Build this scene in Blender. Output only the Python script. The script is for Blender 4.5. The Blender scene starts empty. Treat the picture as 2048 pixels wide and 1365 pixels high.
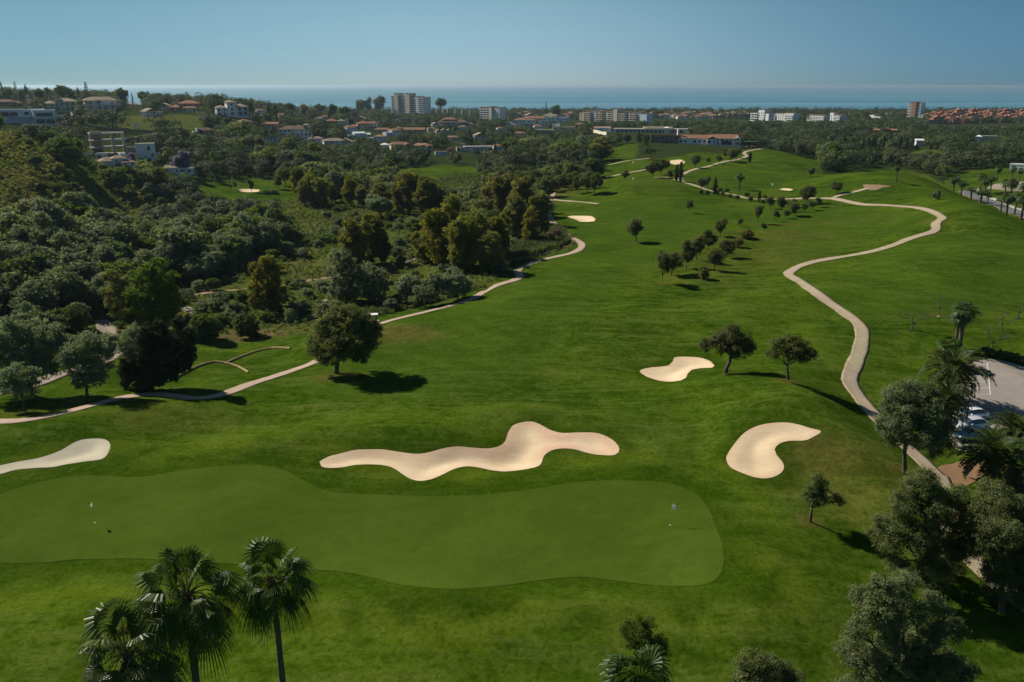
import bpy, math, random
import numpy as np
from mathutils import Vector, Matrix
from mathutils.geometry import delaunay_2d_cdt

R = math.radians
SC = bpy.context.scene
COL = SC.collection

# ------------------------------------------------------------------ camera, sky, sun, exposure
CAM_Z = 62.0
PITCH = R(17.78)
cam_data = bpy.data.cameras.new("camera")
cam_data.lens = 28.0
cam_data.sensor_width = 36.0
cam_data.clip_start = 1.0
cam_data.clip_end = 200000.0
cam = bpy.data.objects.new("camera", cam_data)
cam.location = (0, 0, CAM_Z)
cam.rotation_euler = (math.pi / 2 - PITCH, 0, 0)
COL.objects.link(cam)
SC.camera = cam

SUN_ELEV, SUN_AZ = R(40), R(-57)          # azimuth measured from +Y towards +X
world = bpy.data.worlds.new("World")
SC.world = world
world.use_nodes = True
wn = world.node_tree
wn.nodes.clear()
sky = wn.nodes.new("ShaderNodeTexSky")
sky.sky_type = 'NISHITA'
sky.sun_disc = False
sky.sun_elevation = SUN_ELEV
sky.sun_rotation = SUN_AZ
sky.altitude = 60
sky.air_density = 0.6
sky.dust_density = 0.2
sky.ozone_density = 2.0
bg = wn.nodes.new("ShaderNodeBackground")
bg.inputs["Strength"].default_value = 0.1
wo = wn.nodes.new("ShaderNodeOutputWorld")
# the air is a little bluer and the light falls off away from the sun side
wtc = wn.nodes.new("ShaderNodeTexCoord"); wsp = wn.nodes.new("ShaderNodeSeparateXYZ")
wn.links.new(wtc.outputs["Generated"], wsp.inputs[0])
def wramp(sock, lo, hi, stops):
    mr = wn.nodes.new("ShaderNodeMapRange"); mr.inputs[1].default_value = lo; mr.inputs[2].default_value = hi
    wn.links.new(sock, mr.inputs[0])
    cr = wn.nodes.new("ShaderNodeValToRGB"); cr.color_ramp.interpolation = 'EASE'
    while len(cr.color_ramp.elements) < len(stops): cr.color_ramp.elements.new(.5)
    for e, (p, c) in zip(cr.color_ramp.elements, stops): e.position = p; e.color = (*c, 1)
    wn.links.new(mr.outputs[0], cr.inputs[0])
    return cr.outputs[0]
def wmul(a, b):
    m = wn.nodes.new("ShaderNodeVectorMath"); m.operation = 'MULTIPLY'
    wn.links.new(a, m.inputs[0]); wn.links.new(b, m.inputs[1]); return m.outputs[0]
skyx = wramp(wsp.outputs[0], -.6, .6, [(0, (.265, .395, .42)), (.5, (.53, .62, .63)), (1, (.21, .37, .46))])
skyz = wramp(wsp.outputs[2], 0, .1, [(0, (.84, .87, 1.0)), (1, (1.12, 1.12, .96))])
wn.links.new(wmul(wmul(sky.outputs[0], skyx), skyz), bg.inputs[0])
wn.links.new(bg.outputs[0], wo.inputs[0])

sun_data = bpy.data.lights.new("sun", 'SUN')
sun_data.energy = 4.8
sun_data.angle = R(0.6)
sun_data.color = (1.0, 0.93, 0.82)
sun = bpy.data.objects.new("sun", sun_data)
sd = Vector((math.sin(SUN_AZ) * math.cos(SUN_ELEV), math.cos(SUN_AZ) * math.cos(SUN_ELEV), math.sin(SUN_ELEV)))
sun.rotation_euler = sd.to_track_quat('Z', 'Y').to_euler()
sun.location = (-200, 200, 300)
COL.objects.link(sun)

SC.view_settings.view_transform = 'Standard'
SC.view_settings.look = 'None'
SC.view_settings.exposure = 0.27
SC.view_settings.gamma = 1.0
SC.cycles.use_denoising = True
SC.cycles.max_bounces = 5
SC.cycles.diffuse_bounces = 2
SC.cycles.glossy_bounces = 2
SC.cycles.transmission_bounces = 3
SC.cycles.volume_bounces = 0
SC.cycles.sample_clamp_indirect = 3.0

# ------------------------------------------------------------------ picture <-> place helpers
F = 2048 * 28.0 / 36.0
CP, SP = math.cos(PITCH), math.sin(PITCH)

def ray(px, py):
    """direction of the view ray through a point of the 2048 x 1365 photograph"""
    a, b = (px - 1024) / F, (682.5 - py) / F
    return np.array((a, CP + b * SP, -SP + b * CP))

def proj(x, y, z):
    dz = z - CAM_Z
    dep = y * CP - dz * SP
    return 1024 + F * x / dep, 682.5 - F * (y * SP + dz * CP) / dep

def x_at(px, y, z):
    """east coordinate of a place y metres ahead and z high that shows in picture column px"""
    return (px - 1024) / F * (y * CP - (z - CAM_Z) * SP)

# ------------------------------------------------------------------ terrain heights
# (px, py, z): the ground seen at that point of the view stands z above the sea;  ('r', px, y, z): picture column, metres ahead, z
CTRL = [(0,1365,21.5),(1024,1365,21.5),(2048,1365,19.0),(1024,2000,21),(-200,2000,21),(2300,2000,18.5),
 (-100,1120,22),(500,1050,22.2),(1000,1080,22.3),(1400,1080,22.3),(1700,1100,21.5),(2048,1100,19.8),(1540,1250,21.3),
 (0,1000,22.2),(0,900,23),(300,880,23),(640,900,22.8),(1000,820,22.8),(1300,850,22.7),(1600,810,23.8),(1800,900,21.8),(2048,900,21),
 (-60,840,23),(200,800,23),(400,790,22.7),(640,740,23),(1000,700,23.3),(1300,720,22.8),(1500,740,23.6),(1720,680,22.4),(1750,780,21.9),(2048,720,21.2),(1900,800,21.2),
 (100,720,21.5),(300,700,21),(560,690,20.5),(-100,620,22.5),(200,600,20),(400,600,18.5),(600,600,18.5),(850,590,20),(1000,560,21.5),
 (1200,560,22.6),(1400,560,22.5),(1570,550,23),(1720,510,24.3),(1870,460,27),(2048,560,24.2),(2048,475,26.5),(2150,560,24),
 (0,500,28),(200,480,23),(400,480,20),(600,480,17.5),(800,480,18),(950,470,19),(1120,470,21.6),(-150,500,28),
 (0,400,35),(0,330,41.5),(-150,330,41.5),('r',0,245,47),('r',-150,260,51),('r',0,330,43),('r',-150,330,46),
 (200,400,27.5),(200,350,33),(350,420,21.5),(350,390,23),(110,330,39.5),('r',200,330,33),('r',110,330,38.5),
 (50,248,44),(-80,248,46),(215,310,33.5),(300,318,32.5),(350,345,27),(480,372,21.5),(560,385,21),(430,385,21.6),
 (700,352,21),(870,345,21.4),(1000,392,20.3),(480,300,27),(480,252,36),(465,226,42.5),(125,222,43.5),(205,218,43.5),(300,240,41),
 ('r',0,750,46.5),('r',200,760,45.5),('r',400,820,38),('r',600,950,27),('r',-150,750,48),('r',800,1000,18),('r',1000,1200,10),(600,300,24),(700,275,23),(800,300,20),
 ('r',0,1200,38),('r',200,1200,34),('r',400,1300,28),('r',600,1400,14),
 (1180,272,16),(1100,300,18.5),(1040,330,19),(1275,290,26),(1210,330,22),(1180,360,21.5),(1300,302,25),(1400,292,26),(1530,299,24),(1340,325,23.6),(1440,335,23),(1265,372,24.6),(1265,345,23),(1400,400,23.3),(1200,420,22),(1250,490,22),(1450,480,23),
 (1640,322,21),(1600,345,22),(1560,385,23),(1700,344,27.6),(1780,345,27.8),(1850,354,26.8),(1660,400,24),(1800,420,25.5),(1700,440,24.2),
 (1950,402,26.5),(2000,424,26.5),(2048,446,26.3),(2150,500,26.5),
 ('r',1961,278,22),('r',1961,300,19),('r',1961,325,16.4),('r',2000,257,22.6),('r',2000,278,19.2),('r',2000,298,17.3),('r',2048,232,22.2),('r',2048,252,19.0),('r',1961,254,26.5),('r',2000,238,26.5),('r',2048,214,26.3),
 ('r',1961,350,14.6),('r',1961,390,14.0),('r',2000,370,15.4),('r',2048,350,16.0),('r',2000,318,16.8),('r',2060,282,18.2),('r',2150,270,18),('r',1880,400,11.5),('r',1950,430,13),('r',2048,430,15.5),('r',2150,430,17),('r',1950,480,17),('r',2048,480,18),
 ('r',1780,420,14),('r',1700,420,15),('r',1600,560,16),('r',1500,640,16),('r',1750,560,13.5),('r',1950,600,15),('r',2100,600,15),
 ('r',1500,900,12),('r',1750,900,11),('r',2048,900,12),('r',1200,1200,10),('r',1500,1200,8),('r',1800,1200,7),('r',2080,1200,8)]
for pxk in (-100, 200, 500, 800, 1024, 1300, 1600, 1900, 2150):
    CTRL += [('r', pxk, 1750, 5.0), ('r', pxk, 1950, 2.0), ('r', pxk, 2250, -8.0)]
_f, _z = [], []
for c in CTRL:
    if c[0] == 'r':
        x_, y_, z = x_at(c[1], c[2], c[3]), c[2], c[3]; az, r = math.atan2(x_, y_), math.hypot(x_, y_)
    else:
        d = ray(c[0], c[1]); z = c[2]
        t = (z - CAM_Z) / d[2]; r = math.hypot(d[0], d[1]) * t; az = math.atan2(d[0], d[1])
    _f.append((az * 3.0, math.log(r))); _z.append(z)
_f, _z = np.array(_f), np.array(_z, float)

def _tps(d2):
    return 0.5 * d2 * np.log(d2 + 1e-12)
_n = len(_f)
_K = _tps(((_f[:, None] - _f[None]) ** 2).sum(-1)) + np.eye(_n) * 0.004
_Pm = np.hstack([np.ones((_n, 1)), _f])
_A = np.block([[_K, _Pm], [_Pm.T, np.zeros((3, 3))]])
_w = np.linalg.solve(_A, np.concatenate([_z, np.zeros(3)]))

_rs = np.random.RandomState(5)
_waves = [(_rs.uniform(0, 2 * math.pi), _rs.uniform(0, 6.28), L) for L in (70, 55, 46, 38, 33, 28, 24, 21, 18, 16, 14, 12)]
_rough = [(_rs.uniform(0, 2 * math.pi), _rs.uniform(0, 6.28), L) for L in (13, 11, 9, 8, 7, 6, 5.2, 4.5, 3.8)]
def wavesum(x, y, ws, k):
    h = 0
    for a, p, L in ws:
        h = h + k * L * np.sin((x * math.cos(a) + y * math.sin(a)) * 2 * math.pi / L + p + 1.3 * np.sin((x * math.sin(a) - y * math.cos(a)) * 2 * math.pi / (L * 1.7)))
    return h

BUMPS = []          # (x, y, rx, ry, rot, height), filled below in place coordinates
def h0(x, y):
    """smooth ground height anywhere"""
    x = np.asarray(x, float); y = np.asarray(y, float)
    sh = x.shape
    x = x.ravel(); y = y.ravel()
    az = np.arctan2(x, y); r = np.maximum(np.hypot(x, y), 14.0)
    azc = np.clip(az, R(-44), R(44))
    out = np.empty(len(x))
    for i in range(0, len(x), 60000):
        q = np.stack([azc[i:i+60000] * 3.0, np.log(np.minimum(r[i:i+60000], 2900))], -1)
        d2 = ((q[:, None] - _f[None]) ** 2).sum(-1)
        out[i:i+60000] = _tps(d2) @ _w[:_n] + _w[_n] + q @ _w[_n+1:]
    b = np.clip((np.abs(az) - R(44)) / R(60), 0, 1); b = b * b * (3 - 2 * b)
    out = out * (1 - b) + 22.0 * b
    near = np.clip((r - 14) / 20, 0, 1)
    far = np.clip(1 - (y - 1500) / 400, 0, 1)
    out = out + (wavesum(x, y, _waves, 0.0022) + wavesum(x, y, _waves[5:], 0.0014)) * near * far
    for bx, by, rx, ry, rot, hh in BUMPS:
        dx, dy = x - bx, y - by
        c, s = math.cos(rot), math.sin(rot)
        e = ((dx * c + dy * s) / rx) ** 2 + ((-dx * s + dy * c) / ry) ** 2
        out = out + hh * np.exp(-e)
    return out.reshape(sh)

def _first_P(px, py, hfun):
    d = ray(px, py); hd = math.hypot(d[0], d[1])
    rr = np.exp(np.linspace(math.log(15), math.log(2850), 900))
    t = rr / hd
    z = CAM_Z + d[2] * t
    g = hfun(d[0] * t, d[1] * t)
    below = np.nonzero(z < g)[0]
    if len(below) == 0:
        t1 = rr[-1] / hd
        return np.array((d[0] * t1, d[1] * t1, g[-1]))
    i = max(below[0], 1)
    f0, f1 = z[i-1] - g[i-1], z[i] - g[i]
    k = f0 / (f0 - f1 + 1e-12)
    tt = t[i-1] + (t[i] - t[i-1]) * k
    return np.array((d[0] * tt, d[1] * tt, z[i-1] + (z[i] - z[i-1]) * k))

# gentle mounds, swales and the raised green, at the places where the view shows them
for px, py, rx, ry, rot, hh in [(760,872,13,4,0,.7),(1035,835,6,3,0,.9),(1180,845,9,3,-.1,.6),(560,905,9,5,0,.5),(1480,775,9,5,0,.9),(1560,815,9,4,.3,.7),
     (1690,900,7,12,0,.9),(1620,940,5,5,0,-.6),(300,825,16,4,.3,.7),(90,868,9,4,0,.8),(1250,650,16,8,0,.7),(860,650,14,8,.4,.8),(1080,600,10,5,0,.5),
     (1290,378,16,7,0,1.4),(1250,392,20,6,0,-.5),(500,1220,13,3,0,.5),(1100,1225,14,2.5,.05,.7),(1120,1290,14,2.5,.05,.4),(900,1215,9,2,0,-.25),(1480,1180,5,8,0,.5),
     (1400,900,3,9,-.2,-.35),(1650,1200,6,10,0,.5),(1900,520,14,7,0,.8),(1950,470,12,6,0,-.7),(1720,375,22,9,0,.7),(1560,470,12,8,0,.7),(1620,600,12,6,.2,.6),
     (700,690,8,5,.3,.5),(480,850,10,3,.2,-.45),(1450,620,12,6,0,.5),(430,745,6,4,0,-.5),(540,725,8,4,0,-.4),(1320,735,10,5,0,-.5),(1540,905,7,5,0,-.4),(940,915,18,3,0,-.3)]:
    w = _first_P(px, py, h0)
    BUMPS.append((w[0], w[1], rx, ry, rot, hh * 1.45))

# ------------------------------------------------------------------ outlines taken from the view, laid on the ground
GREEN_MAIN = [(-150,1112),(-170,1070),(-90,1025),(0,990),(60,970),(130,955),(200,952),(275,955),(345,945),(420,935),(500,930),(560,938),(610,962),(660,984),(760,990),(850,993),(940,991),(1020,985),(1100,973),(1180,963),(1260,962),(1330,966),(1385,985),(1415,1015),(1430,1050),(1443,1085),(1448,1120),(1440,1150),(1415,1168),(1370,1173),(1300,1171),(1230,1162),(1160,1155),(1090,1160),(1020,1170),(950,1177),(880,1178),(800,1170),(740,1155),(680,1144),(619,1140),(560,1138),(490,1131),(400,1124),(328,1121),(264,1118),(200,1119),(151,1120),(80,1126),(0,1126)]
BUNK_A = [(639,926),(658,915),(674,911),(689,907),(712,902),(737,901),(765,901),(799,906),(832,910),(857,907),(886,899),(915,895),(939,897),(972,899),(997,895),(1010,885),(1016,868),(1026,853),(1047,846),(1068,846),(1084,853),(1103,863),(1126,868),(1159,867),(1192,868),(1213,875),(1231,887),(1239,901),(1229,912),(1200,912),(1175,908),(1150,901),(1126,899),(1103,903),(1088,914),(1080,932),(1055,940),(1014,945),(985,943),(956,937),(931,935),(906,941),(886,951),(861,961),(838,964),(819,959),(803,949),(790,940),(774,934),(745,931),(712,932),(683,937),(658,938),(643,935)]
BUNK_B = [(-70,962),(-60,945),(0,933),(38,925),(68,920),(98,912),(125,901),(143,890),(162,882),(189,879),(211,881),(221,891),(217,907),(204,920),(170,925),(132,931),(106,936),(68,938),(30,942),(0,950)]
BUNK_C = [(1279,743),(1298,737),(1321,735),(1338,732),(1345,725),(1348,717),(1363,715),(1392,716),(1408,719),(1422,725),(1429,733),(1424,737),(1401,738),(1382,742),(1375,749),(1372,757),(1363,762),(1343,765),(1324,764),(1304,759),(1288,752)]
BUNK_D = [(1452,920),(1457,907),(1470,888),(1487,869),(1509,856),(1536,849),(1570,847),(1596,851),(1619,858),(1642,865),(1626,876),(1609,883),(1577,884),(1558,890),(1549,901),(1553,912),(1564,925),(1568,937),(1562,948),(1547,956),(1528,959),(1506,956),(1479,946),(1460,936)]
BUNK_E = [(1134,435),(1141,433),(1165,433),(1184,434),(1191,439),(1189,444),(1175,445),(1160,445),(1152,441)]
BUNK_F = [(1558,380),(1565,377.5),(1573,377.5),(1587,380),(1580,382.5),(1570,382)]
BUNK_G = [(1338,323),(1350,320.5),(1366,320.5),(1370,326),(1356,330),(1343,329)]
BUNK_H = [(474,381.5),(486,379),(505,379.5),(520,381),(518,384),(505,385.5),(485,385)]
GREEN_FAR = [(1244,368),(1250,362),(1275,360),(1310,361),(1345,363),(1362,367),(1345,373),(1300,375),(1262,374)]
GREEN_UP = [(1255,334),(1275,323),(1296,320),(1306,322),(1296,335),(1270,338)]
GREEN_RIGHT = [(1490,384),(1530,378),(1575,386),(1590,393),(1560,398),(1510,394)]
GREEN_OLD = [(1018,596),(1030,585),(1060,581),(1090,584),(1098,593),(1080,602),(1045,606)]
LAWN_MAIN = [(-200,720),(60,706),(150,700),(245,690),(370,680),(480,682),(560,672),(620,662),(700,640),(760,629),(880,606),(940,588),(985,564),(1012,552),(1026,538),(1080,514),(1140,499),(1146,478),(1120,452),(1100,430),(1095,410),(1092,395),(1105,378),(1150,370),(1200,356),(1208,340),(1202,322),(1212,306),(1232,294),(1272,286),(1275,300),(1268,318),(1330,318),(1400,305),(1450,309),(1500,296),(1532,295),(1600,315),(1648,322),(1645,352),(1700,340),(1750,337),(1800,340),(1850,350),(1900,378),(1950,402),(2000,424),(2048,446),(2300,560),(2500,2400),(-700,2400),(-400,900)]
LAWN_HOLES = [[(395,372),(440,362),(500,358),(560,356),(600,360),(610,372),(595,395),(540,400),(470,402),(420,392)],
  [(770,345),(830,336),(880,331),(950,334),(960,344),(900,352),(860,362),(800,362),(770,352)],
  [(1080,292),(1105,288),(1130,300),(1125,318),(1090,322),(1085,308)],[(1020,345),(1060,338),(1080,352),(1050,362),(1025,358)]]
PATH_WEST = [(-70,850),(-30,845),(0,842.5),(32,843.5),(64,840),(97,833),(129,825),(161,817),(184,812),(210,804.5),(245,796),(277,790),(310,788),(339,790.5),(364,795),(390,798.5),(419,796),(451,788),(484,775),(512,765),(554,752),(596,737.5),(622,729),(645,716),(690,690),(735,660),(770,645),(809,634.5),(851,624.5),(883,616.5),(912,609),(941,600),(963,587),(989,573),(1020,563.5),(1040,557),(1041,550),(1033,543),(1040,536),(1056,530),(1082,521),(1114,513.5),(1140,508),(1159,500),(1165,491),(1156,482),(1135,470),(1112,452),(1098,430),(1098,412),(1103,397),(1108,386)]
PATH_SPUR = [(1104,399),(1116,401),(1136,402.5),(1164,404.5),(1185,407),(1196,408)]
PATH_EAST = [(1905,988),(1890,975),(1868,946),(1848,926),(1829,908),(1790,873),(1755,839),(1736,817),(1716,791),(1702,772),(1698,759),(1705,739),(1715,716),(1722.5,691),(1725,669),(1720,650),(1704,637),(1681,620),(1655,603),(1626,582),(1600,563),(1582,554),(1576,549),(1584,541),(1607,530),(1639,522),(1681,515),(1723,508),(1755,501),(1787,491),(1816,479),(1846,470),(1868,464),(1875,457),(1870,450),(1874,444),(1884,439),(1886,435),(1878,430.5),(1861,422),(1836,416),(1806,413),(1771,411),(1736,410),(1711,407),(1686,401.5),(1666,397.5),(1640,397),(1600,397.5),(1565,398.5),(1530,399),(1494,397),(1474,391),(1439,385),(1414,380),(1389,371),(1372,366),(1361,361),(1362,352),(1368,348),(1386,340),(1414,334),(1444,325),(1469,320.5),(1488,316),(1495,311.5),(1488,306.5),(1499,302),(1524,298)]
PATH_TEE = [(1666,396.5),(1676,392),(1695,387.5),(1715,383),(1736,377)]
TEE_PAD = [(1725,371),(1745,370),(1783,373),(1765,376),(1752,381),(1736,380)]
PATH_FAR_A = [(1205,333),(1236,326),(1264,321),(1299,317.5)]
PATH_FAR_B = [(1212,355),(1249,348),(1291,340),(1312,338)]
PATH_FAR_C = [(1306,355.5),(1331,354),(1349,360),(1361,362)]
TRACK_VALLEY = [(330,606),(351,600),(387,592),(429,585),(497,579),(570,572),(609,564),(654,556),(720,540)]
TRACK_GRAVEL = [(-60,800),(0,788),(60,771),(100,757),(135,744),(180,735),(215,722),(228,698),(222,678),(212,655),(200,640)]
PATH_PARK = [(1872,948),(1888,985),(1893,1010),(1908,1060),(1930,1100),(1962,1137),(2004,1171),(2052,1208),(2110,1250)]
EARTH_PATCH = [(1868,944),(1883,932),(1905,929),(1925,921),(1950,920),(1975,935),(1955,960),(1925,975),(1900,972),(1880,958)]
CAR_PARK = [(1952,722),(1987,720),(2019,726),(2048,735),(2200,780),(2330,870),(2260,940),(2080,915),(1990,906),(1917,902),(1900,880),(1896,846),(1900,815),(1915,775),(1930,745)]
BANK_SAND = [(1897,812),(1912,772),(1930,742),(1940,745),(1922,790),(1908,818)]
FAIRWAYS = [[(1110,470),(1180,420),(1260,395),(1400,405),(1470,420),(1470,440),(1400,480),(1290,540),(1180,620),(1050,760),(800,800),(620,780),(800,660),(960,600),(1080,540)],
            [(1620,600),(1720,520),(1860,470),(2048,480),(2048,600),(1900,640),(1780,640),(1730,640)],[(1480,420),(1700,415),(1830,425),(1850,450),(1700,490),(1560,530)]]
DRY = [((775,665),9,5,.9),((1690,945),5,6,.8),((1740,960),6,9,.5),((1500,520),16,10,.45),((1540,470),18,9,.55),((1590,450),12,5,.5),((1866,352),5,10,.9),((1625,903),2,3,.9),
       ((1457,748),1.8,1.6,1.2),((1378,530),9,9,.35),((1530,500),10,7,.4),((1130,486),4,3,.6),((1110,375),8,10,1),((1144,380),12,9,1.0),((930,385),14,14,.9),((1060,395),16,16,.8),((1420,560),8,6,.3),((1700,1000),6,5,.5),((1810,947),2,2,1.2),((1620,1044),1.3,1.3,1.2),((1981,704),2,2,1.1),
       ((674,752),3.2,2.2,1.0),((1577,763),1.5,1.2,1.1),((1272,486),1.5,1.5,1.0),((1343,553),2,2,.9),((1373,539),2,2,.9),((1392,523),2,2,.8),((1429,543),2,2,.9),((1416,503),2,2,.8),((1324,568),1.5,1.5,.8),((174,797),2.5,2,.7),((48,825),2.5,2,.7),((1185,340),4,14,.7),((1960,1100),8,5,.6),((345,835),8,4,.35),((1290,312),12,10,.7),((1330,345),8,12,.5),((1880,440),5,4,.6),((1720,440),16,7,.3),((1878,630),1.4,1.4,1)]

def densify(pts, closed, step=4.0):
    """smooth curve through the outline points"""
    p = np.array(pts, float); n = len(p); out = []
    rng = range(n) if closed else range(n - 1)
    for i in rng:
        if closed:
            a, b, c, d = p[(i-1) % n], p[i], p[(i+1) % n], p[(i+2) % n]
        else:
            a, b, c, d = p[max(i-1, 0)], p[i], p[i+1], p[min(i+2, n-1)]
        k = max(1, int(np.hypot(*(c - b)) / step))
        for j in range(k):
            t = j / k
            out.append(0.5 * ((2*b) + (-a+c)*t + (2*a-5*b+4*c-d)*t*t + (-a+3*b-3*c+d)*t**3))
    if not closed:
        out.append(p[-1])
    return np.array(out)

# a coarse ray table makes projecting outlines fast
_AZT = np.linspace(R(-50), R(50), 801)
_RT = np.exp(np.linspace(math.log(14), math.log(2850), 900))
_HT = h0(_RT[:, None] * np.sin(_AZT)[None], _RT[:, None] * np.cos(_AZT)[None])
def htab(x, y):
    az = np.clip(np.arctan2(x, y), _AZT[0], _AZT[-1]); lr = np.log(np.clip(np.hypot(x, y), 14.01, 2849))
    fa = (az - _AZT[0]) / (_AZT[1] - _AZT[0]); fr = (lr - math.log(14)) / (math.log(_RT[1]) - math.log(_RT[0]))
    ia = np.clip(fa.astype(int), 0, 799); ir = np.clip(fr.astype(int), 0, 898); fa = fa - ia; fr = fr - ir
    return (_HT[ir, ia]*(1-fa)*(1-fr) + _HT[ir, ia+1]*fa*(1-fr) + _HT[ir+1, ia]*(1-fa)*fr + _HT[ir+1, ia+1]*fa*fr)
def P(px, py):
    return _first_P(px, py, htab)
def Wd(pts, closed=True, step=6.0):
    q = densify(pts, closed, step)
    return np.array([P(a, b)[:2] for a, b in q])
def Wp(pts):
    return np.array([P(a, b)[:2] for a, b in pts])

def inside(x, y, poly):
    c = np.zeros(np.shape(x), bool)
    n = len(poly)
    for i in range(n):
        x0, y0 = poly[i]; x1, y1 = poly[(i+1) % n]
        if y0 == y1: continue
        m = ((y0 > y) != (y1 > y)) & (x < (x1 - x0) * (y - y0) / (y1 - y0) + x0)
        c ^= m
    return c
def dist_seg(x, y, poly, closed=True):
    d = np.full(np.shape(x), 1e9)
    n = len(poly)
    for i in range(n if closed else n - 1):
        a = poly[i]; b = poly[(i+1) % n]
        vx, vy = b[0]-a[0], b[1]-a[1]
        L = vx*vx + vy*vy + 1e-9
        t = np.clip(((x-a[0])*vx + (y-a[1])*vy) / L, 0, 1)
        d = np.minimum(d, (x-a[0]-t*vx)**2 + (y-a[1]-t*vy)**2)
    return np.sqrt(d)
def sdist(x, y, poly, margin=3.0):
    """signed distance, positive inside; exact only near the outline"""
    x = np.asarray(x); y = np.asarray(y)
    out = np.full(x.shape, -99.0)
    lo = poly.min(0) - margin; hi = poly.max(0) + margin
    m = (x > lo[0]) & (x < hi[0]) & (y > lo[1]) & (y < hi[1])
    if m.any():
        xs, ys = x[m], y[m]
        d = dist_seg(xs, ys, poly)
        out[m] = np.where(inside(xs, ys, poly), d, -d)
    return out
def sstep(a, b, v):
    t = np.clip((v - a) / (b - a), 0, 1)
    return t * t * (3 - 2 * t)

BUNKERS = [(Wd(p), dep, lab) for p, dep, lab in [(BUNK_A, .48, 'a'), (BUNK_B, .42, 'b'), (BUNK_C, .4, 'c'), (BUNK_D, .45, 'd'), (BUNK_E, .5, 'e'), (BUNK_F, .3, 'f'), (BUNK_G, .3, 'g'), (BUNK_H, .4, 'h')]]
W_LAWN = Wd(LAWN_MAIN, True, 25)
W_LAWNS = [Wd(p, True, 12) for p in LAWN_HOLES]
W_FAIR = [Wd(p, True, 20) for p in FAIRWAYS]
W_GREEN = Wd(GREEN_MAIN)

# ------------------------------------------------------------------ the ground sheet
az_f = np.linspace(R(-41), R(41), 780)
az_l = -R(41) - np.cumsum(np.linspace(R(.2), R(4.5), 59))
az_l = az_l[az_l > -math.pi]
AZ = np.concatenate([[-math.pi], az_l[::-1], az_f, -az_l, [math.pi]])
LR = np.concatenate([np.linspace(math.log(2), math.log(36), 24)[:-1], np.linspace(math.log(36), math.log(130), 420)[:-1], np.linspace(math.log(130), math.log(480), 300)[:-1], np.linspace(math.log(480), math.log(2900), 160)])
RR = np.exp(LR)
GX = RR[:, None] * np.sin(AZ)[None]; GY = RR[:, None] * np.cos(AZ)[None]
HZ = h0(GX, GY)
sd_lawn = sdist(GX, GY, W_LAWN, 12)
_big = inside(GX, GY, W_LAWN)
sd_lawn = np.where(sd_lawn == -99, np.where(_big, 99, -99), sd_lawn)
sd_any = sd_lawn
for p in W_LAWNS:
    sd_any = np.maximum(sd_any, sdist(GX, GY, p, 12))
wob = wavesum(GX, GY, _rough, 0.04)
scrub = 1 - sstep(-1.2, 1.2, sd_any + wob)
behind = (np.abs(np.arctan2(GX, GY)) > R(43)) | (np.hypot(GX, GY) < 30)
scrub = np.where(behind, 0, scrub)
# the lawn on the far bank beyond the eastern crest
bank = (GX > 110) & (GY > 190) & (GY < 465) & (GX > x_at(1893, GY, 15.0))
scrub = np.where(bank, 0, scrub)
rough_amp = wavesum(GX, GY, _rough, 0.010) * np.clip(1 - (RR[:, None] - 250) / 200, 0, 1)
HZ = HZ + rough_amp * scrub
dip = np.zeros_like(HZ)
for poly, dep, lab in BUNKERS:
    s = sdist(GX, GY, poly, 4)
    dip = np.maximum(dip, np.where(s > 0, dep * sstep(0, 3.0, s) + 0.22 * sstep(0, .5, s), 0))
    HZ = HZ + np.where((s > -3) & (s <= 0), 0.16 * dep * sstep(-2.6, -.5, s), 0) + np.where((s > 0) & (s < 98), 0.16 * dep, 0)
HG = HZ.copy()             # ground without the bunker hollows
HZ = HZ - dip
fair = np.zeros_like(HZ)
for p in W_FAIR:
    fair = np.maximum(fair, sstep(-2, 3, sdist(GX, GY, p, 6)))
apron = np.zeros_like(HZ)
s = sdist(GX, GY, W_GREEN, 8)
apron = np.where((s > -8) & (s < 1), sstep(-4.5, -1.0, s + 0.8 * wob), 0)
rim = np.where((s > -8) & (s < 0), sstep(-8, -5.2, s + 0.8 * wob) * (1 - sstep(-4.4, -3.0, s + .8 * wob)), 0)
for poly, dep, lab in BUNKERS[:4]:
    sb = sdist(GX, GY, poly, 4); apron = np.maximum(apron, np.where((sb > -3) & (sb < 1), .85 * sstep(-2.6, -.6, sb + .5 * wob), 0))
dry = np.zeros_like(HZ)
for (px, py), rx, ry, k in DRY:
    w = P(px, py)
    e = ((GX - w[0]) / rx) ** 2 + ((GY - w[1]) / ry) ** 2
    dry = np.maximum(dry, k * np.exp(-e * e * .7))
dry = np.clip(dry, 0, 1)

_mead = [Wd(q, True, 30) for q in ([(210,236),(400,232),(410,262),(340,262),(240,256)], [(350,258),(450,258),(520,266),(470,280),(350,276)], [(1470,272),(1530,270),(1530,277),(1470,279)], [(1600,274),(1760,270),(1760,276),(1600,279)], [(1830,300),(2000,302),(2000,308),(1820,307)])]
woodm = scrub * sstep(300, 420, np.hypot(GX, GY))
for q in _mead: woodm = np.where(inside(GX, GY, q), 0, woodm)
nr, na = HZ.shape
def Hgrid(x, y, arr=None):
    arr = HG if arr is None else arr
    x = np.asarray(x, float); y = np.asarray(y, float)
    az = np.arctan2(x, y); lr = np.log(np.maximum(np.hypot(x, y), 2.001))
    fa = np.interp(az, AZ, np.arange(na)); fr = np.interp(lr, LR, np.arange(nr))
    ia = np.minimum(fa.astype(int), na-2); ir = np.minimum(fr.astype(int), nr-2)
    fa = fa - ia; fr = fr - ir
    return (arr[ir, ia]*(1-fa)*(1-fr) + arr[ir, ia+1]*fa*(1-fr) + arr[ir+1, ia]*(1-fa)*fr + arr[ir+1, ia+1]*fa*fr)
def gz(x, y):
    return float(Hgrid(np.array([x]), np.array([y]), HZ)[0])

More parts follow.
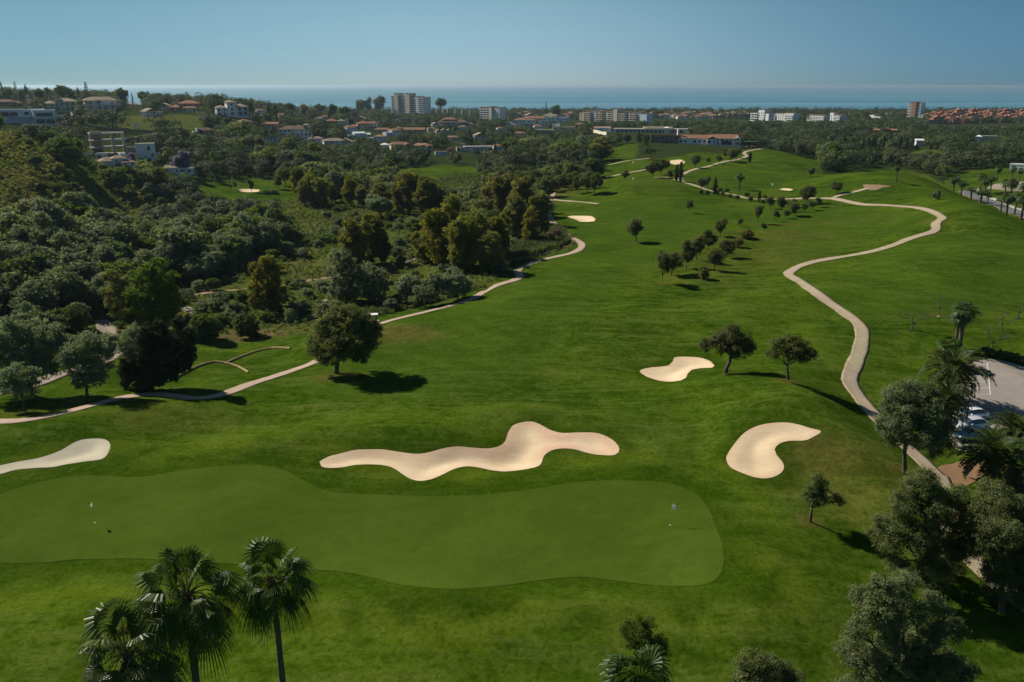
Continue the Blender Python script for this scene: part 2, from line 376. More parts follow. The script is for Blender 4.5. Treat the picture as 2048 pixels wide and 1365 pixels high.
# ------------------------------------------------------------------ mesh helpers
def tag(o, label=None, cat=None, group=None, kind=None):
    if label: o["label"] = label
    if cat: o["category"] = cat
    if group: o["group"] = group
    if kind: o["kind"] = kind
    return o

def raw_mesh(name, verts, faces_flat, loops_per, mat, smooth=False, attrs=None, mat_idx=None):
    me = bpy.data.meshes.new(name)
    verts = np.asarray(verts, np.float32)
    faces_flat = np.asarray(faces_flat, np.int32); loops_per = np.asarray(loops_per, np.int32)
    me.vertices.add(len(verts)); me.vertices.foreach_set("co", verts.ravel())
    me.loops.add(len(faces_flat)); me.loops.foreach_set("vertex_index", faces_flat)
    me.polygons.add(len(loops_per))
    me.polygons.foreach_set("loop_start", np.concatenate([[0], np.cumsum(loops_per)[:-1]]).astype(np.int32))
    me.polygons.foreach_set("loop_total", loops_per)
    me.polygons.foreach_set("use_smooth", np.full(len(loops_per), smooth))
    for k, (dom, v) in (attrs or {}).items():
        a = me.attributes.new(k, 'FLOAT', dom)
        a.data.foreach_set("value", np.asarray(v, np.float32))
    for m in (mat if isinstance(mat, (list, tuple)) else [mat]):
        me.materials.append(m)
    if mat_idx is not None:
        me.polygons.foreach_set("material_index", np.asarray(mat_idx, np.int32))
    me.update(calc_edges=True)
    return me

class MB:
    """collects shapes into one mesh"""
    def __init__(s):
        s.v = []; s.f = []; s.n = []; s.c = 0; s.t = []
    def add(s, verts, faces, tint=None):
        verts = np.asarray(verts, float).reshape(-1, 3)
        s.v.append(verts)
        for f in faces:
            s.f.extend([i + s.c for i in f]); s.n.append(len(f))
        s.t.append(np.full(len(verts), .5) if tint is None else np.asarray(tint, float))
        s.c += len(verts)
    def quads(s, q, tint=None):
        q = np.asarray(q, float); k = q.shape[1]
        n = len(q)
        s.v.append(q.reshape(-1, 3))
        s.f.extend((np.arange(n * k) + s.c).tolist()); s.n.extend([k] * n)
        s.t.append(np.full(n * k, .5) if tint is None else np.repeat(tint, k))
        s.c += n * k
    def box(s, c, size, rz=0, rx=0, ry=0, taper=1.0):
        x, y, z = [a / 2 for a in size]
        v = np.array([(-x,-y,-z),(x,-y,-z),(x,y,-z),(-x,y,-z),(-x*taper,-y*taper,z),(x*taper,-y*taper,z),(x*taper,y*taper,z),(-x*taper,y*taper,z)])
        if rz or rx or ry:
            M = np.array(Matrix.Rotation(rz, 3, 'Z') @ Matrix.Rotation(ry, 3, 'Y') @ Matrix.Rotation(rx, 3, 'X'))
            v = v @ M.T
        s.add(v + np.array(c), [(0,3,2,1),(4,5,6,7),(0,1,5,4),(1,2,6,5),(2,3,7,6),(3,0,4,7)])
    def tube(s, pts, rad, k=6, cap=True):
        pts = np.asarray(pts, float); n = len(pts)
        rad = np.broadcast_to(np.asarray(rad, float), (n,))
        tan = np.gradient(pts, axis=0); tan /= np.linalg.norm(tan, axis=1)[:, None] + 1e-9
        ref = np.array((0.31, 0.95, 0.05)) if abs(tan[0][2]) > .5 else np.array((0, 0, 1.0))
        V = []
        for i in range(n):
            u = np.cross(tan[i], ref); u /= np.linalg.norm(u) + 1e-9
            w = np.cross(tan[i], u)
            for j in range(k):
                a = 2 * math.pi * j / k
                V.append(pts[i] + rad[i] * (math.cos(a) * u + math.sin(a) * w))
        Fc = []
        for i in range(n - 1):
            for j in range(k):
                a, b = i*k + j, i*k + (j+1) % k
                Fc.append((a, b, b + k, a + k))
        if cap:
            Fc.append(tuple(range(k-1, -1, -1))); Fc.append(tuple((n-1)*k + j for j in range(k)))
        s.add(V, Fc)
    def mesh(s, name, mat, smooth=False):
        return raw_mesh(name, np.concatenate(s.v), s.f, s.n, mat, smooth, {"tint": ('POINT', np.concatenate(s.t))})
    def build(s, name, mat, parent=None, smooth=False, loc=None):
        o = bpy.data.objects.new(name, s.mesh(name, mat, smooth))
        COL.objects.link(o)
        if parent is not None: o.parent = parent
        if loc is not None: o.location = loc
        return o

def empty(name, loc, rz=0, label=None, cat=None, group=None):
    o = bpy.data.objects.new(name, None)
    o.empty_display_size = .5
    o.location = loc; o.rotation_euler = (0, 0, rz)
    COL.objects.link(o)
    return tag(o, label, cat, group)

# ------------------------------------------------------------------ materials
class NT:
    def __init__(s, name):
        s.m = bpy.data.materials.new(name); s.m.use_nodes = True
        s.t = s.m.node_tree; s.t.nodes.clear()
        s.out = s.t.nodes.new("ShaderNodeOutputMaterial")
    def n(s, typ, **kw):
        nd = s.t.nodes.new(typ)
        for k, v in kw.items():
            if k.startswith('i_'):
                key = k[2:]
                nd.inputs[int(key) if key.isdigit() else key.replace('_', ' ')].default_value = v
            else:
                setattr(nd, k, v)
        return nd
    def l(s, a, b): s.t.links.new(a, b)
    def noise(s, scale, detail=3, rough=.55, coord=None, dist=0.0, stretch=None):
        nd = s.n("ShaderNodeTexNoise"); nd.inputs["Scale"].default_value = scale
        nd.inputs["Detail"].default_value = detail; nd.inputs["Roughness"].default_value = rough; nd.inputs["Distortion"].default_value = dist
        c = coord or s.obj()
        if stretch:
            mp = s.n("ShaderNodeMapping"); mp.inputs["Scale"].default_value = stretch[0]; mp.inputs["Rotation"].default_value = (0, 0, stretch[1])
            s.l(c, mp.inputs[0]); c = mp.outputs[0]
        s.l(c, nd.inputs["Vector"])
        return nd.outputs["Fac"]
    def obj(s):
        if not hasattr(s, "_tc"): s._tc = s.n("ShaderNodeTexCoord")
        return s._tc.outputs["Object"]
    def ramp(s, fac, stops, interp='LINEAR'):
        nd = s.n("ShaderNodeValToRGB"); nd.color_ramp.interpolation = interp
        els = nd.color_ramp.elements
        while len(els) < len(stops): els.new(.5)
        for e, (p, c) in zip(els, stops):
            e.position = p; e.color = (c, c, c, 1) if isinstance(c, (int, float)) else (*c, 1)
        s.l(fac, nd.inputs[0])
        return nd.outputs[0]
    def mix(s, fac, a, b, mode='MIX'):
        nd = s.n("ShaderNodeMix", data_type='RGBA', blend_type=mode)
        for v, i in ((fac, 0), (a, 6), (b, 7)):
            if hasattr(v, 'links'): s.l(v, nd.inputs[i])
            elif i == 0: nd.inputs[0].default_value = v
            else: nd.inputs[i].default_value = (*v, 1)
        return nd.outputs[2]
    def math(s, op, a, b=0.0, c=None):
        nd = s.n("ShaderNodeMath", operation=op)
        for i, v in enumerate((a, b) if c is None else (a, b, c)):
            if hasattr(v, 'links'): s.l(v, nd.inputs[i])
            else: nd.inputs[i].default_value = v
        return nd.outputs[0]
    def attr(s, name):
        nd = s.n("ShaderNodeAttribute", attribute_name=name); return nd.outputs["Fac"]
    def bsdf(s, col, rough=.8, spec=.2, bump=None, bstr=.3, bdist=.05, metal=0.0, **kw):
        b = s.n("ShaderNodeBsdfPrincipled")
        if hasattr(col, 'links'): s.l(col, b.inputs["Base Color"])
        else: b.inputs["Base Color"].default_value = (*col, 1)
        if hasattr(rough, 'links'): s.l(rough, b.inputs["Roughness"])
        else: b.inputs["Roughness"].default_value = rough
        b.inputs["Specular IOR Level"].default_value = spec; b.inputs["Metallic"].default_value = metal
        for k, v in kw.items(): b.inputs[k.replace('_', ' ')].default_value = v
        if bump is not None:
            bn = s.n("ShaderNodeBump"); bn.inputs["Strength"].default_value = bstr; bn.inputs["Distance"].default_value = bdist
            s.l(bump, bn.inputs["Height"]); s.l(bn.outputs[0], b.inputs["Normal"])
        return b
    def done(s, sh):
        s.l(sh.outputs[0], s.out.inputs[0]); return s.m

def leaf_mat(name, c1, c2, c3=None, trans=.28, rough=.7, spec=.12, var=.5, patch=None):
    trans = trans + .17
    g_ = 1.7 if 'olive' in name else 1.0 if name in ("conifer_needles", "fan_palm_leaves", "dry_fronds", "violet_blossom", "yellow_blossom") else 1.38
    c1 = tuple(v * g_ for v in c1); c2 = tuple(v * g_ for v in c2); c3 = tuple(v * g_ for v in c3) if c3 else None
    n = NT(name)
    t = n.attr("tint")
    col = n.mix(t, c1, c2)
    if c3:
        nz = n.noise(patch or .35, 2)
        col = n.mix(n.ramp(nz, [(.45, 0.0), (.62, 1.0)]), col, c3)
    oi = n.n("ShaderNodeObjectInfo")
    rv = n.math('FRACT', n.math('ADD', oi.outputs["Random"], n.attr("tvar")))
    hs = n.n("ShaderNodeHueSaturation")
    n.l(n.math('MULTIPLY_ADD', rv, var, 1 - var * .5), hs.inputs["Value"])
    n.l(n.math('MULTIPLY_ADD', n.math('FRACT', n.math('MULTIPLY', rv, 7.31)), .035, .4825), hs.inputs["Hue"])
    n.l(n.math('MULTIPLY_ADD', n.math('FRACT', n.math('MULTIPLY', rv, 3.77)), .3, .85), hs.inputs["Saturation"])
    n.l(col, hs.inputs["Color"])
    b = n.bsdf(hs.outputs[0], rough, spec)
    tr = n.n("ShaderNodeBsdfTranslucent")
    n.l(n.mix(.5, hs.outputs[0], (c2[0] * 1.5, c2[1] * 1.5, c2[2] * .6)), tr.inputs[0])
    mx = n.n("ShaderNodeMixShader"); mx.inputs[0].default_value = trans
    n.l(b.outputs[0], mx.inputs[1]); n.l(tr.outputs[0], mx.inputs[2])
    return n.done(mx)

M = {}
M['olive'] = leaf_mat("olive_leaves", (.046, .062, .022), (.125, .145, .062))
M['olive_dark'] = leaf_mat("dark_olive_leaves", (.032, .042, .014), (.098, .108, .040))
M['olive_grey'] = leaf_mat("silver_olive_leaves", (.050, .070, .036), (.130, .155, .092))
M['euca'] = leaf_mat("yellow_green_leaves", (.066, .082, .012), (.165, .170, .026), (.175, .130, .030), .35, patch=.16)
M['bright'] = leaf_mat("bright_green_leaves", (.042, .072, .008), (.120, .165, .022), None, .38)
M['broad'] = leaf_mat("dark_green_leaves", (.026, .050, .009), (.090, .128, .026), None, .25)
M['mixed'] = leaf_mat("woodland_leaves", (.036, .050, .020), (.088, .105, .046), (.070, .092, .030), .25, var=.75, patch=.02)
M['far_olive'] = leaf_mat("distant_grey_green_leaves", (.034, .046, .020), (.100, .115, .052), None, .02, var=.7)
M['far_grey'] = leaf_mat("distant_silver_leaves", (.040, .055, .030), (.115, .135, .075), None, .02, var=.7)
M['far_dark'] = leaf_mat("distant_dark_leaves", (.014, .026, .008), (.045, .068, .020), None, .0, var=.7)
M['far_bright'] = leaf_mat("distant_fresh_leaves", (.030, .054, .008), (.085, .120, .020), None, .05, var=.6)
M['coni'] = leaf_mat("conifer_needles", (.010, .020, .006), (.030, .050, .014), None, .12)
M['maquis'] = leaf_mat("scrub_leaves", (.062, .078, .013), (.185, .190, .040), (.170, .130, .038), .25, var=.8, patch=.25)
M['reed'] = leaf_mat("reed_leaves", (.035, .055, .015), (.080, .105, .030), None, .35)
M['palm'] = leaf_mat("fan_palm_leaves", (.032, .056, .008), (.090, .140, .022), None, .25, .42, .35, var=.25)
M['date'] = leaf_mat("date_palm_leaves", (.022, .036, .008), (.066, .092, .020), None, .2, .5, .2, var=.3)
M['deadfrond'] = leaf_mat("dry_fronds", (.10, .075, .04), (.20, .155, .085), None, .2)
M['purple'] = leaf_mat("violet_blossom", (.16, .13, .26), (.30, .26, .46), None, .3)
M['yellowbloom'] = leaf_mat("yellow_blossom", (.22, .17, .02), (.35, .27, .03), None, .3)
M['browntree'] = leaf_mat("brown_twiggy_leaves", (.085, .065, .040), (.155, .120, .078), None, .2)

def bark(name, c1, c2):
    n = NT(name)
    nz = n.noise(6, 4, .6, stretch=((1, 1, .25), 0))
    return n.done(n.bsdf(n.mix(n.ramp(nz, [(.3, 0.), (.7, 1.)]), c1, c2), .9, .1, nz, .6, .04))
M['bark'] = bark("grey_bark", (.055, .045, .035), (.15, .125, .10))
M['palmbark'] = bark("palm_bark", (.075, .055, .042), (.17, .13, .105))
M['bootbark'] = bark("leaf_base_bark", (.10, .050, .028), (.20, .11, .06))

def plain(name, c, rough=.8, spec=.2, nscale=2.0, amt=.25, metal=0.0, bstr=.15):
    n = NT(name)
    nz = n.noise(nscale, 4, .65)
    d = tuple(v * (1 - amt) for v in c)
    return n.done(n.bsdf(n.mix(n.ramp(nz, [(.3, 0.), (.65, 1.)]), d, c), rough, spec, nz, bstr, .03, metal))
M['white'] = plain("white_render", (.86, .86, .85), .85, nscale=.6, amt=.12)
M['bluewhite'] = plain("cool_white_render", (.78, .84, .88), .8, nscale=.6, amt=.1)
M['cream'] = plain("cream_render", (.78, .69, .53), .9, nscale=.6, amt=.15)
M['grey'] = plain("grey_concrete", (.52, .50, .47), .9, nscale=.8)
M['pink'] = plain("dusty_pink_render", (.62, .40, .29), .9, nscale=.6)
M['redwall'] = plain("terracotta_render", (.56, .25, .185), .9, nscale=.5, amt=.2)
M['yellow'] = plain("ochre_render", (.50, .36, .10), .9, nscale=.6)
M['blue'] = plain("blue_grey_render", (.40, .50, .60), .8, nscale=.6)
M['brown'] = plain("brown_render", (.46, .32, .20), .9)
M['redbrown'] = plain("red_brown_render", (.42, .23, .14), .9)
M['stone'] = plain("stone_wall", (.33, .27, .21), .95, nscale=1.2, amt=.4)
M['darkwood'] = plain("dark_timber", (.10, .06, .04), .8)
M['timber'] = plain("cut_timber", (.42, .30, .15), .85, nscale=3, amt=.35)
M['rock'] = plain("pale_rock", (.42, .37, .30), .95, nscale=.8, amt=.4, bstr=.6)
M['metal'] = plain("painted_metal", (.5, .5, .5), .4, .5)
M['black'] = plain("black_rubber", (.02, .02, .02), .7)
M['teal'] = plain("teal_panel", (.05, .20, .24), .5)
M['greencloth'] = plain("green_awning", (.03, .13, .08), .8)
n = NT("white_flag_cloth"); b_ = n.bsdf((.85, .85, .83), .8, .1); t_ = n.n("ShaderNodeBsdfTranslucent"); t_.inputs[0].default_value = (.85, .85, .8, 1); x_ = n.n("ShaderNodeMixShader"); x_.inputs[0].default_value = .5
n.l(b_.outputs[0], x_.inputs[1]); n.l(t_.outputs[0], x_.inputs[2]); M['flag'] = n.done(x_)
M['shrubstem'] = M['bark']

def roof_mat(name, c):
    n = NT(name)
    w = n.n("ShaderNodeTexWave", wave_type='BANDS', bands_direction='X'); w.inputs["Scale"].default_value = 1.4; w.inputs["Distortion"].default_value = .6
    n.l(n.obj(), w.inputs[0])
    nz = n.noise(1.2, 4, .7)
    col = n.mix(n.ramp(nz, [(.3, 0.), (.7, 1.)]), tuple(v * .6 for v in c), c)
    return n.done(n.bsdf(col, .9, .1, w.outputs["Fac"], .4, .08))
M['tile'] = roof_mat("terracotta_tiles", (.34, .19, .12))
M['tile_red'] = roof_mat("orange_roof_tiles", (.40, .18, .115))
M['tile_pale'] = roof_mat("weathered_roof_tiles", (.40, .31, .22))
M['tile_brown'] = roof_mat("brown_roof_tiles", (.20, .13, .10))

n = NT("window_glass"); M['glass'] = n.done(n.bsdf((.03, .045, .06), .12, .6))
n = NT("sea_water")
nz1 = n.noise(.004, 4, .6, stretch=((.25, 1.8, 1), R(4)))
nz2 = n.noise(.0011, 5, .62, stretch=((.12, 2.2, 1), R(3)), dist=.4)
bmp = n.noise(.05, 5, .7, stretch=((.6, 1.6, 1), 0))
col = n.mix(n.ramp(nz2, [(.40, 0.), (.62, 1.)]), (.045, .165, .235), (.105, .250, .325))
col = n.mix(n.ramp(nz1, [(.5, 0.), (.7, .6)]), col, (.11, .28, .33))
M['sea'] = n.done(n.bsdf(col, n.ramp(nz2, [(.35, .30), (.65, .55)]), .22, bmp, .5, 1.2))

def turf(name, c_lo, c_hi, ground=False):
    n = NT(name)
    big = n.noise(.03, 4, .62, dist=1.2)
    mid = n.noise(.12, 5, .65, dist=.6)
    clm = n.noise(.55, 5, .75, dist=.4)
    fine = n.noise(2.2, 5, .8)
    grain = n.noise(9, 3, .8)
    k = 1.0 if ground else .35
    col = n.mix(n.ramp(big, [(.40, 0.), (.60, 1.)]), c_lo, c_hi)
    col = n.mix(n.ramp(mid, [(.34, .55 * k), (.52, 0.)]), col, tuple(v * .60 for v in c_lo))
    col = n.mix(n.ramp(mid, [(.52, 0.), (.72, .6 * k)]), col, (c_hi[0] * 1.35, c_hi[1] * 1.18, c_hi[2] * 2.2))
    col = n.mix(n.ramp(clm, [(.50, 0.), (.70, .75 * k)]), col, (c_hi[0] * 1.5, c_hi[1] * 1.25, c_hi[2] * (4 if ground else 1.6)))
    col = n.mix(n.ramp(clm, [(.30, .75 * k), (.50, 0.)]), col, tuple(v * .55 for v in c_lo))
    if ground:
        # finely mown fairways are a little paler; the collar round the green is longer and darker grass
        for sx, an, seed, am in ((.16, 24, .4, .5), (.2, -38, .28, .35)):
            st = n.noise(seed, 5, .72, stretch=((sx, 1.5, 1), R(an)), dist=.3)
            col = n.mix(n.ramp(st, [(.52, 0.), (.72, am * 1.3)]), col, (.125, .155, .028))
            col = n.mix(n.ramp(st, [(.26, am), (.46, 0.)]), col, (.022, .044, .002))
        col = n.mix(n.math('MULTIPLY', n.attr("fair"), .40), col, (.057, .103, .012))
        col = n.mix(n.math('MULTIPLY', n.attr("apron"), .62), col, (.028, .056, .002))
        col = n.mix(n.math('MULTIPLY', n.attr("rim"), n.ramp(mid, [(.35, .1), (.6, .6)])), col, (.100, .135, .010))
        wvb = n.n("ShaderNodeTexWave", wave_type='BANDS', bands_direction='DIAGONAL'); wvb.inputs["Scale"].default_value = .085; wvb.inputs["Distortion"].default_value = 2.5; wvb.inputs["Detail"].default_value = 2; wvb.inputs["Detail Scale"].default_value = .6
        n.l(n.obj(), wvb.inputs[0])
        col = n.mix(n.math('MULTIPLY', n.attr("fair"), n.ramp(wvb.outputs["Fac"], [(.35, .22), (.65, 0.)])), col, (.030, .062, .002))
        dr = n.mix(n.ramp(clm, [(.35, 0.), (.65, 1.)]), (.115, .075, .020), (.18, .125, .045))
        dm = n.math('MULTIPLY', n.math('MULTIPLY', n.attr("dry"), .62), n.ramp(mid, [(.35, .25), (.6, 1.)]))
        col = n.mix(dm, col, dr)
        sc = n.mix(n.ramp(n.noise(.08, 5, .7), [(.35, 0.), (.65, 1.)]), (.058, .084, .014), (.120, .112, .036))
        sc = n.mix(n.ramp(n.noise(.6, 5, .8), [(.45, 0.), (.62, .8)]), sc, (.046, .078, .012))
        sc = n.mix(n.ramp(n.noise(.045, 3, .6, dist=1.0), [(.58, 0.), (.68, .85)]), sc, (.170, .115, .060))
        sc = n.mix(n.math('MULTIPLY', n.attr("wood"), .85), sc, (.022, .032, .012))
        col = n.mix(n.attr("scrub"), col, sc)
    col = n.mix(n.ramp(fine, [(.30, .7 * k), (.52, 0.)]), col, tuple(v * .45 for v in c_lo))
    col = n.mix(n.ramp(fine, [(.55, 0.), (.75, .35 * k)]), col, (c_hi[0] * 1.5, c_hi[1] * 1.3, c_hi[2] * (3 if ground else 1.5)))
    col = n.mix(n.ramp(grain, [(.3, .30), (.55, 0.)]), col, tuple(v * .5 for v in c_lo))
    hgt = n.math('ADD', n.math('ADD', n.math('MULTIPLY', fine, .5), n.math('MULTIPLY', grain, .2)), n.math('MULTIPLY', clm, 1.2))
    return n.done(n.bsdf(col, .95, .0, hgt, .7, .16 if ground else .03))
M['ground'] = turf("mown_grass", (.028, .067, .0025), (.069, .114, .0060), True)
M['green'] = turf("putting_grass", (.050, .086, .0075), (.066, .103, .0110))

def sandmat(name, c, c2, c3):
    n = NT(name)
    a = n.noise(.25, 4, .6, dist=.6); b = n.noise(3, 5, .7); g = n.noise(25, 2, .8)
    col = n.mix(n.ramp(a, [(.42, 0.), (.60, 1.)]), c, c2)
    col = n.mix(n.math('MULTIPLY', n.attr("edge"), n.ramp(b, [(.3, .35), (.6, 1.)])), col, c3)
    col = n.mix(n.ramp(b, [(.3, .16), (.5, 0.)]), col, tuple(v * .75 for v in c))
    rk = n.noise(1.1, 4, .7, stretch=((.25, 2.2, 1), R(-14)), dist=.8)
    col = n.mix(n.ramp(rk, [(.34, .3), (.5, 0.)]), col, c3)
    col = n.mix(n.ramp(rk, [(.55, 0.), (.72, .5)]), col, tuple(min(.8, v * 1.16) for v in c2))
    return n.done(n.bsdf(col, .95, .0, n.math('ADD', b, n.math('ADD', g, rk)), .35, .05))
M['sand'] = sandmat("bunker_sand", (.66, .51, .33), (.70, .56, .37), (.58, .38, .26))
M['sand_pale'] = sandmat("pale_bunker_sand", (.50, .45, .33), (.54, .49, .37), (.44, .40, .31))

def pathmat(name, c, c2, pinkamt):
    n = NT(name)
    a = n.noise(.035, 3, .6); b = n.noise(1.5, 5, .7); g = n.noise(.4, 4, .7)
    col = n.mix(n.ramp(a, [(.47, 0.), (.53, pinkamt)]), c, c2)
    col = n.mix(n.ramp(g, [(.40, .35), (.6, 0.)]), col, tuple(v * .65 for v in c))
    col = n.mix(n.ramp(b, [(.30, .4), (.5, 0.)]), col, tuple(v * .6 for v in c))
    col = n.mix(n.math('MULTIPLY', n.attr("edge"), n.ramp(n.noise(.9, 4, .7), [(.35, .15), (.6, .85)])), col, (.16, .12, .06))
    return n.done(n.bsdf(col, .9, .15, b, .3, .02))
M['path'] = pathmat("worn_concrete", (.40, .34, .22), (.44, .33, .25), .7)
M['pathpink'] = pathmat("pinkish_concrete", (.47, .34, .26), (.42, .35, .24), .6)
M['track'] = pathmat("beaten_earth", (.30, .22, .125), (.26, .17, .10), .8)
M['gravel'] = pathmat("pale_gravel", (.33, .28, .22), (.26, .21, .16), .8)
M['asphalt'] = pathmat("worn_grey_asphalt", (.33, .29, .245), (.29, .26, .23), .8)
M['road'] = pathmat("road_asphalt", (.15, .155, .165), (.13, .135, .14), .8)
M['earth'] = pathmat("bare_orange_earth", (.33, .20, .10), (.26, .15, .09), .8)
M['paint'] = plain("white_road_paint", (.7, .68, .6), .8, nscale=5)
M['kerb'] = plain("pale_kerb_stone", (.45, .42, .36), .9, nscale=2)

# ------------------------------------------------------------------ ground, water
idx = np.arange(nr * na).reshape(nr, na)
quads = np.stack([idx[:-1, :-1], idx[:-1, 1:], idx[1:, 1:], idx[1:, :-1]], -1).reshape(-1, 4)[:, ::-1]
V = np.stack([GX, GY, HZ], -1).reshape(-1, 3)
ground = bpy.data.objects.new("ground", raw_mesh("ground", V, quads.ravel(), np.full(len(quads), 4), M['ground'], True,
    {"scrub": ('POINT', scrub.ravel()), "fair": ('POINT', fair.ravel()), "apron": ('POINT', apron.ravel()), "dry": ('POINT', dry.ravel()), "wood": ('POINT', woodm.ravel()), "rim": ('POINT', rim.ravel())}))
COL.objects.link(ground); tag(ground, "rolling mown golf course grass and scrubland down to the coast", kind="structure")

wv = []
wr = [1500, 3000, 6000, 12000, 25000, 60000, 100000]
wa = np.linspace(R(-75), R(75), 61)
for r in wr:
    for a in wa: wv.append((r * math.sin(a), r * math.cos(a), 0.0))
wf = []
for i in range(len(wr) - 1):
    for j in range(60):
        k = i * 61 + j; wf += [k, k + 61, k + 62, k + 1][::-1]
sea = bpy.data.objects.new("sea", raw_mesh("sea", wv, wf, np.full(len(wf) // 4, 4), M['sea'], True))
for v in sea.data.polygons[:1]:
    if v.normal.z < 0: sea.data.flip_normals()
COL.objects.link(sea); tag(sea, "calm blue sea reaching the horizon", kind="structure")

# ------------------------------------------------------------------ sheets: sand, greens, paths
def sheet(name, poly, mat, sp, off, prof=None, edge=None, label=None, arr=None, kind="structure"):
    poly = np.asarray(poly)
    lo, hi = poly.min(0), poly.max(0)
    # even outline
    q = []
    n_ = len(poly)
    for i in range(n_):
        a, b = poly[i], poly[(i+1) % n_]
        L = np.hypot(*(b - a)); k = max(1, int(L / sp))
        for j in range(k): q.append(a + (b - a) * j / k)
    q = np.array(q)
    gx, gy = np.meshgrid(np.arange(lo[0], hi[0], sp), np.arange(lo[1], hi[1], sp * .9))
    gx = gx + (np.arange(gx.shape[0]) % 2)[:, None] * sp * .5
    gx, gy = gx.ravel(), gy.ravel()
    s_ = sdist(gx, gy, poly, 1)
    m_ = s_ > sp * .35
    pts = np.concatenate([q, np.stack([gx[m_], gy[m_]], -1)])
    nb = len(q)
    vo, eo, fo, *_ = delaunay_2d_cdt([Vector(p) for p in pts], [(i, (i+1) % nb) for i in range(nb)], [], 1, 1e-5)
    vv = np.array([tuple(v) for v in vo])
    fl = []
    ln = []
    for f in fo:
        a, b, c = vv[f[0]], vv[f[1]], vv[f[2]]
        f = list(f)
        if (b[0]-a[0])*(c[1]-a[1]) - (b[1]-a[1])*(c[0]-a[0]) < 0: f = f[::-1]
        fl += f; ln.append(len(f))
    z = Hgrid(vv[:, 0], vv[:, 1], arr) + off
    sdv = np.maximum(sdist(vv[:, 0], vv[:, 1], poly, 1), 0)
    if prof: z = z - prof(sdv)
    at = {"edge": ('POINT', edge(sdv, vv) if edge else np.zeros(len(vv)))}
    o = bpy.data.objects.new(name, raw_mesh(name, np.column_stack([vv, z]), fl, ln, mat, True, at))
    COL.objects.link(o)
    return tag(o, label, kind=kind)

blab = {'a': "long winding pinkish sand bunker beside the putting green", 'b': "pale greyish sand bunker above the far end of the putting green", 'c': "small sand bunker beside the leaning olive tree",
        'd': "crescent-shaped sand bunker with a white rim", 'e': "small sand bunker in the middle of the fairway edge by the reeds", 'f': "tiny sand bunker beside the distant green", 'g': "sand bunker among the olives near the clubhouse", 'h': "sand bunker on the lawn beyond the creek valley"}
for poly, dep, lab in BUNKERS:
    sp = .55 if lab in 'abcd' else 1.0
    cy = poly[:, 1].mean()
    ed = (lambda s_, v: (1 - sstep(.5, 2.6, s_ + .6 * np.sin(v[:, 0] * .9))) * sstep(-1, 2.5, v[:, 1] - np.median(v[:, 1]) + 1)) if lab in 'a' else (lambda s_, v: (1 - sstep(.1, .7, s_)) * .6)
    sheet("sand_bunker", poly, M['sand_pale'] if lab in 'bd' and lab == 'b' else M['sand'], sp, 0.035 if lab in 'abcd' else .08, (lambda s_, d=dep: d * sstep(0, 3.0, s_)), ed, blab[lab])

GRN = [(W_GREEN, "large smooth pale putting green in front", .9, .03), (Wd(GREEN_FAR), "raised round putting green on the far fairway", 2.0, .06), (Wd(GREEN_UP), "putting green below the uphill lawn", 2.5, .1),
       (Wd(GREEN_RIGHT), "small distant putting green beside the pond of sand", 2.0, .08)]
for poly, lab, sp, off in GRN:
    sheet("putting_green", poly, M['green'], sp, off, None, None, lab)

def ribbon(name, pts, width, mat, label, off=.05, step=1.2, closed=False, kerb=True, kind="structure", world_pts=None):
    w = Wd(pts, False, 5.0) if world_pts is None else np.asarray(world_pts, float)
    # resample evenly, smooth a little
    seg = np.hypot(*np.diff(w, axis=0).T); L = np.concatenate([[0], np.cumsum(seg)])
    keep = np.concatenate([[True], np.diff(L) > 1e-4]); L = L[keep]; w = w[keep]
    n_ = max(3, int(L[-1] / step))
    t = np.linspace(0, L[-1], n_)
    c = np.stack([np.interp(t, L, w[:, 0]), np.interp(t, L, w[:, 1])], -1)
    for _ in range(3):
        c[1:-1] = .25 * c[:-2] + .5 * c[1:-1] + .25 * c[2:]
    tan = np.gradient(c, axis=0); tan /= np.hypot(tan[:, 0], tan[:, 1])[:, None] + 1e-9
    nrm = np.stack([-tan[:, 1], tan[:, 0]], -1)
    if callable(width): wd = width(t / L[-1])
    else: wd = np.full(n_, float(width))
    wd = wd * (1 + .05 * np.sin(t * .7) + .03 * np.sin(t * 1.9 + 1))
    ks = np.linspace(-.5, .5, 7)
    rows = []
    for k in ks:
        p = c + nrm * (wd * k)[:, None]
        rows.append(np.column_stack([p, Hgrid(p[:, 0], p[:, 1]) + off]))
    e0 = rows[0] - np.array([0, 0, off + .12]); e1 = rows[-1] - np.array([0, 0, off + .12])
    rows = [e0] + rows + [e1]
    rows = np.array(rows)                       # (9, n, 3)
    m_ = rows.shape[0]
    I = np.arange(m_ * n_).reshape(m_, n_)
    qd = np.stack([I[:-1, :-1], I[:-1, 1:], I[1:, 1:], I[1:, :-1]], -1).reshape(-1, 4)
    o = bpy.data.objects.new(name, raw_mesh(name, rows.reshape(-1, 3), qd.ravel(), np.full(len(qd), 4), mat, True, {"edge": ('POINT', np.repeat(np.array([1, 1, .25, 0, 0, 0, .25, 1, 1.]), n_))}))
    COL.objects.link(o)
    return tag(o, label, kind=kind), c

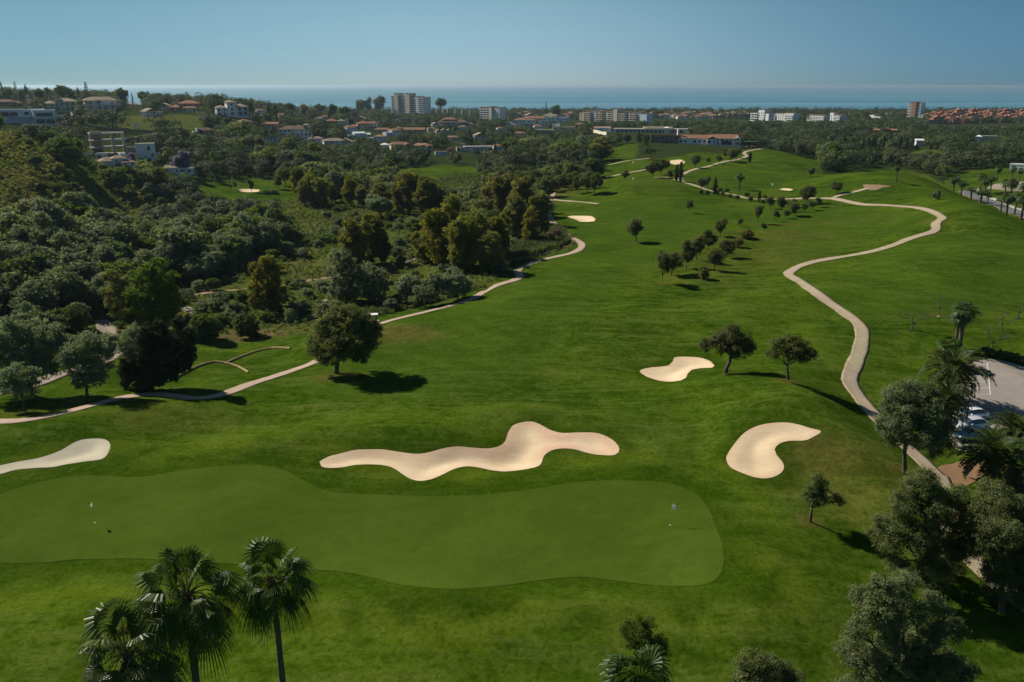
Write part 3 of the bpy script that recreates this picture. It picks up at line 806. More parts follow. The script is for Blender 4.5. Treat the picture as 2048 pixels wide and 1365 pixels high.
ribbon("cart_path", PATH_WEST, 2.0, M['pathpink'], "pinkish concrete buggy path along the edge of the creek valley")
ribbon("cart_path", PATH_SPUR, 2.0, M['path'], "short concrete spur across the grass by the pink path", .07)
ribbon("cart_path", PATH_EAST, 2.35, M['path'], "long winding concrete buggy path over the open slope", .06)
ribbon("cart_path", PATH_TEE, 2.0, M['path'], "short path up to the sandy pad on the slope", .09)
for p_, l_ in ((PATH_FAR_A, "thin concrete path under the uphill lawn"), (PATH_FAR_B, "thin concrete path below the upper green"), (PATH_FAR_C, "thin path behind the raised green")):
    ribbon("cart_path", p_, 2.0, M['path'], l_, .1, 3)
ribbon("dirt_track", TRACK_VALLEY, 2.0, M['track'], "beaten earth track through the scrub of the valley", .09)
ribbon("gravel_track", TRACK_GRAVEL, lambda t: 2.0 + 1.2 * np.sin(t * 9) ** 2, M['gravel'], "pale gravel track under the silvery olives", .08)
ribbon("footpath", PATH_PARK, 2.7, M['path'], "paved path between the olives by the car park", .08)
sheet("tee_pad", Wd(TEE_PAD), M['track'], 2.0, .09, label="flat sandy pad at the end of the short path")
sheet("bare_earth", Wd(EARTH_PATCH), M['earth'], 1.0, .05, label="patch of bare orange earth beside the date palms")
sheet("car_park", Wd(CAR_PARK), M['asphalt'], 1.5, .07, label="worn grey asphalt car park")
sheet("earth_bank", Wd(BANK_SAND), M['earth'], 1.0, .10, label="strip of orange earth along the edge of the car park")
def at_r(px, r):
    x = x_at(px, r, 15.0)
    for _ in range(3): x = x_at(px, r, gz(x, r))
    return (x, r)
road_pts = [at_r(1935, 395), at_r(1952, 358), at_r(1985, 330), at_r(2020, 303), at_r(2060, 280), at_r(2120, 260), at_r(2250, 235)]
def smooth_w(pp, k=12):
    return densify(pp, False, step=3.0)
ribbon("road", None, 7.5, M['road'], "grey asphalt road lined with palms behind the grassy crest", .08, 2, world_pts=smooth_w(road_pts))
ribbon("pavement", None, 2.4, M['kerb'], "pale pavement along the palm-lined road", .16, 2, world_pts=[(x + 5.6, y + 3.2) for x, y in smooth_w(road_pts)])
plaza = [at_r(1972, 392), at_r(2010, 378), at_r(2060, 366), at_r(2130, 372), at_r(2130, 412), at_r(2040, 412), at_r(1990, 408)]
sheet("forecourt", np.array(plaza), M['gravel'], 4, .1, label="pale forecourt beyond the palm-lined road")

# ------------------------------------------------------------------ plants
def leaf_quads(rng, pos, outw, a, b, up=.35, rnd=.9, hang=0.0):
    """diamond leaf clusters at pos, facing roughly outwards"""
    n_ = len(pos)
    nrm = outw + np.array([0, 0, up]) + rng.normal(0, rnd * .6, (n_, 3))
    nrm /= np.linalg.norm(nrm, axis=1)[:, None] + 1e-9
    t = rng.normal(0, 1, (n_, 3)); t[:, 2] -= hang
    t -= (t * nrm).sum(1)[:, None] * nrm; t /= np.linalg.norm(t, axis=1)[:, None] + 1e-9
    b_ = np.cross(nrm, t)
    k = rng.uniform(.65, 1.35, (n_, 1))
    A, B = t * a * k, b_ * b * k
    return np.stack([pos - A, pos + B - A * .1, pos + A, pos - B - A * .1], 1)

def crown_cloud(rng, lobes, leaf=.17, cover=1.5, fill=.25, clump=.5, aspect=.55, hang=0.0, up=.35, sub=3):
    """lobes: (x, y, z, rx, rz).  Leaf clumps spread over and inside the lobes."""
    Q, T = [], []
    if sub:
        ext = []
        for (x, y, z, rx, rz) in lobes:
            for _ in range(sub):
                d = rng.normal(0, 1, 3); d[2] = d[2] * .8 + .25; d /= np.linalg.norm(d)
                k = rng.uniform(.28, .5)
                ext.append((x + d[0] * rx * .85, y + d[1] * rx * .85, z + d[2] * rz * .85, rx * k, rz * k))
        lobes = [(x, y, z, rx * .93, rz * .93) for (x, y, z, rx, rz) in lobes] + ext
    for (x, y, z, rx, rz) in lobes:
        area = 4 * math.pi * rx * (rx + rz) / 2
        nl = int(area * cover / (2 * leaf * leaf * aspect))
        nc = max(6, int(nl / 38))
        d = rng.normal(0, 1, (nc, 3)); d /= np.linalg.norm(d, axis=1)[:, None]
        rr = np.where(rng.rand(nc) < fill, rng.uniform(.3, .8, nc), rng.uniform(.78, 1.12, nc))
        c = d * rr[:, None] * np.array([rx, rx, rz]) + np.array([x, y, z])
        ci = rng.randint(0, nc, nl)
        p = c[ci] + rng.normal(0, clump * .5, (nl, 3)) * np.array([1, 1, .7])
        o = (p - np.array([x, y, z])) / np.array([rx, rx, rz]); o /= np.linalg.norm(o, axis=1)[:, None] + 1e-9
        Q.append(leaf_quads(rng, p, o, leaf, leaf * aspect, up, .9, hang))
        ct = rng.uniform(0, 1, nc)
        T.append(np.clip(ct[ci] ** 1.3 * .75 + rng.uniform(-.05, .4, nl), 0, 1))
    return np.concatenate(Q), np.concatenate(T)

def limb(rng, mb, a, b, r0, r1, n_=6, wig=.12, k=6):
    a, b = np.array(a, float), np.array(b, float)
    t = np.linspace(0, 1, n_)[:, None]
    L = np.linalg.norm(b - a)
    p = a + (b - a) * t
    w = rng.normal(0, wig * L / n_, (n_, 3)); w[0] = 0; w[-1] = 0
    p = p + w + np.array([0, 0, 1]) * (np.sin(t * math.pi) * L * .06)
    mb.tube(p, r0 + (r1 - r0) * t[:, 0] ** .8, k)
    return p

def lobes_round(rng, w, h, base, n_, rl, flat=.8):
    """irregular set of lobes filling a crown of width w from height base to h"""
    out = []
    cz = (base + h) / 2; hz = (h - base) / 2
    for i in range(n_):
        a = rng.uniform(0, 2 * math.pi); u = rng.uniform(-.9, 1)
        rr = math.sqrt(max(0, 1 - u * u)) * rng.uniform(.35, .8)
        r = rl * rng.uniform(.7, 1.25)
        x = math.cos(a) * rr * (w / 2 - r * .5); y = math.sin(a) * rr * (w / 2 - r * .5)
        z = cz + u * (hz - r * flat * .8)
        out.append((x, y, z, r, r * flat))
    out.append((0, 0, cz, w * .27, hz * .6))
    return out

def tree_mesh(seed, kind, w, h, base, nl, rl, leaf, cover, tr=.2, flat=.8, clump=.5, stems=1, hang=0, aspect=.55, lean=0.0, fill=.25):
    rng = np.random.RandomState(seed)
    lb = lobes_round(rng, w, h, base, nl, rl, flat)
    mb = MB()
    q, t = crown_cloud(rng, lb, leaf, cover, fill, clump, aspect, hang)
    q[:, :, 2] = np.maximum(q[:, :, 2], .05)
    mb.quads(q, t)
    crown = mb.mesh("crown", M[kind])
    tb = MB()
    fork = base * rng.uniform(.55, .95)
    for s_ in range(stems):
        a = rng.uniform(0, 6.28); off = (0 if stems == 1 else .25) 
        b0 = np.array([math.cos(a) * off, math.sin(a) * off, -.3])
        f = np.array([math.cos(a) * off * 2 + lean, math.sin(a) * off * 2, fork])
        limb(rng, tb, b0, f, tr, tr * .75, 5, .15)
        tgt = [l for l in lb if rng.rand() < (.75 if stems == 1 else .4)] or lb[:2]
        for l in tgt:
            p = limb(rng, tb, f, (l[0], l[1], l[2]), tr * .5, tr * .12, 5, .2, 5)
    trunk = tb.mesh("trunk", M['bark'], True)
    return dict(crown=crown, trunk=trunk, w=w, h=h)

PROTO = {}
def protos():
    for i in range(6):
        PROTO.setdefault('olive', []).append(tree_mesh(10 + i, 'olive_dark', 6.2 + .5 * (i % 3), 6.2 - .4 * (i % 2), 1.7, 6 + i, 1.25, .15, 1.0, .17, fill=.15))
        PROTO.setdefault('olive_grey', []).append(tree_mesh(30 + i, 'olive_grey', 7.2, 6.8, 1.0, 11, 1.5, .18, 1.25, .2))
        PROTO.setdefault('olive_mid', []).append(tree_mesh(40 + i, 'olive', 7.0, 6.4, .9, 8, 1.6, .27, 1.3, .2, clump=.7))
        PROTO.setdefault('broad', []).append(tree_mesh(50 + i, 'broad', 7.2, 7.5, .6, 9, 1.7, .27, 1.4, .2, clump=.7))
        PROTO.setdefault('euca', []).append(tree_mesh(60 + i, 'euca', 7.0, 12.0, .8, 18, 1.5, .20, 1.15, .22, flat=1.15, clump=.55, hang=1.2))
        PROTO.setdefault('small', []).append(tree_mesh(70 + i, 'olive_dark', 4.0, 4.6, 1.3, 5 + i, .8, .12, .95, .09, clump=.4, fill=.15))
    for i in range(3):
        PROTO.setdefault('bush', []).append(tree_mesh(80 + i, 'maquis', 3.6, 2.6, .1, 7, .9, .13, 1.2, .06, clump=.35, stems=3))
        PROTO.setdefault('bush_dark', []).append(tree_mesh(85 + i, 'broad', 3.8, 2.8, .1, 7, .95, .15, 1.3, .06, clump=.35, stems=3))
        PROTO.setdefault('bush_green', []).append(tree_mesh(90 + i, 'bright', 3.6, 2.8, .1, 7, .9, .15, 1.2, .06, clump=.35, stems=3))
        PROTO.setdefault('bush_grey', []).append(tree_mesh(95 + i, 'olive_grey', 3.8, 3.0, .1, 7, .95, .14, 1.2, .06, clump=.35, stems=3))
        PROTO.setdefault('pine', []).append(tree_mesh(100 + i, 'broad', 11, 11, 6.0, 12, 2.1, .32, 1.3, .35, flat=.55, clump=.8))
    PROTO['brown'] = [tree_mesh(111 + i, 'browntree', 5, 5, .6, 8, 1.1, .13, .8, .1, clump=.4) for i in range(2)]
    PROTO['bright'] = [tree_mesh(121 + i, 'bright', 7.5, 8.0, .8, 12, 1.6, .22, 1.3, .2) for i in range(2)]
    PROTO['purple'] = [tree_mesh(131, 'purple', 8, 7, 2.2, 12, 1.5, .2, 1.2, .2, flat=.7)]
    PROTO['yellowbloom'] = [tree_mesh(133, 'yellowbloom', 5, 5, .6, 8, 1.2, .2, 1.1, .1)]
    # column cypresses
    for i in range(2):
        rng = np.random.RandomState(140 + i); mb = MB()
        lb = [(rng.normal(0, .1), rng.normal(0, .1), z, .25 + .85 * math.sin(math.pi * min(1, (z + 1.2) / 11.5)) ** .8, .8) for z in np.linspace(.8, 9.6, 13)]
        q, t = crown_cloud(rng, lb, .15, 1.3, .2, .25, .5, -1.5, .5, 1)
        mb.quads(q, t); tb = MB(); tb.tube([(0, 0, -.3), (0, 0, 5), (0, 0, 9)], [.16, .1, .03])
        PROTO.setdefault('cypress', []).append(dict(crown=mb.mesh("crown", M['coni']), trunk=tb.mesh("trunk", M['bark']), w=2.2, h=10.2))
    # tiered araucaria
    rng = np.random.RandomState(150); mb = MB(); tb = MB(); tb.tube([(0, 0, -.3), (0, 0, 9), (0, 0, 17)], [.3, .2, .04])
    for z in np.arange(2.5, 17, 1.15):
        R_ = 3.4 * (1 - z / 18.5)
        for j in range(7):
            a = j * 2 * math.pi / 7 + z
            tip = np.array([math.cos(a) * R_, math.sin(a) * R_, z + .25 * R_])
            tb.tube([(0, 0, z), tip * np.array([.5, .5, 1]) - np.array([0, 0, .1 * R_]), tip], [.06, .04, .02], 4)
            kk = int(60 * R_) + 20; tt = rng.uniform(.25, 1, kk)[:, None]
            p = np.array([0, 0, z]) * (1 - tt) + tip * tt + rng.normal(0, .13, (kk, 3))
            mb.quads(leaf_quads(rng, p, rng.normal(0, 1, (kk, 3)), .2, .08), rng.rand(kk))
    PROTO['araucaria'] = [dict(crown=mb.mesh("crown", M['coni']), trunk=tb.mesh("trunk", M['bark']), w=6.4, h=17.2)]
    # bare almond trees
    for i in range(4):
        rng = np.random.RandomState(160 + i); tb = MB(); tw = MB(); tips = []
        def grow(p, d, L, r, lev):
            e = p + d * L
            limb(rng, tb if lev < 3 else tw, p, e, r, r * .62, 4, .25, 5 if lev < 2 else 3)
            if lev >= 4: tips.append(e); return
            for _ in range(rng.randint(2, 4) if lev < 3 else 3):
                nd = d + rng.normal(0, .55, 3); nd[2] = nd[2] * .8 + .12; nd /= np.linalg.norm(nd)
                grow(e, nd, L * rng.uniform(.62, .82), r * .6, lev + 1)
        grow(np.array([0, 0, -.2]), np.array([rng.normal(0, .15), 0, 1.0]), 1.3, .14, 0)
        tips = np.array(tips); kk = rng.randint(0, len(tips), 260)
        p = tips[kk] + rng.normal(0, .2, (260, 3))
        tw.quads(leaf_quads(rng, p, rng.normal(0, 1, (260, 3)), .06, .025), rng.rand(260))
        PROTO.setdefault('bare', []).append(dict(crown=tw.mesh("crown", M['bark']), trunk=tb.mesh("trunk", M['bark'], True), w=3.6, h=4.0))
protos()

def fan_palm_mesh(seed, H, nf, crown_r=2.3, seg=22, lean=0.3, trunk_r=.2, dead=6):
    rng = np.random.RandomState(seed); mb = MB(); dm = MB(); tb = MB(); sm = MB()
    top = np.array([lean, rng.normal(0, .1), H])
    def frond(el, az_, target, pl, br, droop):
        d = np.array([math.cos(az_) * math.cos(el), math.sin(az_) * math.cos(el), math.sin(el)])
        side = np.array([-math.sin(az_), math.cos(az_), 0])
        n_ = np.cross(d, side)
        pe = top + d * pl - np.array([0, 0, droop * pl * .25])
        sm.tube([top, top + d * pl * .5 + np.array([0, 0, .05]), pe], [.035, .028, .02], 4, False)
        d2 = d - np.array([0, 0, droop * .45]); d2 /= np.linalg.norm(d2)
        qs = []; ts = []
        roll = rng.normal(0, .35)
        sd_ = side * math.cos(roll) + n_ * math.sin(roll)
        nn_ = np.cross(d2, sd_); nn_ /= np.linalg.norm(nn_)
        for j in range(seg):
            f = (j + .5) / seg * 2 - 1
            th = f * R(118)
            u = d2 * math.cos(th) + sd_ * math.sin(th)
            L = br * (1 - .22 * abs(f) ** 2) * rng.uniform(.9, 1.08)
            wv_ = np.cross(u, nn_); 
            tw_ = nn_ * (.35 if j % 2 else -.35)
            p0 = pe; p1 = pe + u * L * .46 + nn_ * .06; p2 = pe + u * L * .76 - np.array([0, 0, .11 * L]) * (1 + droop)
            p3 = pe + u * L * 1.0 - np.array([0, 0, .42 * L]) * (1 + .8 * droop * rng.uniform(.6, 1.3))
            w1 = L * .46 * R(236) / seg * .56; wa, wb = (wv_ + tw_) * w1, (wv_ * .75 + tw_ * .6) * w1 * .75
            qs += [(p0, p1 + wa, p1, p0 + (p1 - wa - p0) * .02), (p0, p1, p1 - wa, p0), (p1 - wa, p1 + wa, p2 + wb, p2 - wb)]
            qs += [(p2 - wb, p2 + wb, p3 + wb * .15, p3 - wb * .15)]
            ts += [rng.uniform(.2, .8)] * 4
        target.quads(np.array(qs), np.array(ts))
    for i in range(nf):
        f = (i + .5) / nf
        el = R(84) - f ** .85 * R(148) + rng.normal(0, R(11))
        az_ = i * 2.39996 + rng.normal(0, .45)
        frond(el, az_, mb, crown_r * .52 * rng.uniform(.7, 1.2), crown_r * .52 * rng.uniform(.8, 1.15), max(0, .25 + f * .9) * rng.uniform(.6, 1.3))
    for i in range(dead):
        frond(R(-68) + rng.normal(0, .1), rng.uniform(0, 6.28), dm, crown_r * .35, crown_r * .45, .6)
    tt = np.linspace(0, 1, 14)[:, None]
    pts = np.array([0, 0, -.3]) * (1 - tt) + top * tt; pts[:, 0] = lean * tt[:, 0] ** 1.6
    rad = trunk_r * (1.25 - .45 * tt[:, 0]) + rng.uniform(-.012, .012, 14)
    tb.tube(pts, rad, 9)
    bt = MB()
    for i in range(26):      # cut leaf bases under the crown
        a = i * 2.4; z = top[2] - .05 - i * .05
        o = np.array([math.cos(a), math.sin(a), 0]) * trunk_r * .8
        c = np.array([top[0], top[1], z])
        bt.tube([c + o, c + o * 2.0 + np.array([0, 0, .22])], [.07, .03], 4)
    r = dict(crown=mb.mesh("crown", M['palm']), trunk=tb.mesh("trunk", M['palmbark'], True), leaf_stalks=sm.mesh("leaf_stalks", M['deadfrond']), leaf_bases=bt.mesh("leaf_bases", M['bootbark']), w=crown_r * 2, h=H + crown_r * .9)
    if dead: r['dry_fronds'] = dm.mesh("dry_fronds", M['deadfrond'])
    return r

def date_palm_mesh(seed, H, nf=46, L=3.6, trunk_r=.36, nleaf=44):
    rng = np.random.RandomState(seed); mb = MB(); tb = MB(); sm = MB()
    top = np.array([0, 0, H])
    for i in range(nf):
        f = (i + .5) / nf
        el = R(86) - f * R(112) + rng.normal(0, R(5)); az_ = i * 2.39996 + rng.normal(0, .15)
        ll = L * rng.uniform(.85, 1.1) * (.75 + .5 * min(f * 3, 1) * .5)
        hd = np.array([math.cos(az_), math.sin(az_), 0])
        s = np.linspace(0, 1, 9); ang = el - s ** 1.3 * R(62 + 25 * (1 - abs(f - .5)))
        step = ll / 8
        p = [top + hd * .12]
        for a in ang[1:]:
            p.append(p[-1] + (hd * math.cos(a) + np.array([0, 0, math.sin(a)])) * step)
        p = np.array(p)
        sm.tube(p, np.linspace(.045, .012, 9), 4, False)
        tan = np.gradient(p, axis=0); tan /= np.linalg.norm(tan, axis=1)[:, None]
        side = np.array([-math.sin(az_), math.cos(az_), 0])
        u = rng.uniform(.12, 1, nleaf * 2); u.sort()
        x = u * 8; i0 = np.minimum(x.astype(int), 7); fr = (x - i0)[:, None]
        b = p[i0] * (1 - fr) + p[i0 + 1] * fr; tg = tan[i0]
        sg = np.where(np.arange(len(u)) % 2, 1, -1)[:, None]
        upv = np.cross(tg, side[None]); upv *= np.sign(upv[:, 2:3] + 1e-6)
        d = side[None] * sg * .8 + tg * .55 + upv * rng.uniform(.1, .5, (len(u), 1)); d[:, 2] -= .12
        d /= np.linalg.norm(d, axis=1)[:, None]
        ln = (.52 * np.sin(np.clip(u * 1.05, 0, 1) * math.pi * .9 + .25) + .12)[:, None] * rng.uniform(.85, 1.15, (len(u), 1))
        wv_ = np.cross(d, upv) * .042
        e = b + d * ln; e[:, 2] -= .05
        m_ = b + d * ln * .5
        mb.quads(np.stack([b, m_ + wv_ * 1.3, e, m_ - wv_ * 1.3], 1), rng.uniform(.1, .9, len(u)))
    zz = np.linspace(-.3, H, 10)
    tb.tube(np.column_stack([np.zeros(10), np.zeros(10), zz]), trunk_r * (1 + .12 * np.sin(zz * 7)) * np.where(zz > H - .9, 1.25, 1), 10)
    for i in range(60):
        a = i * 2.4; z = H - .1 - i * .03
        o = np.array([math.cos(a), math.sin(a), 0]) * trunk_r
        c = np.array([0, 0, z]); tb.tube([c + o, c + o * 1.5 + np.array([0, 0, .25])], [.08, .04], 4)
    return dict(crown=mb.mesh("crown", M['date']), trunk=tb.mesh("trunk", M['bootbark'], True), leaf_stalks=sm.mesh("leaf_stalks", M['olive_grey']), w=L * 1.8, h=H + L * .6)

# ------------------------------------------------------------------ placing plants
NKIND = {'olive': 'olive_tree', 'olive_grey': 'olive_tree', 'olive_mid': 'olive_tree', 'broad': 'broadleaf_tree', 'euca': 'eucalyptus_tree', 'small': 'olive_tree', 'bush': 'shrub', 'bush_dark': 'shrub',
         'bush_green': 'shrub', 'bush_grey': 'shrub', 'pine': 'umbrella_pine', 'brown': 'bare_tree', 'bright': 'broadleaf_tree', 'purple': 'jacaranda_tree', 'yellowbloom': 'blossoming_tree', 'cypress': 'cypress_tree', 'araucaria': 'araucaria_tree', 'bare': 'bare_tree',
         'fan': 'fan_palm', 'date': 'date_palm'}
CATN = {'olive_tree': 'olive tree', 'broadleaf_tree': 'broadleaf tree', 'eucalyptus_tree': 'eucalyptus tree', 'shrub': 'shrub', 'umbrella_pine': 'pine tree', 'bare_tree': 'bare tree', 'jacaranda_tree': 'jacaranda tree',
        'blossoming_tree': 'blossoming tree', 'cypress_tree': 'cypress', 'araucaria_tree': 'araucaria', 'fan_palm': 'fan palm', 'date_palm': 'date palm'}
prng = np.random.RandomState(99)
def plant(kind, x, y, z, sx, sz, label, group=None, proto=None, rz=None):
    pr = proto or PROTO[kind][prng.randint(len(PROTO[kind]))]
    if len(label.split()) > 15: label = label.replace('tall yellow-green acacia', 'acacia').replace('some way ', '').replace('dull ', '').replace('massive ', '').replace('rounded ', '').replace('tiny ', '')
    nm = NKIND[kind]
    root = empty(nm, (x, y, z - .05), prng.uniform(0, 6.28) if rz is None else rz, label, CATN[nm], group)
    root.scale = (sx, sx, sz)
    for part in ('trunk', 'crown', 'leaf_stalks', 'leaf_bases', 'dry_fronds'):
        if part in pr:
            o = bpy.data.objects.new(part, pr[part]); COL.objects.link(o); o.parent = root
    return root

def height_to(B, ytop):
    """metres from ground point B up to the picture row ytop"""
    k = (682.5 - ytop) / F
    # (y*SP + dz*CP)/(y*CP - dz*SP) = k
    dz = (k * B[1] * CP - B[1] * SP) / (CP + k * SP)
    return dz + CAM_Z - B[2]
def dep(B):
    return B[1] * CP - (B[2] - CAM_Z) * SP

KEEP_OUT = []      # (x, y, radius) of placed plants
def T(kind, bx, by, ytop, wpx, label, group=None, r=None, proto=None, rz=None):
    if r is None: B = P(bx, by)
    else:
        x_, y_ = at_r(bx, r); B = np.array((x_, y_, gz(x_, y_)))
    if r is None: B[2] = gz(B[0], B[1])
    h = height_to(B, ytop); w = wpx * dep(B) / F
    pr = proto or PROTO[kind][prng.randint(len(PROTO[kind]))]
    KEEP_OUT.append((B[0], B[1], w * .42))
    return plant(kind, B[0], B[1], B[2], w / pr['w'], h / pr['h'], label, group, pr, rz)

def custom_tree(name, cat, label, bx, by, lobes, mat, trunk_px, tr=.22, leaf=.15, cover=1.25, group=None, clump=.45, hang=.3, aspect=.5, seed=1, yoff=0.0, branches=True, fill=.3, barkm='bark'):
    """a tree whose crown lobes are given where they show: (px, py, r_px, depth offset in m)"""
    rng = np.random.RandomState(seed)
    B = P(bx, by); B[2] = gz(B[0], B[1])
    L = []
    for lb_ in lobes:
        px, py, rp, dy = lb_[:4]; asp_ = lb_[4] if len(lb_) > 4 else .88
        Y = B[1] + dy + yoff
        d = ray(px, py); t = Y / d[1]
        c = np.array([d[0] * t, Y, CAM_Z + d[2] * t])
        rr = rp * t / F
        L.append((c[0] - B[0], c[1] - B[1], c[2] - B[2], rr, rr * asp_))
    root = empty(name, tuple(B), 0, label, cat, group)
    mb = MB(); q, t = crown_cloud(rng, L, leaf, cover, fill, clump, aspect, hang)
    q[:, :, 2] = np.maximum(q[:, :, 2], .05)
    mb.quads(q, t); mb.build("crown", M[mat], root)
    tb = MB()
    pts = [np.array([0, 0, -.3])]
    for (px, py) in trunk_px:
        d = ray(px, py); tt = (B[1] + yoff * .6) / d[1]
        pts.append(np.array([d[0] * tt - B[0], yoff * .6, CAM_Z + d[2] * tt - B[2]]))
    pts = np.array(pts)
    # smooth trunk
    tt = np.linspace(0, len(pts) - 1, 4 * (len(pts) - 1) + 1)
    sp = np.column_stack([np.interp(tt, range(len(pts)), pts[:, i]) for i in range(3)])
    for _ in range(2): sp[1:-1] = .25 * sp[:-2] + .5 * sp[1:-1] + .25 * sp[2:]
    tb.tube(sp, np.linspace(tr * 1.15, tr * .8, len(sp)), 8)
    f = sp[-1]
    if branches:
        for l in L:
            p = limb(rng, tb, f, (l[0], l[1], l[2]), tr * .5, tr * .14, 6, .25, 5)
            for _ in range(3):
                e = np.array(l[:3]) + rng.normal(0, l[3] * .5, 3)
                limb(rng, tb, p[3], e, tr * .2, .02, 4, .25, 4)
    tb.build("trunk", M[barkm], root, True)
    for l in L: KEEP_OUT.append((B[0] + l[0], B[1] + l[1], l[3] * .8))
    return root

OL = ("olive_tree", "olive tree")
custom_tree(*OL, "big round olive tree casting a long shadow beside the pink path", 673, 747,
    [(690,640,34,0),(655,660,30,-1),(722,652,33,1),(640,692,26,0),(675,690,36,-2),(715,690,34,-1),(742,665,25,1),(655,715,20,-1.5),(722,712,17,-1),(693,664,34,2),(640,668,20,2),(700,628,22,1.5),(735,700,18,1)],
    'olive_dark', [(673,735),(677,715)], .36, .15, 1.2, seed=3)
custom_tree(*OL, "leaning olive tree with a crooked trunk beside the small bunker", 1452, 747,
    [(1462,668,20,0),(1485,682,22,.5),(1440,684,20,-.5),(1415,690,14,0),(1470,695,22,-1),(1497,697,14,.5),(1452,675,18,1.5),(1446,696,14,0),(1480,706,14,0)],
    'olive_dark', [(1452,738),(1459,726),(1462,712)], .26, .13, 1.2, seed=5)
custom_tree(*OL, "olive tree with a flat round crown next to the leaning one, shadow reaching the path", 1577, 760,
    [(1580,690,20,0),(1556,693,17,-.5),(1605,695,19,.5),(1620,710,13,0),(1545,708,10,0),(1582,705,18,-1),(1606,716,13,-1),(1580,684,15,1.5)],
    'olive_dark', [(1576,750),(1574,732)], .17, .13, 1.2, seed=6)
custom_tree(*OL, "small olive tree alone on the brown slope below the crescent bunker", 1621, 1044,
    [(1634,965,16,0),(1628,985,18,0),(1645,985,17,.5),(1668,996,12,.3),(1680,1000,9,0),(1622,1000,13,-.4),(1642,1003,13,-.5),(1634,955,9,0)],
    'olive', [(1621,1034),(1624,1016)], .13, .085, 1.2, seed=7, clump=.3)
custom_tree(*OL, "large olive tree covering the end of the winding path near the parked cars", 1810, 948,
    [(1800,790,30,1),(1835,780,28,2),(1858,800,26,1),(1815,825,36,0),(1850,835,34,0),(1790,850,30,-1),(1880,850,26,1),(1820,870,32,-1.5),(1790,875,22,0),(1860,875,28,-1),(1885,885,20,0),(1770,855,16,-.5),(1775,810,15,1),(1870,905,14,-.5),(1840,815,32,3)],
    'olive', [(1809,930),(1809,905),(1812,880)], .22, .105, 1.2, seed=8, clump=.4)
custom_tree(*OL, "big grey-green olive tree in the lower corner, above the dark shadow", 1862, 1172,
    [(1845,965,34,1),(1905,1000,32,2),(1900,1120,34,1),(1760,1065,22,0),(1870,1150,34,0),(1935,1085,34,1),(1835,975,30,1),(1868,985,24,2),(1805,1010,28,0),(1850,1020,38,0),(1790,1050,32,-.5),(1830,1070,36,-1),(1890,1050,34,1),(1930,1040,32,1.5),(1775,1085,24,-1),(1870,1100,30,-1),(1915,1095,28,0),(1955,1060,22,2),(1850,1140,26,-2),(1795,1130,22,-1.5),(1880,1140,20,-1)],
    'olive', [(1862,1150),(1852,1120)], .2, .08, 1.2, seed=9, clump=.34)
custom_tree(*OL, "big olive tree over the footpath at the edge of the photo", 2005, 1224,
    [(2060,1110,44,2),(1990,990,34,3),(1960,1075,32,2),(2045,1180,36,0),(2000,1160,32,0),(2000,1010,34,2),(2040,1020,34,3),(1965,1040,32,1),(2010,1065,38,0),(1970,1095,30,0),(2045,1090,34,1),(2020,1140,28,0),(2080,1060,36,1),(1990,1130,22,-.5),(2050,1150,22,0)],
    'olive_dark', [(2003,1195),(2003,1160)], .24, .08, 1.4, seed=10, clump=.34)
custom_tree(*OL, "bushy olive tree rising from the bottom edge by the dark shadow", 1800, 1440,
    [(1735,1195,28,1),(1815,1160,26,3),(1868,1215,30,3),(1905,1260,26,3),(1780,1200,34,1),(1850,1270,36,2),(1830,1330,46,1),(1700,1300,30,0),(1880,1340,34,1),(1765,1180,26,1),(1800,1175,20,2),(1740,1230,30,0),(1780,1240,36,1),(1830,1225,26,2),(1715,1260,22,-.5),(1760,1300,38,0),(1820,1300,34,1),(1860,1280,22,1.5),(1730,1330,30,-1),(1790,1360,38,-1),(1850,1350,30,0),(1700,1370,26,-1),(1900,1320,26,2),(1930,1345,22,2),(1915,1370,26,1)],
    'olive', [(1800,1400),(1795,1340)], .26, .075, 1.2, seed=11, clump=.3)
custom_tree(*OL, "rounded silvery olive crown at the bottom edge, right of the fan palm", 1520, 1440,
    [(1505,1320,28,0),(1530,1345,32,0),(1485,1345,24,0),(1565,1340,22,.6),(1590,1355,18,.5),(1500,1375,34,-1),(1560,1385,36,0),(1545,1325,14,.5)],
    'olive', [(1520,1400),(1515,1370)], .2, .07, 1.2, seed=12, clump=.28)
custom_tree("broadleaf_tree", "broadleaf tree", "bright green small-leaved tree just above the fan palm at the bottom edge", 1292, 1370,
    [(1270,1255,20,0),(1295,1248,18,.4),(1250,1262,14,0),(1288,1275,24,-.3),(1315,1280,20,.2),(1265,1280,18,-.3),(1305,1300,22,0),(1325,1300,14,0),(1285,1300,16,0)],
    'bright', [(1292,1345),(1290,1310)], .12, .065, .95, seed=13, clump=.26)
custom_tree("bare_tree", "bare tree", "grey leafless bush behind the lower date palm", 2030, 1010,
    [(2010,960,20,0),(2035,955,22,0),(2020,985,22,0),(2050,980,24,0),(2000,985,12,0)], 'browntree', [(2030,1000)], .1, .08, .45, seed=14)
custom_tree(*OL, "silvery olive tree on the lawn, second from the dark conifer", 49, 823,
    [(35,745,24,0),(62,755,20,0),(20,770,22,0),(48,778,24,-1),(10,752,18,1)], 'olive_grey', [(47,812),(45,795)], .15, .13, 1.2, seed=15)
custom_tree(*OL, "silvery olive tree standing between the track and the dark conifer", 174, 794,
    [(175,680,24,0),(205,685,22,1),(150,705,26,0),(190,715,30,0),(215,705,18,1),(135,722,20,-.5),(165,740,26,-1),(205,740,20,0),(155,762,18,-1),(188,762,16,-1)], 'olive_grey', [(173,780),(173,765)], .2, .14, 1.2, seed=16)
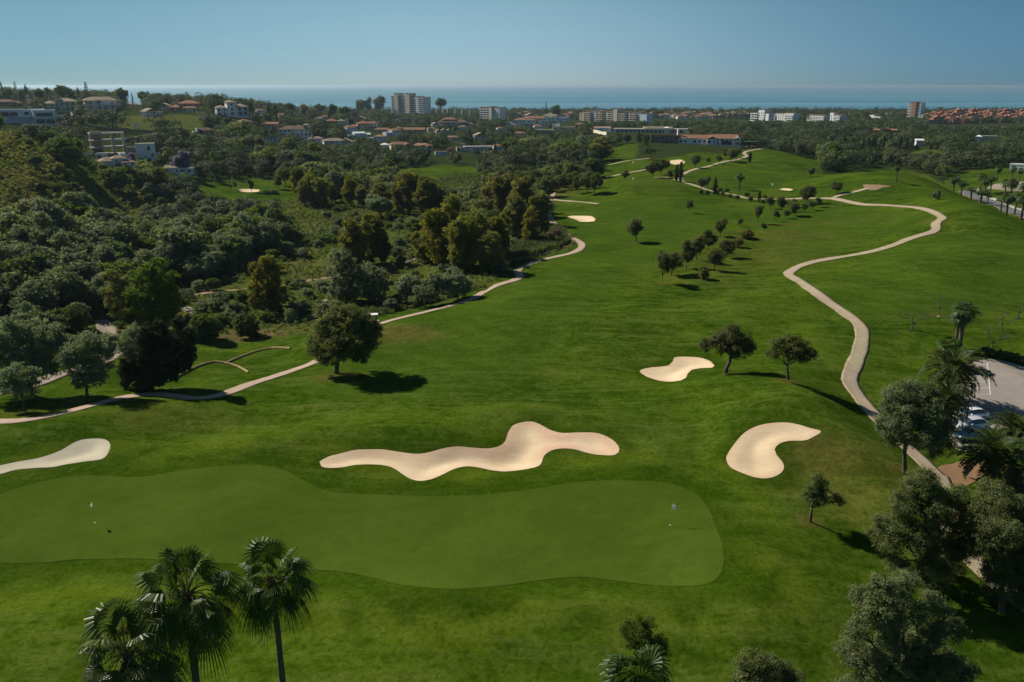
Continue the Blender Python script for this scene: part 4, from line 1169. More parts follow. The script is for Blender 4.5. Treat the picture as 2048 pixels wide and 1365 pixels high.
custom_tree(*OL, "widest silvery olive tree, shading the gravel track", 63, 790,
    [(20,665,32,0),(60,660,28,1),(95,665,28,1),(0,695,30,0),(40,700,36,0),(85,705,36,0),(118,690,22,1),(60,735,26,-1),(100,735,24,-1),(15,730,22,0),(-30,690,40,0)], 'olive_grey', [(62,775),(60,760)], .26, .15, 1.2, seed=17)
custom_tree(*OL, "pale silvery olive tree tucked behind the dark conifer", 262, 735, [(262,672,20,0),(248,690,17,0),(275,690,18,0),(262,705,18,0)], 'olive_grey', [(262,722)], .15, .13, 1.2, seed=18)
custom_tree("conifer", "conifer", "dense dark green spreading conifer beside the path", 302, 778,
    [(275,735,24,0),(300,710,30,.5),(330,712,30,.5),(295,750,28,-.5),(325,740,30,0),(352,728,22,.5),(283,765,18,-1),(312,757,20,-1),(340,748,18,0),(282,700,17,0.4,1.55),(252,733,13,-1.0,2.07),(323,686,12,-0.9,1.62),(375,677,11,-1.1,2.27),(256,752,14,-0.1,2.08),(369,712,16,0.7,1.96),(380,688,10,-1.2,1.67),(380,697,14,-0.3,2.17),(327,685,13,1.3,2.05),(375,711,12,0.6,1.76),(323,664,13,0.4,2.29),(286,706,17,-1.3,2.14),(305,685,16,1.2,1.54),(333,705,15,0.2,2.24),(288,673,10,-1.4,1.98),(254,738,14,-1.1,1.53),(367,713,16,-0.4,2.2),(302,715,11,0.4,2.25),(318,711,13,1.4,1.85),(285,696,16,1.6,1.75),(301,675,15,-0.1,2.04),(298,721,10,0.3,2.26),(253,746,14,0.3,1.76),(299,693,14,-0.6,1.8),(354,686,12,-0.6,1.68),(359,657,16,0.5,1.58),(331,703,13,-0.2,2.18),(273,724,17,-0.7,2.13),(255,734,12,1.2,1.77),(362,687,12,-0.3,1.91)],
    'coni', [(300,765)], .2, .15, 1.9, seed=19, clump=.22, hang=-1.6, aspect=.3)
custom_tree("acacia_tree", "acacia tree", "tall yellow-green tree behind the dark conifer", 300, 668,
    [(305,535,20,0),(285,555,24,0),(325,560,26,0),(300,580,30,0),(335,590,24,0),(272,590,20,0),(290,615,26,0),(325,620,28,0),(345,610,14,0),(305,645,26,0),(340,640,18,0)], 'bright', [(300,655),(300,630)], .28, .18, 1.35, seed=20)
custom_tree("acacia_tree", "acacia tree", "slim brownish-green tree behind the dark conifer", 240, 658,
    [(225,555,16,0),(240,570,17,0),(218,580,13,0),(245,595,16,0),(225,605,14,0),(240,625,13,0),(252,560,9,0)], 'euca', [(240,640),(236,615)], .16, .16, 1.1, seed=21)
custom_tree("acacia_tree", "acacia tree", "lone yellow-green tree standing on the beaten earth track", 540, 626,
    [(535,525,20,0),(550,545,22,0),(515,545,19,0),(530,570,28,0),(555,575,18,0),(508,580,16,0),(535,600,24,0),(512,605,14,0),(556,602,14,0)], 'euca', [(540,612),(537,590)], .25, .19, 1.35, seed=22)
custom_tree(*OL, "massive grey willowy tree, biggest of the clump in the valley", 700, 606,
    [(680,515,22,1),(700,540,26,0),(670,550,24,1),(735,545,24,0),(760,555,22,0),(720,575,28,-1),(690,582,26,-1),(755,580,22,0),(668,582,16,0),(772,570,12,0),(740,595,16,-1)], 'olive_grey', [(700,598)], .3, .2, 1.2, seed=23)
custom_tree(*OL, "round grey bushy tree beside the pink path, below the eucalyptus grove", 850, 614,
    [(875,560,16,1),(860,575,20,0),(840,585,18,-1),(885,568,14,1),(858,595,16,-1),(838,600,12,-1)], 'olive_grey', [(850,606)], .2, .19, 1.2, seed=24)
custom_tree(*OL, "narrow grey bushy tree just behind the round one by the pink path", 812, 607,
    [(815,560,14,1),(805,575,16,0),(818,585,15,0),(808,595,12,0),(828,565,11,1)], 'olive_grey', [(812,600)], .2, .19, 1.2, seed=25)

def grove(items, kind, group, labels):
    for i, (bx, by, yt, w) in enumerate(items):
        T(kind, bx, by, yt, w, labels[i], group)
grove([(712,540,425,60),(745,530,430,66),(770,528,470,40)], 'euca', "eucalyptus trees in the valley", ["tall brownish eucalyptus behind the massive grey willowy tree", "tall eucalyptus next to the one behind the massive grey willowy tree", "low eucalyptus at the open edge of the valley scrub"])
grove([(880,540,405,85),(925,545,420,80),(960,530,412,80),(850,525,455,60),(995,520,425,60),(905,500,392,50),(980,545,465,60)], 'euca', "eucalyptus grove beside the pink path",
      ["rusty green eucalyptus at the near end of the grove by the pink path","broad eucalyptus in the middle of the grove by the pink path","leafy eucalyptus in the grove, behind the reed bed","yellowish eucalyptus, lowest on the creek side of the grove","eucalyptus at the reed end of the grove","eucalyptus rising behind the grove by the pink path","low spreading eucalyptus at the foot of the grove"])
grove([(1010,440,338,70),(1050,450,352,60),(985,430,352,56),(1075,455,385,50),(1035,475,380,60),(1060,492,415,44)], 'euca', "dark eucalyptus trees at the head of the fairway",
      ["tallest dark eucalyptus where the valley meets the fairway","dark eucalyptus near the long fairway, beside the tallest","dark eucalyptus on the valley side of the tallest","eucalyptus overhanging the pink path","eucalyptus in front of the tallest dark one","low eucalyptus behind the reeds at the bend of the pink path"])
grove([(820,430,336,56),(850,435,352,60),(800,428,350,40),(875,430,365,44),(760,420,358,46),(700,412,352,40),(725,415,368,36)], 'euca', "rust-coloured trees in the valley",
      ["rusty tall tree in the middle of the valley","rust brown bushy tree beside the rusty tall one","green-brown slender tree in the middle of the valley","brownish rounded tree below the far lawn","yellow-green slender tree near the far lawn","green slender tree by the far lawn","green low tree by the far lawn"])
grove([(622,408,342,44),(645,412,352,44),(600,395,335,36),(665,405,362,30),(610,412,362,34)], 'euca', "yellow-green trees by the lawn across the valley",
      ["tall yellow-green tree beside the lawn across the valley","broad yellow-green tree beside the lawn across the valley","slim yellow-green tree behind the lawn across the valley","small yellow-green tree at the end of that row","low yellow-green tree in front of that row"])
for a in [('olive_grey',762,432,385,60,"grey rounded tree below the rusty trees of the valley"),('olive_grey',900,440,400,52,"grey rounded tree between the rusty trees and the grove"),('bush_grey',640,405,385,26,"grey bush below the yellow-green trees"),
          ('olive_grey',885,425,392,30,"little grey tree near the far lawn"),('brown',1110,487,458,44,"brown dry bush at the bend of the pink path"),('brown',925,440,402,30,"brown leafless tree between the grove and the rusty trees"),
          ('bush_green',905,478,440,30,"bright green bush behind the grove"),('bush_dark',640,488,470,70,"dark flat bush in the valley meadow"),('bush_dark',575,500,482,36,"dark low bush in the valley meadow"),
          ('bush_grey',440,618,585,50,"grey-green bush beside the beaten earth track"),('bush_grey',610,625,600,34,"grey-green bush near the lone yellow-green tree"),('bush_grey',580,650,620,30,"grey bush at the edge of the lawn"),('bush_grey',470,640,605,46,"rounded grey bush on the rubbly bank"),
          ('olive',1272,485,433,42,"olive tree alone in the middle of the long fairway"),
          ('small',1324,567,498,42,"thin olive tree, first of the double row on the slope"),('olive',1343,552,497,48,"olive tree second in the double row"),('olive',1373,537,480,40,"olive tree third in the double row"),('olive',1392,521,470,44,"olive tree fourth in the double row"),
          ('olive',1429,541,490,46,"olive tree in the second line, casting shadow on the slope"),('bush',1407,560,534,26,"low bushy olive in front of the double row"),('olive',1416,501,460,42,"olive tree near the upper end of the double row"),('olive',1452,516,476,36,"olive tree of the second line, upper end"),
          ('olive',1440,475,437,38,"round olive tree above the double row"),('bush',1475,495,476,26,"low bush above the double row"),('bush',1494,477,459,28,"wide low bush on the dry grass"),
          ('small',1378,425,401,18,"tiny olive tree alone on the far fairway"),('small',1480,456,434,16,"tiny olive tree below the far row"),('small',1516,448,406,24,"slim olive tree, nearest of the far row"),('small',1527,462,445,16,"tiny bushy olive below the far row"),
          ('small',1551,444,418,20,"olive tree in the far row, near its lower end"),('small',1572,438,419,18,"small round olive in the far row"),('olive',1562,425,393,30,"broad olive in the far row"),('olive',1590,433,402,28,"olive with a clear shadow in the far row"),
          ('olive',1612,410,370,40,"largest olive of the far row by the path fork"),('small',1622,422,400,22,"olive below the largest of the far row"),('small',1608,424,406,20,"olive half hidden in the far row"),('small',1635,415,395,18,"last olive of the far row, beside the path"),
          ('small',1583,423,397,20,"small olive in the middle of the far row"),('small',1541,418,392,24,"dark olive at the top of the far row"),('olive',1621,355,335,22,"lone olive on the far lawn before the dark wood"),('olive',1672,388,361,28,"round olive beside the path on the hill"),
          ('olive',1251,361,340,20,"round olive between the two thin paths"),('olive',1306,356,322,34,"olive by the raised green, nearer one"),('olive',1322,351,318,28,"olive by the raised green, further one"),('small',1338,362,338,18,"slim olive beside the cypresses"),('olive',1334,340,320,16,"olive beside the bunker near the clubhouse"),
          ('olive',1390,336,309,26,"olive beside the curving path to the clubhouse"),('small',1416,330,314,12,"small olive on the lawn inside the path's curve"),('olive',1438,328,308,17,"olive on the outer side of the clubhouse path"),('olive',1461,324,296,28,"large olive where the clubhouse path steepens"),
          ('olive',1403,381,352,22,"olive behind the raised green, left of its cypress"),('olive',1414,378,353,18,"olive touching the one behind the raised green"),('olive',1450,318,297,18,"olive behind the large one on the clubhouse path"),('olive',1474,316,296,20,"olive shading the top of the clubhouse path"),
          ('cypress',1361,365,321,10,"tall dark cypress beside the thin path"),('cypress',1353,363,328,9,"shorter cypress next to the tall one"),('cypress',1429,391,355,9,"pointed cypress among the low bushes"),('cypress',1518,405,381,7,"little pointed cypress at the end of the bushes"),('cypress',1499,326,305,8,"stubby cypress on the lawn by the clubhouse path"),
          ('bush_grey',1873,400,380,16,"blue-green bush on the far side of the grassy crest")]:
    T(*a)
for a in [('olive',503,386,358,20,"olive tree beside the small bunker on the lawn across the valley"),('olive',571,372,328,42,"big dark olive tree at the far end of the lawn across the valley"),('small',557,379,352,22,"leaning thin olive on the lawn across the valley"),('small',470,380,362,12,"tiny tree on the lawn across the valley"),('bush_dark',532,388,380,22,"clipped hedge block on the lawn across the valley"),('bush_dark',548,388,380,22,"second clipped hedge block on the lawn across the valley")]:
    T(*a)
for i, (x, y) in enumerate([(1403,388),(1415,390),(1435,390),(1446,391),(1460,396),(1474,399),(1500,402),(1525,407),(1454,385),(1494,393),(1440,384),(1530,398)]):
    T('bush_dark', x, y, y - 9, 11, "low round bush in the line along the far path", "low bushes along the far path")
for i, (x, y, yt, w) in enumerate([(1144,379,343,34),(1118,381,345,34),(1126,376,348,30),(1163,374,345,34),(1174,391,342,34),(1189,391,345,30),(1180,378,338,34),(1155,388,352,24),(1198,380,350,20),(1104,384,355,30),(1090,380,350,30),(1078,386,356,30)]):
    T('olive', x, y, yt, w, ("tall " if y - yt > 40 else "low " if y - yt < 30 else "") + "olive tree in the stand above the fairway bunker, " + ("at its fairway edge" if x > 1170 else "in its middle" if x > 1130 else "at its creek end") + (", in front" if y > 385 else ", further back" if y < 379 else ""), "olives above the small fairway bunker")
# bare almond trees by the car park
for a in [(1821,661,612,56,"leafless spreading tree alone on the slope"),(1878,631,584,32,"crooked leafless tree in a white ring"),(1981,703,645,48,"forked leafless tree in an earth ring by the hedge"),(2003,663,620,40,"leafless tree up the slope from the forked one"),(2036,637,600,46,"stumpy leafless tree at the edge of the photo")]:
    T('bare', *a)
# hedge by the car park
for i, (x, y, w) in enumerate([(1945,712,34),(1975,709,34),(2000,716,28),(2022,721,34),(2046,728,34)]):
    T('bush_dark', x, y, y - 16, w, ("first clipped bush of the car park hedge, beside the palms", "second clipped bush of the car park hedge, from the palms", "low middle bush of the hedge above the car park", "clipped bush of the hedge below the forked leafless tree", "last bush of the car park hedge, cut by the photo's edge")[i], "hedge bushes above the car park")
# palms
fp_a = fan_palm_mesh(201, 17.0, 33, 2.75, 34, .5, .2, 6); fp_b = fan_palm_mesh(202, 17.6, 30, 2.45, 34, -.2, .17, 3); fp_c = fan_palm_mesh(203, 14.0, 32, 2.8, 34, .1, .2, 8)
fp_s = [fan_palm_mesh(210 + i, 7.0 + i, 30, 2.2, 16, .2 - .2 * i, .26, 8) for i in range(3)]
PROTO['fan'] = fp_s
dp = [date_palm_mesh(220 + i, 3.8, 50, 3.5) for i in range(2)]
PROTO['date'] = dp
def palm_at_crown(kind, px, py, d, proto, label, s=1.0, rz=0.0, lean=0.0):
    """plants a palm so that its crown centre shows at (px, py), d metres along the view"""
    q = ray(px, py) * d
    x, y, z = q[0], q[1], q[2] + CAM_Z
    g = gz(x, y)
    H = z - g
    hh = proto['h'] - proto['w'] * (.45 if kind == 'fan' else .333)
    KEEP_OUT.append((x, y, 1.2))
    return plant(kind, x - lean, y, g, s, H / hh, label, None, proto, rz)
palm_at_crown('fan', 352, 1192, 37, fp_a, "tall fan palm in front, middle of the three with dry fronds hanging", 1.0, .4)
palm_at_crown('fan', 540, 1155, 39, fp_b, "tallest fan palm in front, slim bare trunk", 1.0, 2.1)
palm_at_crown('fan', 248, 1305, 36, fp_c, "lowest fan palm in front, leaning out of the bottom edge", .95, 1.2)
palm_at_crown('fan', 1280, 1388, 37, fan_palm_mesh(204, 12.0, 36, 2.4, 24, 0, .2, 2), "fan palm poking in at the bottom edge under the bright green tree", 1.0, .9)
T('fan', 1917, 702, 601, 66, "large fan palm near the car park, the taller of two", proto=fp_s[2])
T('fan', 1908, 699, 612, 46, "fan palm with a slim trunk crowded against the large one", proto=fp_s[1])
T('fan', 1888, 735, 671, 56, "short fan palm between the large one and the date palms", proto=fp_s[0])
T('date', 1899, 806, 700, 134, "date palm at the far corner of the car park", proto=dp[0])
T('date', 1886, 872, 764, 92, "date palm shading the parked cars", proto=dp[1])
T('date', 2018, 938, 824, 118, "date palm in front of the parked cars", proto=dp[1])
T('date', 1978, 980, 868, 160, "date palm nearest the footpath with fronds over the orange earth", proto=dp[0])
T('fan', 1478, 381, 346, 23, "single palm tree on the far fairway", proto=fp_s[1])
T('fan', 1792, 364, 329, 16, "solitary palm on the grassy crest", proto=fp_s[2])
for i, (x, r, yt, w) in enumerate([(1905,345,351,24),(1921,340,360,26),(1941,330,374,30),(1960,318,378,34),(1975,322,386,18),(1958,372,345,24),(1968,366,352,22),(1993,420,328,18),(2001,290,393,26),(2012,277,384,34),(2041,270,378,40),(2036,400,334,16),
        (2018,330,352,26),(2008,345,357,24),(2046,300,360,34),(2028,285,380,28),(2022,415,330,16),(1980,372,350,20),(2060,265,372,40)]):
    T('fan', x, 0, yt, w, ("short " if i % 3 == 0 else "tall " if i % 3 == 2 else "") + "fan palm " + ("by the near kerb of the asphalt road" if r < 300 else "halfway along the asphalt road behind the crest" if r < 350 else "beyond the road at the edge of the forecourt") + (", slender" if w < 25 else ", wide-crowned"), "fan palms along the asphalt road", r=r, proto=fp_s[i % 3])

# ------------------------------------------------------------------ buildings
RECTS = []
def cp(o, parent, loc=None, rz=None, scale=None):
    c = o.copy(); COL.objects.link(c); c.parent = parent
    if loc is not None: c.location = loc
    if rz is not None: c.rotation_euler = (0, 0, rz)
    if scale is not None: c.scale = scale
    return c
_WM = {}
def win_mesh(w, h, mat='glass'):
    k = (round(w, 1), round(h, 1), mat)
    if k not in _WM:
        mb = MB(); mb.box((0, 0, 0), (w, .10, h)); _WM[k] = mb.mesh("window", M[mat])
    return _WM[k]
_BM = {}
def box_obj(name, parent, c, size, mat, rz=0.0):
    k = (name, tuple(round(v, 2) for v in size), mat)
    if k not in _BM:
        mb = MB(); mb.box((0, 0, 0), size); _BM[k] = mb.mesh(name, M[mat])
    o = bpy.data.objects.new(name, _BM[k]); COL.objects.link(o); o.parent = parent; o.location = c; o.rotation_euler = (0, 0, rz)
    return o
def window(parent, x, y, z, w, h, rz=0.0, mat='glass'):
    o = bpy.data.objects.new("window", win_mesh(w, h, mat)); COL.objects.link(o); o.parent = parent
    o.location = (x, y, z); o.rotation_euler = (0, 0, rz)
    return o

def roof_geo(mb, x, y, z, w, d, typ, over=.5, pitch=.42):
    W, D = w / 2 + over, d / 2 + over
    if typ == 'hip':
        rh = min(W, D) * pitch
        if W >= D: a, b = (-(W - D), 0), (W - D, 0)
        else: a, b = (0, -(D - W)), (0, D - W)
        v = [(-W,-D,0),(W,-D,0),(W,D,0),(-W,D,0),(a[0],a[1],rh),(b[0],b[1],rh)]
        f = [(0,1,5,4),(2,3,4,5),(1,2,5),(3,0,4)] if W >= D else [(0,1,4),(1,2,5,4),(2,3,5),(3,0,4,5)]
    elif typ == 'gable':
        rh = D * pitch
        v = [(-W,-D,0),(W,-D,0),(W,D,0),(-W,D,0),(-W,0,rh),(W,0,rh)]
        f = [(0,1,5,4),(2,3,4,5),(1,2,5),(3,0,4)]
    elif typ == 'gablex':
        rh = W * pitch
        v = [(-W,-D,0),(W,-D,0),(W,D,0),(-W,D,0),(0,-D,rh),(0,D,rh)]
        f = [(0,1,4),(1,2,5,4),(2,3,5),(3,0,4,5)]
    v = [(x+p[0], y+p[1], z+p[2]+.12) for p in v]
    base = [(x-W,y-D,z),(x+W,y-D,z),(x+W,y+D,z),(x-W,y+D,z)]
    n_ = len(v)
    mb.add(v + base, f + [(n_,n_+3,n_+2,n_+1)] + [(n_+i, n_+(i+1)%4, (i+1)%4, i) for i in range(4)])

def site(px, py=None, r=None):
    if r is not None:
        x, y = at_r(px, r); return np.array((x, y, gz(x, y)))
    B = P(px, py); B[2] = gz(B[0], B[1]); return B

def house(name, cat, label, px, py=None, r=None, yaw=0.0, vols=(), group=None, win=True, protect=.5, sink=1.5, extra=None, winmat='glass', maxwin=90, dz=0.0, wpx=None):
    """vols: (x, y, w, d, h, z0, wall material, roof type, roof material)"""
    B = site(px, py, r)
    az = math.atan2(B[0], B[1])
    root = empty(name, (B[0], B[1], B[2] + dz), -az + R(yaw), label, cat, group)
    wm = {}; rm = {}
    nw = 0
    top = 0; xmin = 1e9; xmax = -1e9
    for i, (x, y, w, d, h, z0, wmat, rt, rmat) in enumerate(vols):
        mb = wm.setdefault(wmat, MB())
        zb = z0 - (sink if z0 == 0 else 0)
        mb.box((x, y, (zb + z0 + h) / 2), (w, d, z0 + h - zb))
        top = max(top, z0 + h); xmin = min(xmin, x - w/2); xmax = max(xmax, x + w/2)
        if rt == 'flat':
            rb = rm.setdefault(rmat, MB())
            rb.box((x, y, z0 + h + .1), (w + .3, d + .3, .2))
            for sx, sy, ww, dd in ((0, -d/2, w + .3, .25), (0, d/2, w + .3, .25), (-w/2, 0, .25, d - .2), (w/2, 0, .25, d - .2)):
                rb.box((x + sx, y + sy, z0 + h + .42), (ww, dd, .44))
        elif rt:
            rb = rm.setdefault(rmat, MB()); roof_geo(rb, x, y, z0 + h, w, d, rt)
        if win:
            fl = max(1, int(round(h / 3.0))); fh = h / fl
            for k in range(fl):
                z = z0 + fh * (k + .52)
                nc = max(1, int(w / 3.1))
                for j in range(nc):
                    if nw >= maxwin: break
                    if (i * 7 + k * 3 + j * 5) % 6 == 5: continue
                    wx = x - w/2 + w * (j + .5) / nc
                    if any(abs(wx - v2[0]) < v2[2]/2 and y - d/2 > v2[1] - v2[3]/2 - .01 + 0 and y - d/2 < v2[1] + v2[3]/2 and z0 + fh*k < v2[5] + v2[4] for q, v2 in enumerate(vols) if q != i): continue
                    window(root, wx, y - d/2 - .03, z, 1.3 if (j + k) % 3 else 2.0, 1.4 if k else 1.7, 0, winmat); nw += 1
                for sgn in (-1, 1):
                    ns = max(1, int(d / 3.5))
                    for j in range(ns):
                        if nw >= maxwin: break
                        if (j + k) % 2 and ns > 1: continue
                        window(root, x + sgn * (w/2 + .03), y - d/2 + d * (j + .5) / ns, z, 1.1, 1.3, math.pi/2, winmat); nw += 1
    for k, mb in wm.items(): mb.build("wall", M[k], root)
    for k, mb in rm.items(): mb.build("roof", M[k], root)
    if extra: extra(root)
    s_ = F / dep(B)
    if wpx:
        k_ = wpx / (s_ * (xmax - xmin)); root.scale = (k_, k_, k_); xmin *= k_; xmax *= k_; top *= k_
    a = proj(B[0], B[1], B[2] + dz + top + 1); b = proj(B[0], B[1], B[2] + dz + top * (1 - protect))
    rr = B[1]
    RECTS.append((a[0] + xmin * s_, a[1], a[0] + xmax * s_, b[1], rr))
    KEEP_OUT.append((B[0], B[1], (xmax - xmin) / 2 + 1))
    return root

def rail(parent, a, b, n_, h=1.0, mat='white', name="railing"):
    mb = MB(); a = np.array(a, float); b = np.array(b, float)
    mb.tube([a + (0, 0, h), b + (0, 0, h)], .05, 4); mb.tube([a + (0, 0, h*.5), b + (0, 0, h*.5)], .03, 4)
    for i in range(n_):
        p = a + (b - a) * i / (n_ - 1); mb.tube([p, p + (0, 0, h)], .04, 4)
    return mb.build(name, M[mat], parent)

# -- houses on the ridge
def ex_modern(root):
    for (x, y, z, w, h) in [(-8.6,-3.6,4.9,3.4,2.2),(-5.0,-3.6,4.9,3.4,2.0),(.8,-3.6,5.2,2.2,1.4),(5.2,-3.6,5.2,2.4,1.4)]: window(root, x, y, z, w, h)
    for (x, y, z, w, h) in [(8.2,-8.1,4.6,7.6,1.8),(6.0,-8.1,1.3,4.2,2.2),(10.6,-8.1,1.3,4.2,2.2)]: window(root, x, y, z, w, h)
    for x in (3.6, 8.3, 12.8): box_obj("pillar", root, (x, -8.2, 1.3), (.4, .35, 2.6), 'bluewhite')
    box_obj("terrace", root, (5.5, -10.2, -.4), (17, 4, .8), 'bluewhite')
    box_obj("garden_wall", root, (17.5, -6, 1.0), (.4, 9, 3.4), 'bluewhite'); box_obj("garden_wall", root, (16.0, -1.6, 1.6), (3.4, .4, 5.0), 'bluewhite')
house("villa", "house", "white modern flat-roofed villa with big dark windows on the hillside", 52, 248, yaw=4, win=False, protect=.9, wpx=94, vols=[(-1,0,20,7,3.2,3.4,'bluewhite','flat','bluewhite'),(-9,0,4,7,3.4,0,'bluewhite',None,None),(8.2,-4,10,8,3.0,3.2,'bluewhite','flat','bluewhite'),(8.3,-3.6,9.4,7.4,3.2,0,'bluewhite',None,None),(-2,1.0,10,5,3.4,0,'bluewhite',None,None)], extra=ex_modern)
house("villa", "house", "cream villa with a low front wing and hipped roof on the ridge", 124, 222, yaw=-12, protect=.95, wpx=58, vols=[(3,2,14,10,6.6,0,'cream','hip','tile_pale'),(-7,-1,9,8,5.2,0,'cream','hip','tile_pale'),(-1,0,4,5,8.0,0,'cream','flat','cream')])
def ex_perg(root):
    box_obj("pergola", root, (7, -7.2, 3.2), (12, 3.4, .35), 'white')
    for x in (1.4, 4.2, 7, 9.8, 12.6): box_obj("pergola_post", root, (x, -8.6, 1.4), (.35, .35, 3.4), 'white')
house("villa", "house", "cream villa with a white pergola along its terrace", 203, 219, yaw=8, protect=.95, wpx=60, vols=[(0,0,20,9,5.8,0,'cream','hip','tile_pale'),(-7,-4,6,3,5.6,0,'cream','hip','tile_pale'),(4,-2,9,7,5.2,0,'white','hip','tile_pale')], extra=ex_perg)
house("villa", "house", "pink-walled villa with orange roofs behind the hedge", 376, 224, yaw=-15, protect=.9, wpx=54, vols=[(1,2,14,9,5.8,0,'pink','hip','tile_red'),(-8,0,8,8,3.2,0,'pink','hip','tile_red'),(3,-4,10,5,2.8,0,'cream','hip','tile')])
def ex_balc(root):
    for z in (3.3, .2):
        rail(root, (3.2, -7.1, z), (10.4, -7.1, z), 8, 1.0)
        window(root, 5, -5.5, z + 1.4, 2.4, 2.1); window(root, 8.6, -5.5, z + 1.4, 2.4, 2.1)
    box_obj("balcony", root, (6.8, -6.4, 3.2), (7.4, 1.7, .25), 'white')
    for x in (3.3, 6.8, 10.3): box_obj("pillar", root, (x, -7.1, 1.6), (.35, .35, 3.2), 'white')
house("villa", "house", "white villa with a central tower and glazed balconies on the ridge", 463, 232, yaw=10, protect=.95, wpx=60, vols=[(0,0,6,9,9.0,0,'white','hip','tile_pale'),(-6.5,1,7,8,5.4,0,'white','hip','tile_pale'),(6.8,0,8,10.6,6.0,0,'white','hip','tile_pale')], extra=ex_balc)
house("villa", "house", "pale villa with a low tiled roof at the very top of the ridge", 22, 196, yaw=10, protect=.9, wpx=46, vols=[(0,0,22,10,5,0,'cream','hip','tile_pale'),(8,1,8,8,6.5,0,'cream','hip','tile_pale')])
house("villa", "house", "ochre house with arched porch, lowest on the ridge end", 10, 214, yaw=15, protect=.9, wpx=50, vols=[(0,0,18,9,4.5,0,'yellow','hip','tile'),(10,1,9,8,3.2,0,'yellow','hip','tile')])
house("villa", "house", "orange house half hidden by trees beyond the ridge garden", 266, 205, yaw=-10, protect=.9, wpx=26, vols=[(0,0,12,9,6,0,'pink','hip','tile_red')])
house("villa", "house", "low white house with a chimney in the trees below the meadow", 412, 268, yaw=10, protect=.8, wpx=40, vols=[(0,0,12,8,2.8,0,'brown','hip','tile_brown'),(-6,-1,2.5,3,4.0,0,'white','flat','white'),(-8,-2,4,3,1.6,0,'white','flat','white')])
# -- building site
def frame_building():
    B = site(218, 309); az = math.atan2(B[0], B[1])
    root = empty("construction_frame", tuple(B), -az + R(5), "unfinished concrete frame of a house, three open storeys", "building site")
    for k in range(4):
        box_obj("floor_slab", root, (0, 0, .2 + k * 2.9), (13.4, 8.5, .35), 'grey')
    for x in (-6.4, -2.2, 2.2, 6.4):
        for y in (-4, 0, 4): box_obj("column", root, (x, y, 4.2), (.35, .35, 8.6), 'grey')
    box_obj("roof_parapet", root, (-4.2, -3.9, 9.5), (4.8, .4, .8), 'cream'); box_obj("roof_parapet", root, (2.4, -3.9, 9.4), (8, .4, .45), 'cream')
    box_obj("partition_wall", root, (-4, 3.8, 4.4), (4, .25, 8.2), 'brown'); box_obj("partition_wall", root, (9.5, -2, 1.0), (6, .3, 2.6), 'grey')
    box_obj("basement_wall", root, (0, -3.4, -1.0), (13.2, .3, 2.2), 'grey')
    a = proj(B[0], B[1], B[2] + 10); b = proj(B[0], B[1], B[2]); s_ = F / dep(B)
    RECTS.append((a[0] - 8*s_, a[1], a[0] + 10*s_, b[1], math.hypot(B[0], B[1]))); KEEP_OUT.append((B[0], B[1], 9))
frame_building()
house("villa", "house", "tall unfinished white house with a bare brown side beside the concrete frame", 287, 318, yaw=-8, win=False, protect=.95, wpx=48, vols=[(2,0,11,9,9.5,0,'white','flat','cream'),(-6,0,5,8,7.5,0,'brown','flat','cream')],
      extra=lambda r_: [window(r_, 4.6, -4.6, 7.0, 1.6, 2.6), window(r_, 6.4, -4.6, 3.0, 1.2, 2.2), box_obj("balcony", r_, (8.5, -4, 3.8), (5, 4, .3), 'white'), box_obj("balcony", r_, (-6, -5, 4.0), (5, 2.4, .3), 'cream')])
house("villa", "house", "small white annexe with a window below the concrete frame", 205, 318, yaw=-6, protect=.9, wpx=42, vols=[(0,0,7,5,3.4,0,'white','flat','white'),(-8.5,1,4.5,4,3.6,0,'white','flat','white')])
house("villa", "house", "white house with brown tiled hip roofs under the building site", 226, 334, yaw=12, protect=.5, wpx=62, vols=[(0,0,15,9,3.8,0,'white','hip','tile_pale'),(3,-2,8,7,5.2,0,'white','hip','tile_pale'),(6.5,2,3,3,7,0,'white','flat','white'),(7,-6,8,5,3,0,'white','hip','tile_pale')])
house("villa", "house", "white house with a tiled roof and chimney beside the violet tree", 352, 347, yaw=-12, protect=.5, wpx=52, vols=[(0,0,14,8,4,0,'white','gable','tile_pale'),(-3,1,1.2,1.2,7,0,'white','flat','white'),(10,1,5,6,3,0,'white','flat','white')])
T('purple', 368, 352, 303, 40, "violet flowering jacaranda tree above the white house")
T('purple', 262, 330, 306, 26, "smaller violet flowering tree beside the unfinished white house")
T('yellowbloom', 468, 262, 245, 14, "yellow blossoming tree on the slope under the white villa")
# retaining walls, road and signs of the ridge
def wall_line(name, pts, h, th, mat, label, cat="wall"):
    w = [site(*p) for p in pts]
    mb = MB()
    for a, b in zip(w[:-1], w[1:]):
        n_ = max(1, int(np.hypot(*(b - a)[:2]) / 4))
        for i in range(n_):
            p = a + (b - a) * i / n_; q = a + (b - a) * (i + 1) / n_
            zp, zq = gz(p[0], p[1]), gz(q[0], q[1])
            d = (q - p)[:2]; L = np.hypot(*d) + 1e-6; nx, ny = -d[1] / L * th / 2, d[0] / L * th / 2
            v = [(p[0]+nx, p[1]+ny, zp-.8), (p[0]-nx, p[1]-ny, zp-.8), (q[0]-nx, q[1]-ny, zq-.8), (q[0]+nx, q[1]+ny, zq-.8)]
            v += [(a_[0], a_[1], a_[2] + .8 + h) for a_ in v]
            mb.add(v, [(0,3,2,1),(4,5,6,7),(0,1,5,4),(1,2,6,5),(2,3,7,6),(3,0,4,7)])
    o = mb.build(name, M[mat]); return tag(o, label, cat)
wall_line("retaining_wall", [(150,244),(170,252),(205,258),(245,263),(322,268)], 1.2, .5, 'stone', "pale kerb wall of the hillside road above the building site")
wall_line("retaining_wall", [(322,268),(290,276),(245,285)], 1.4, .5, 'stone', "stone wall descending to the building site")
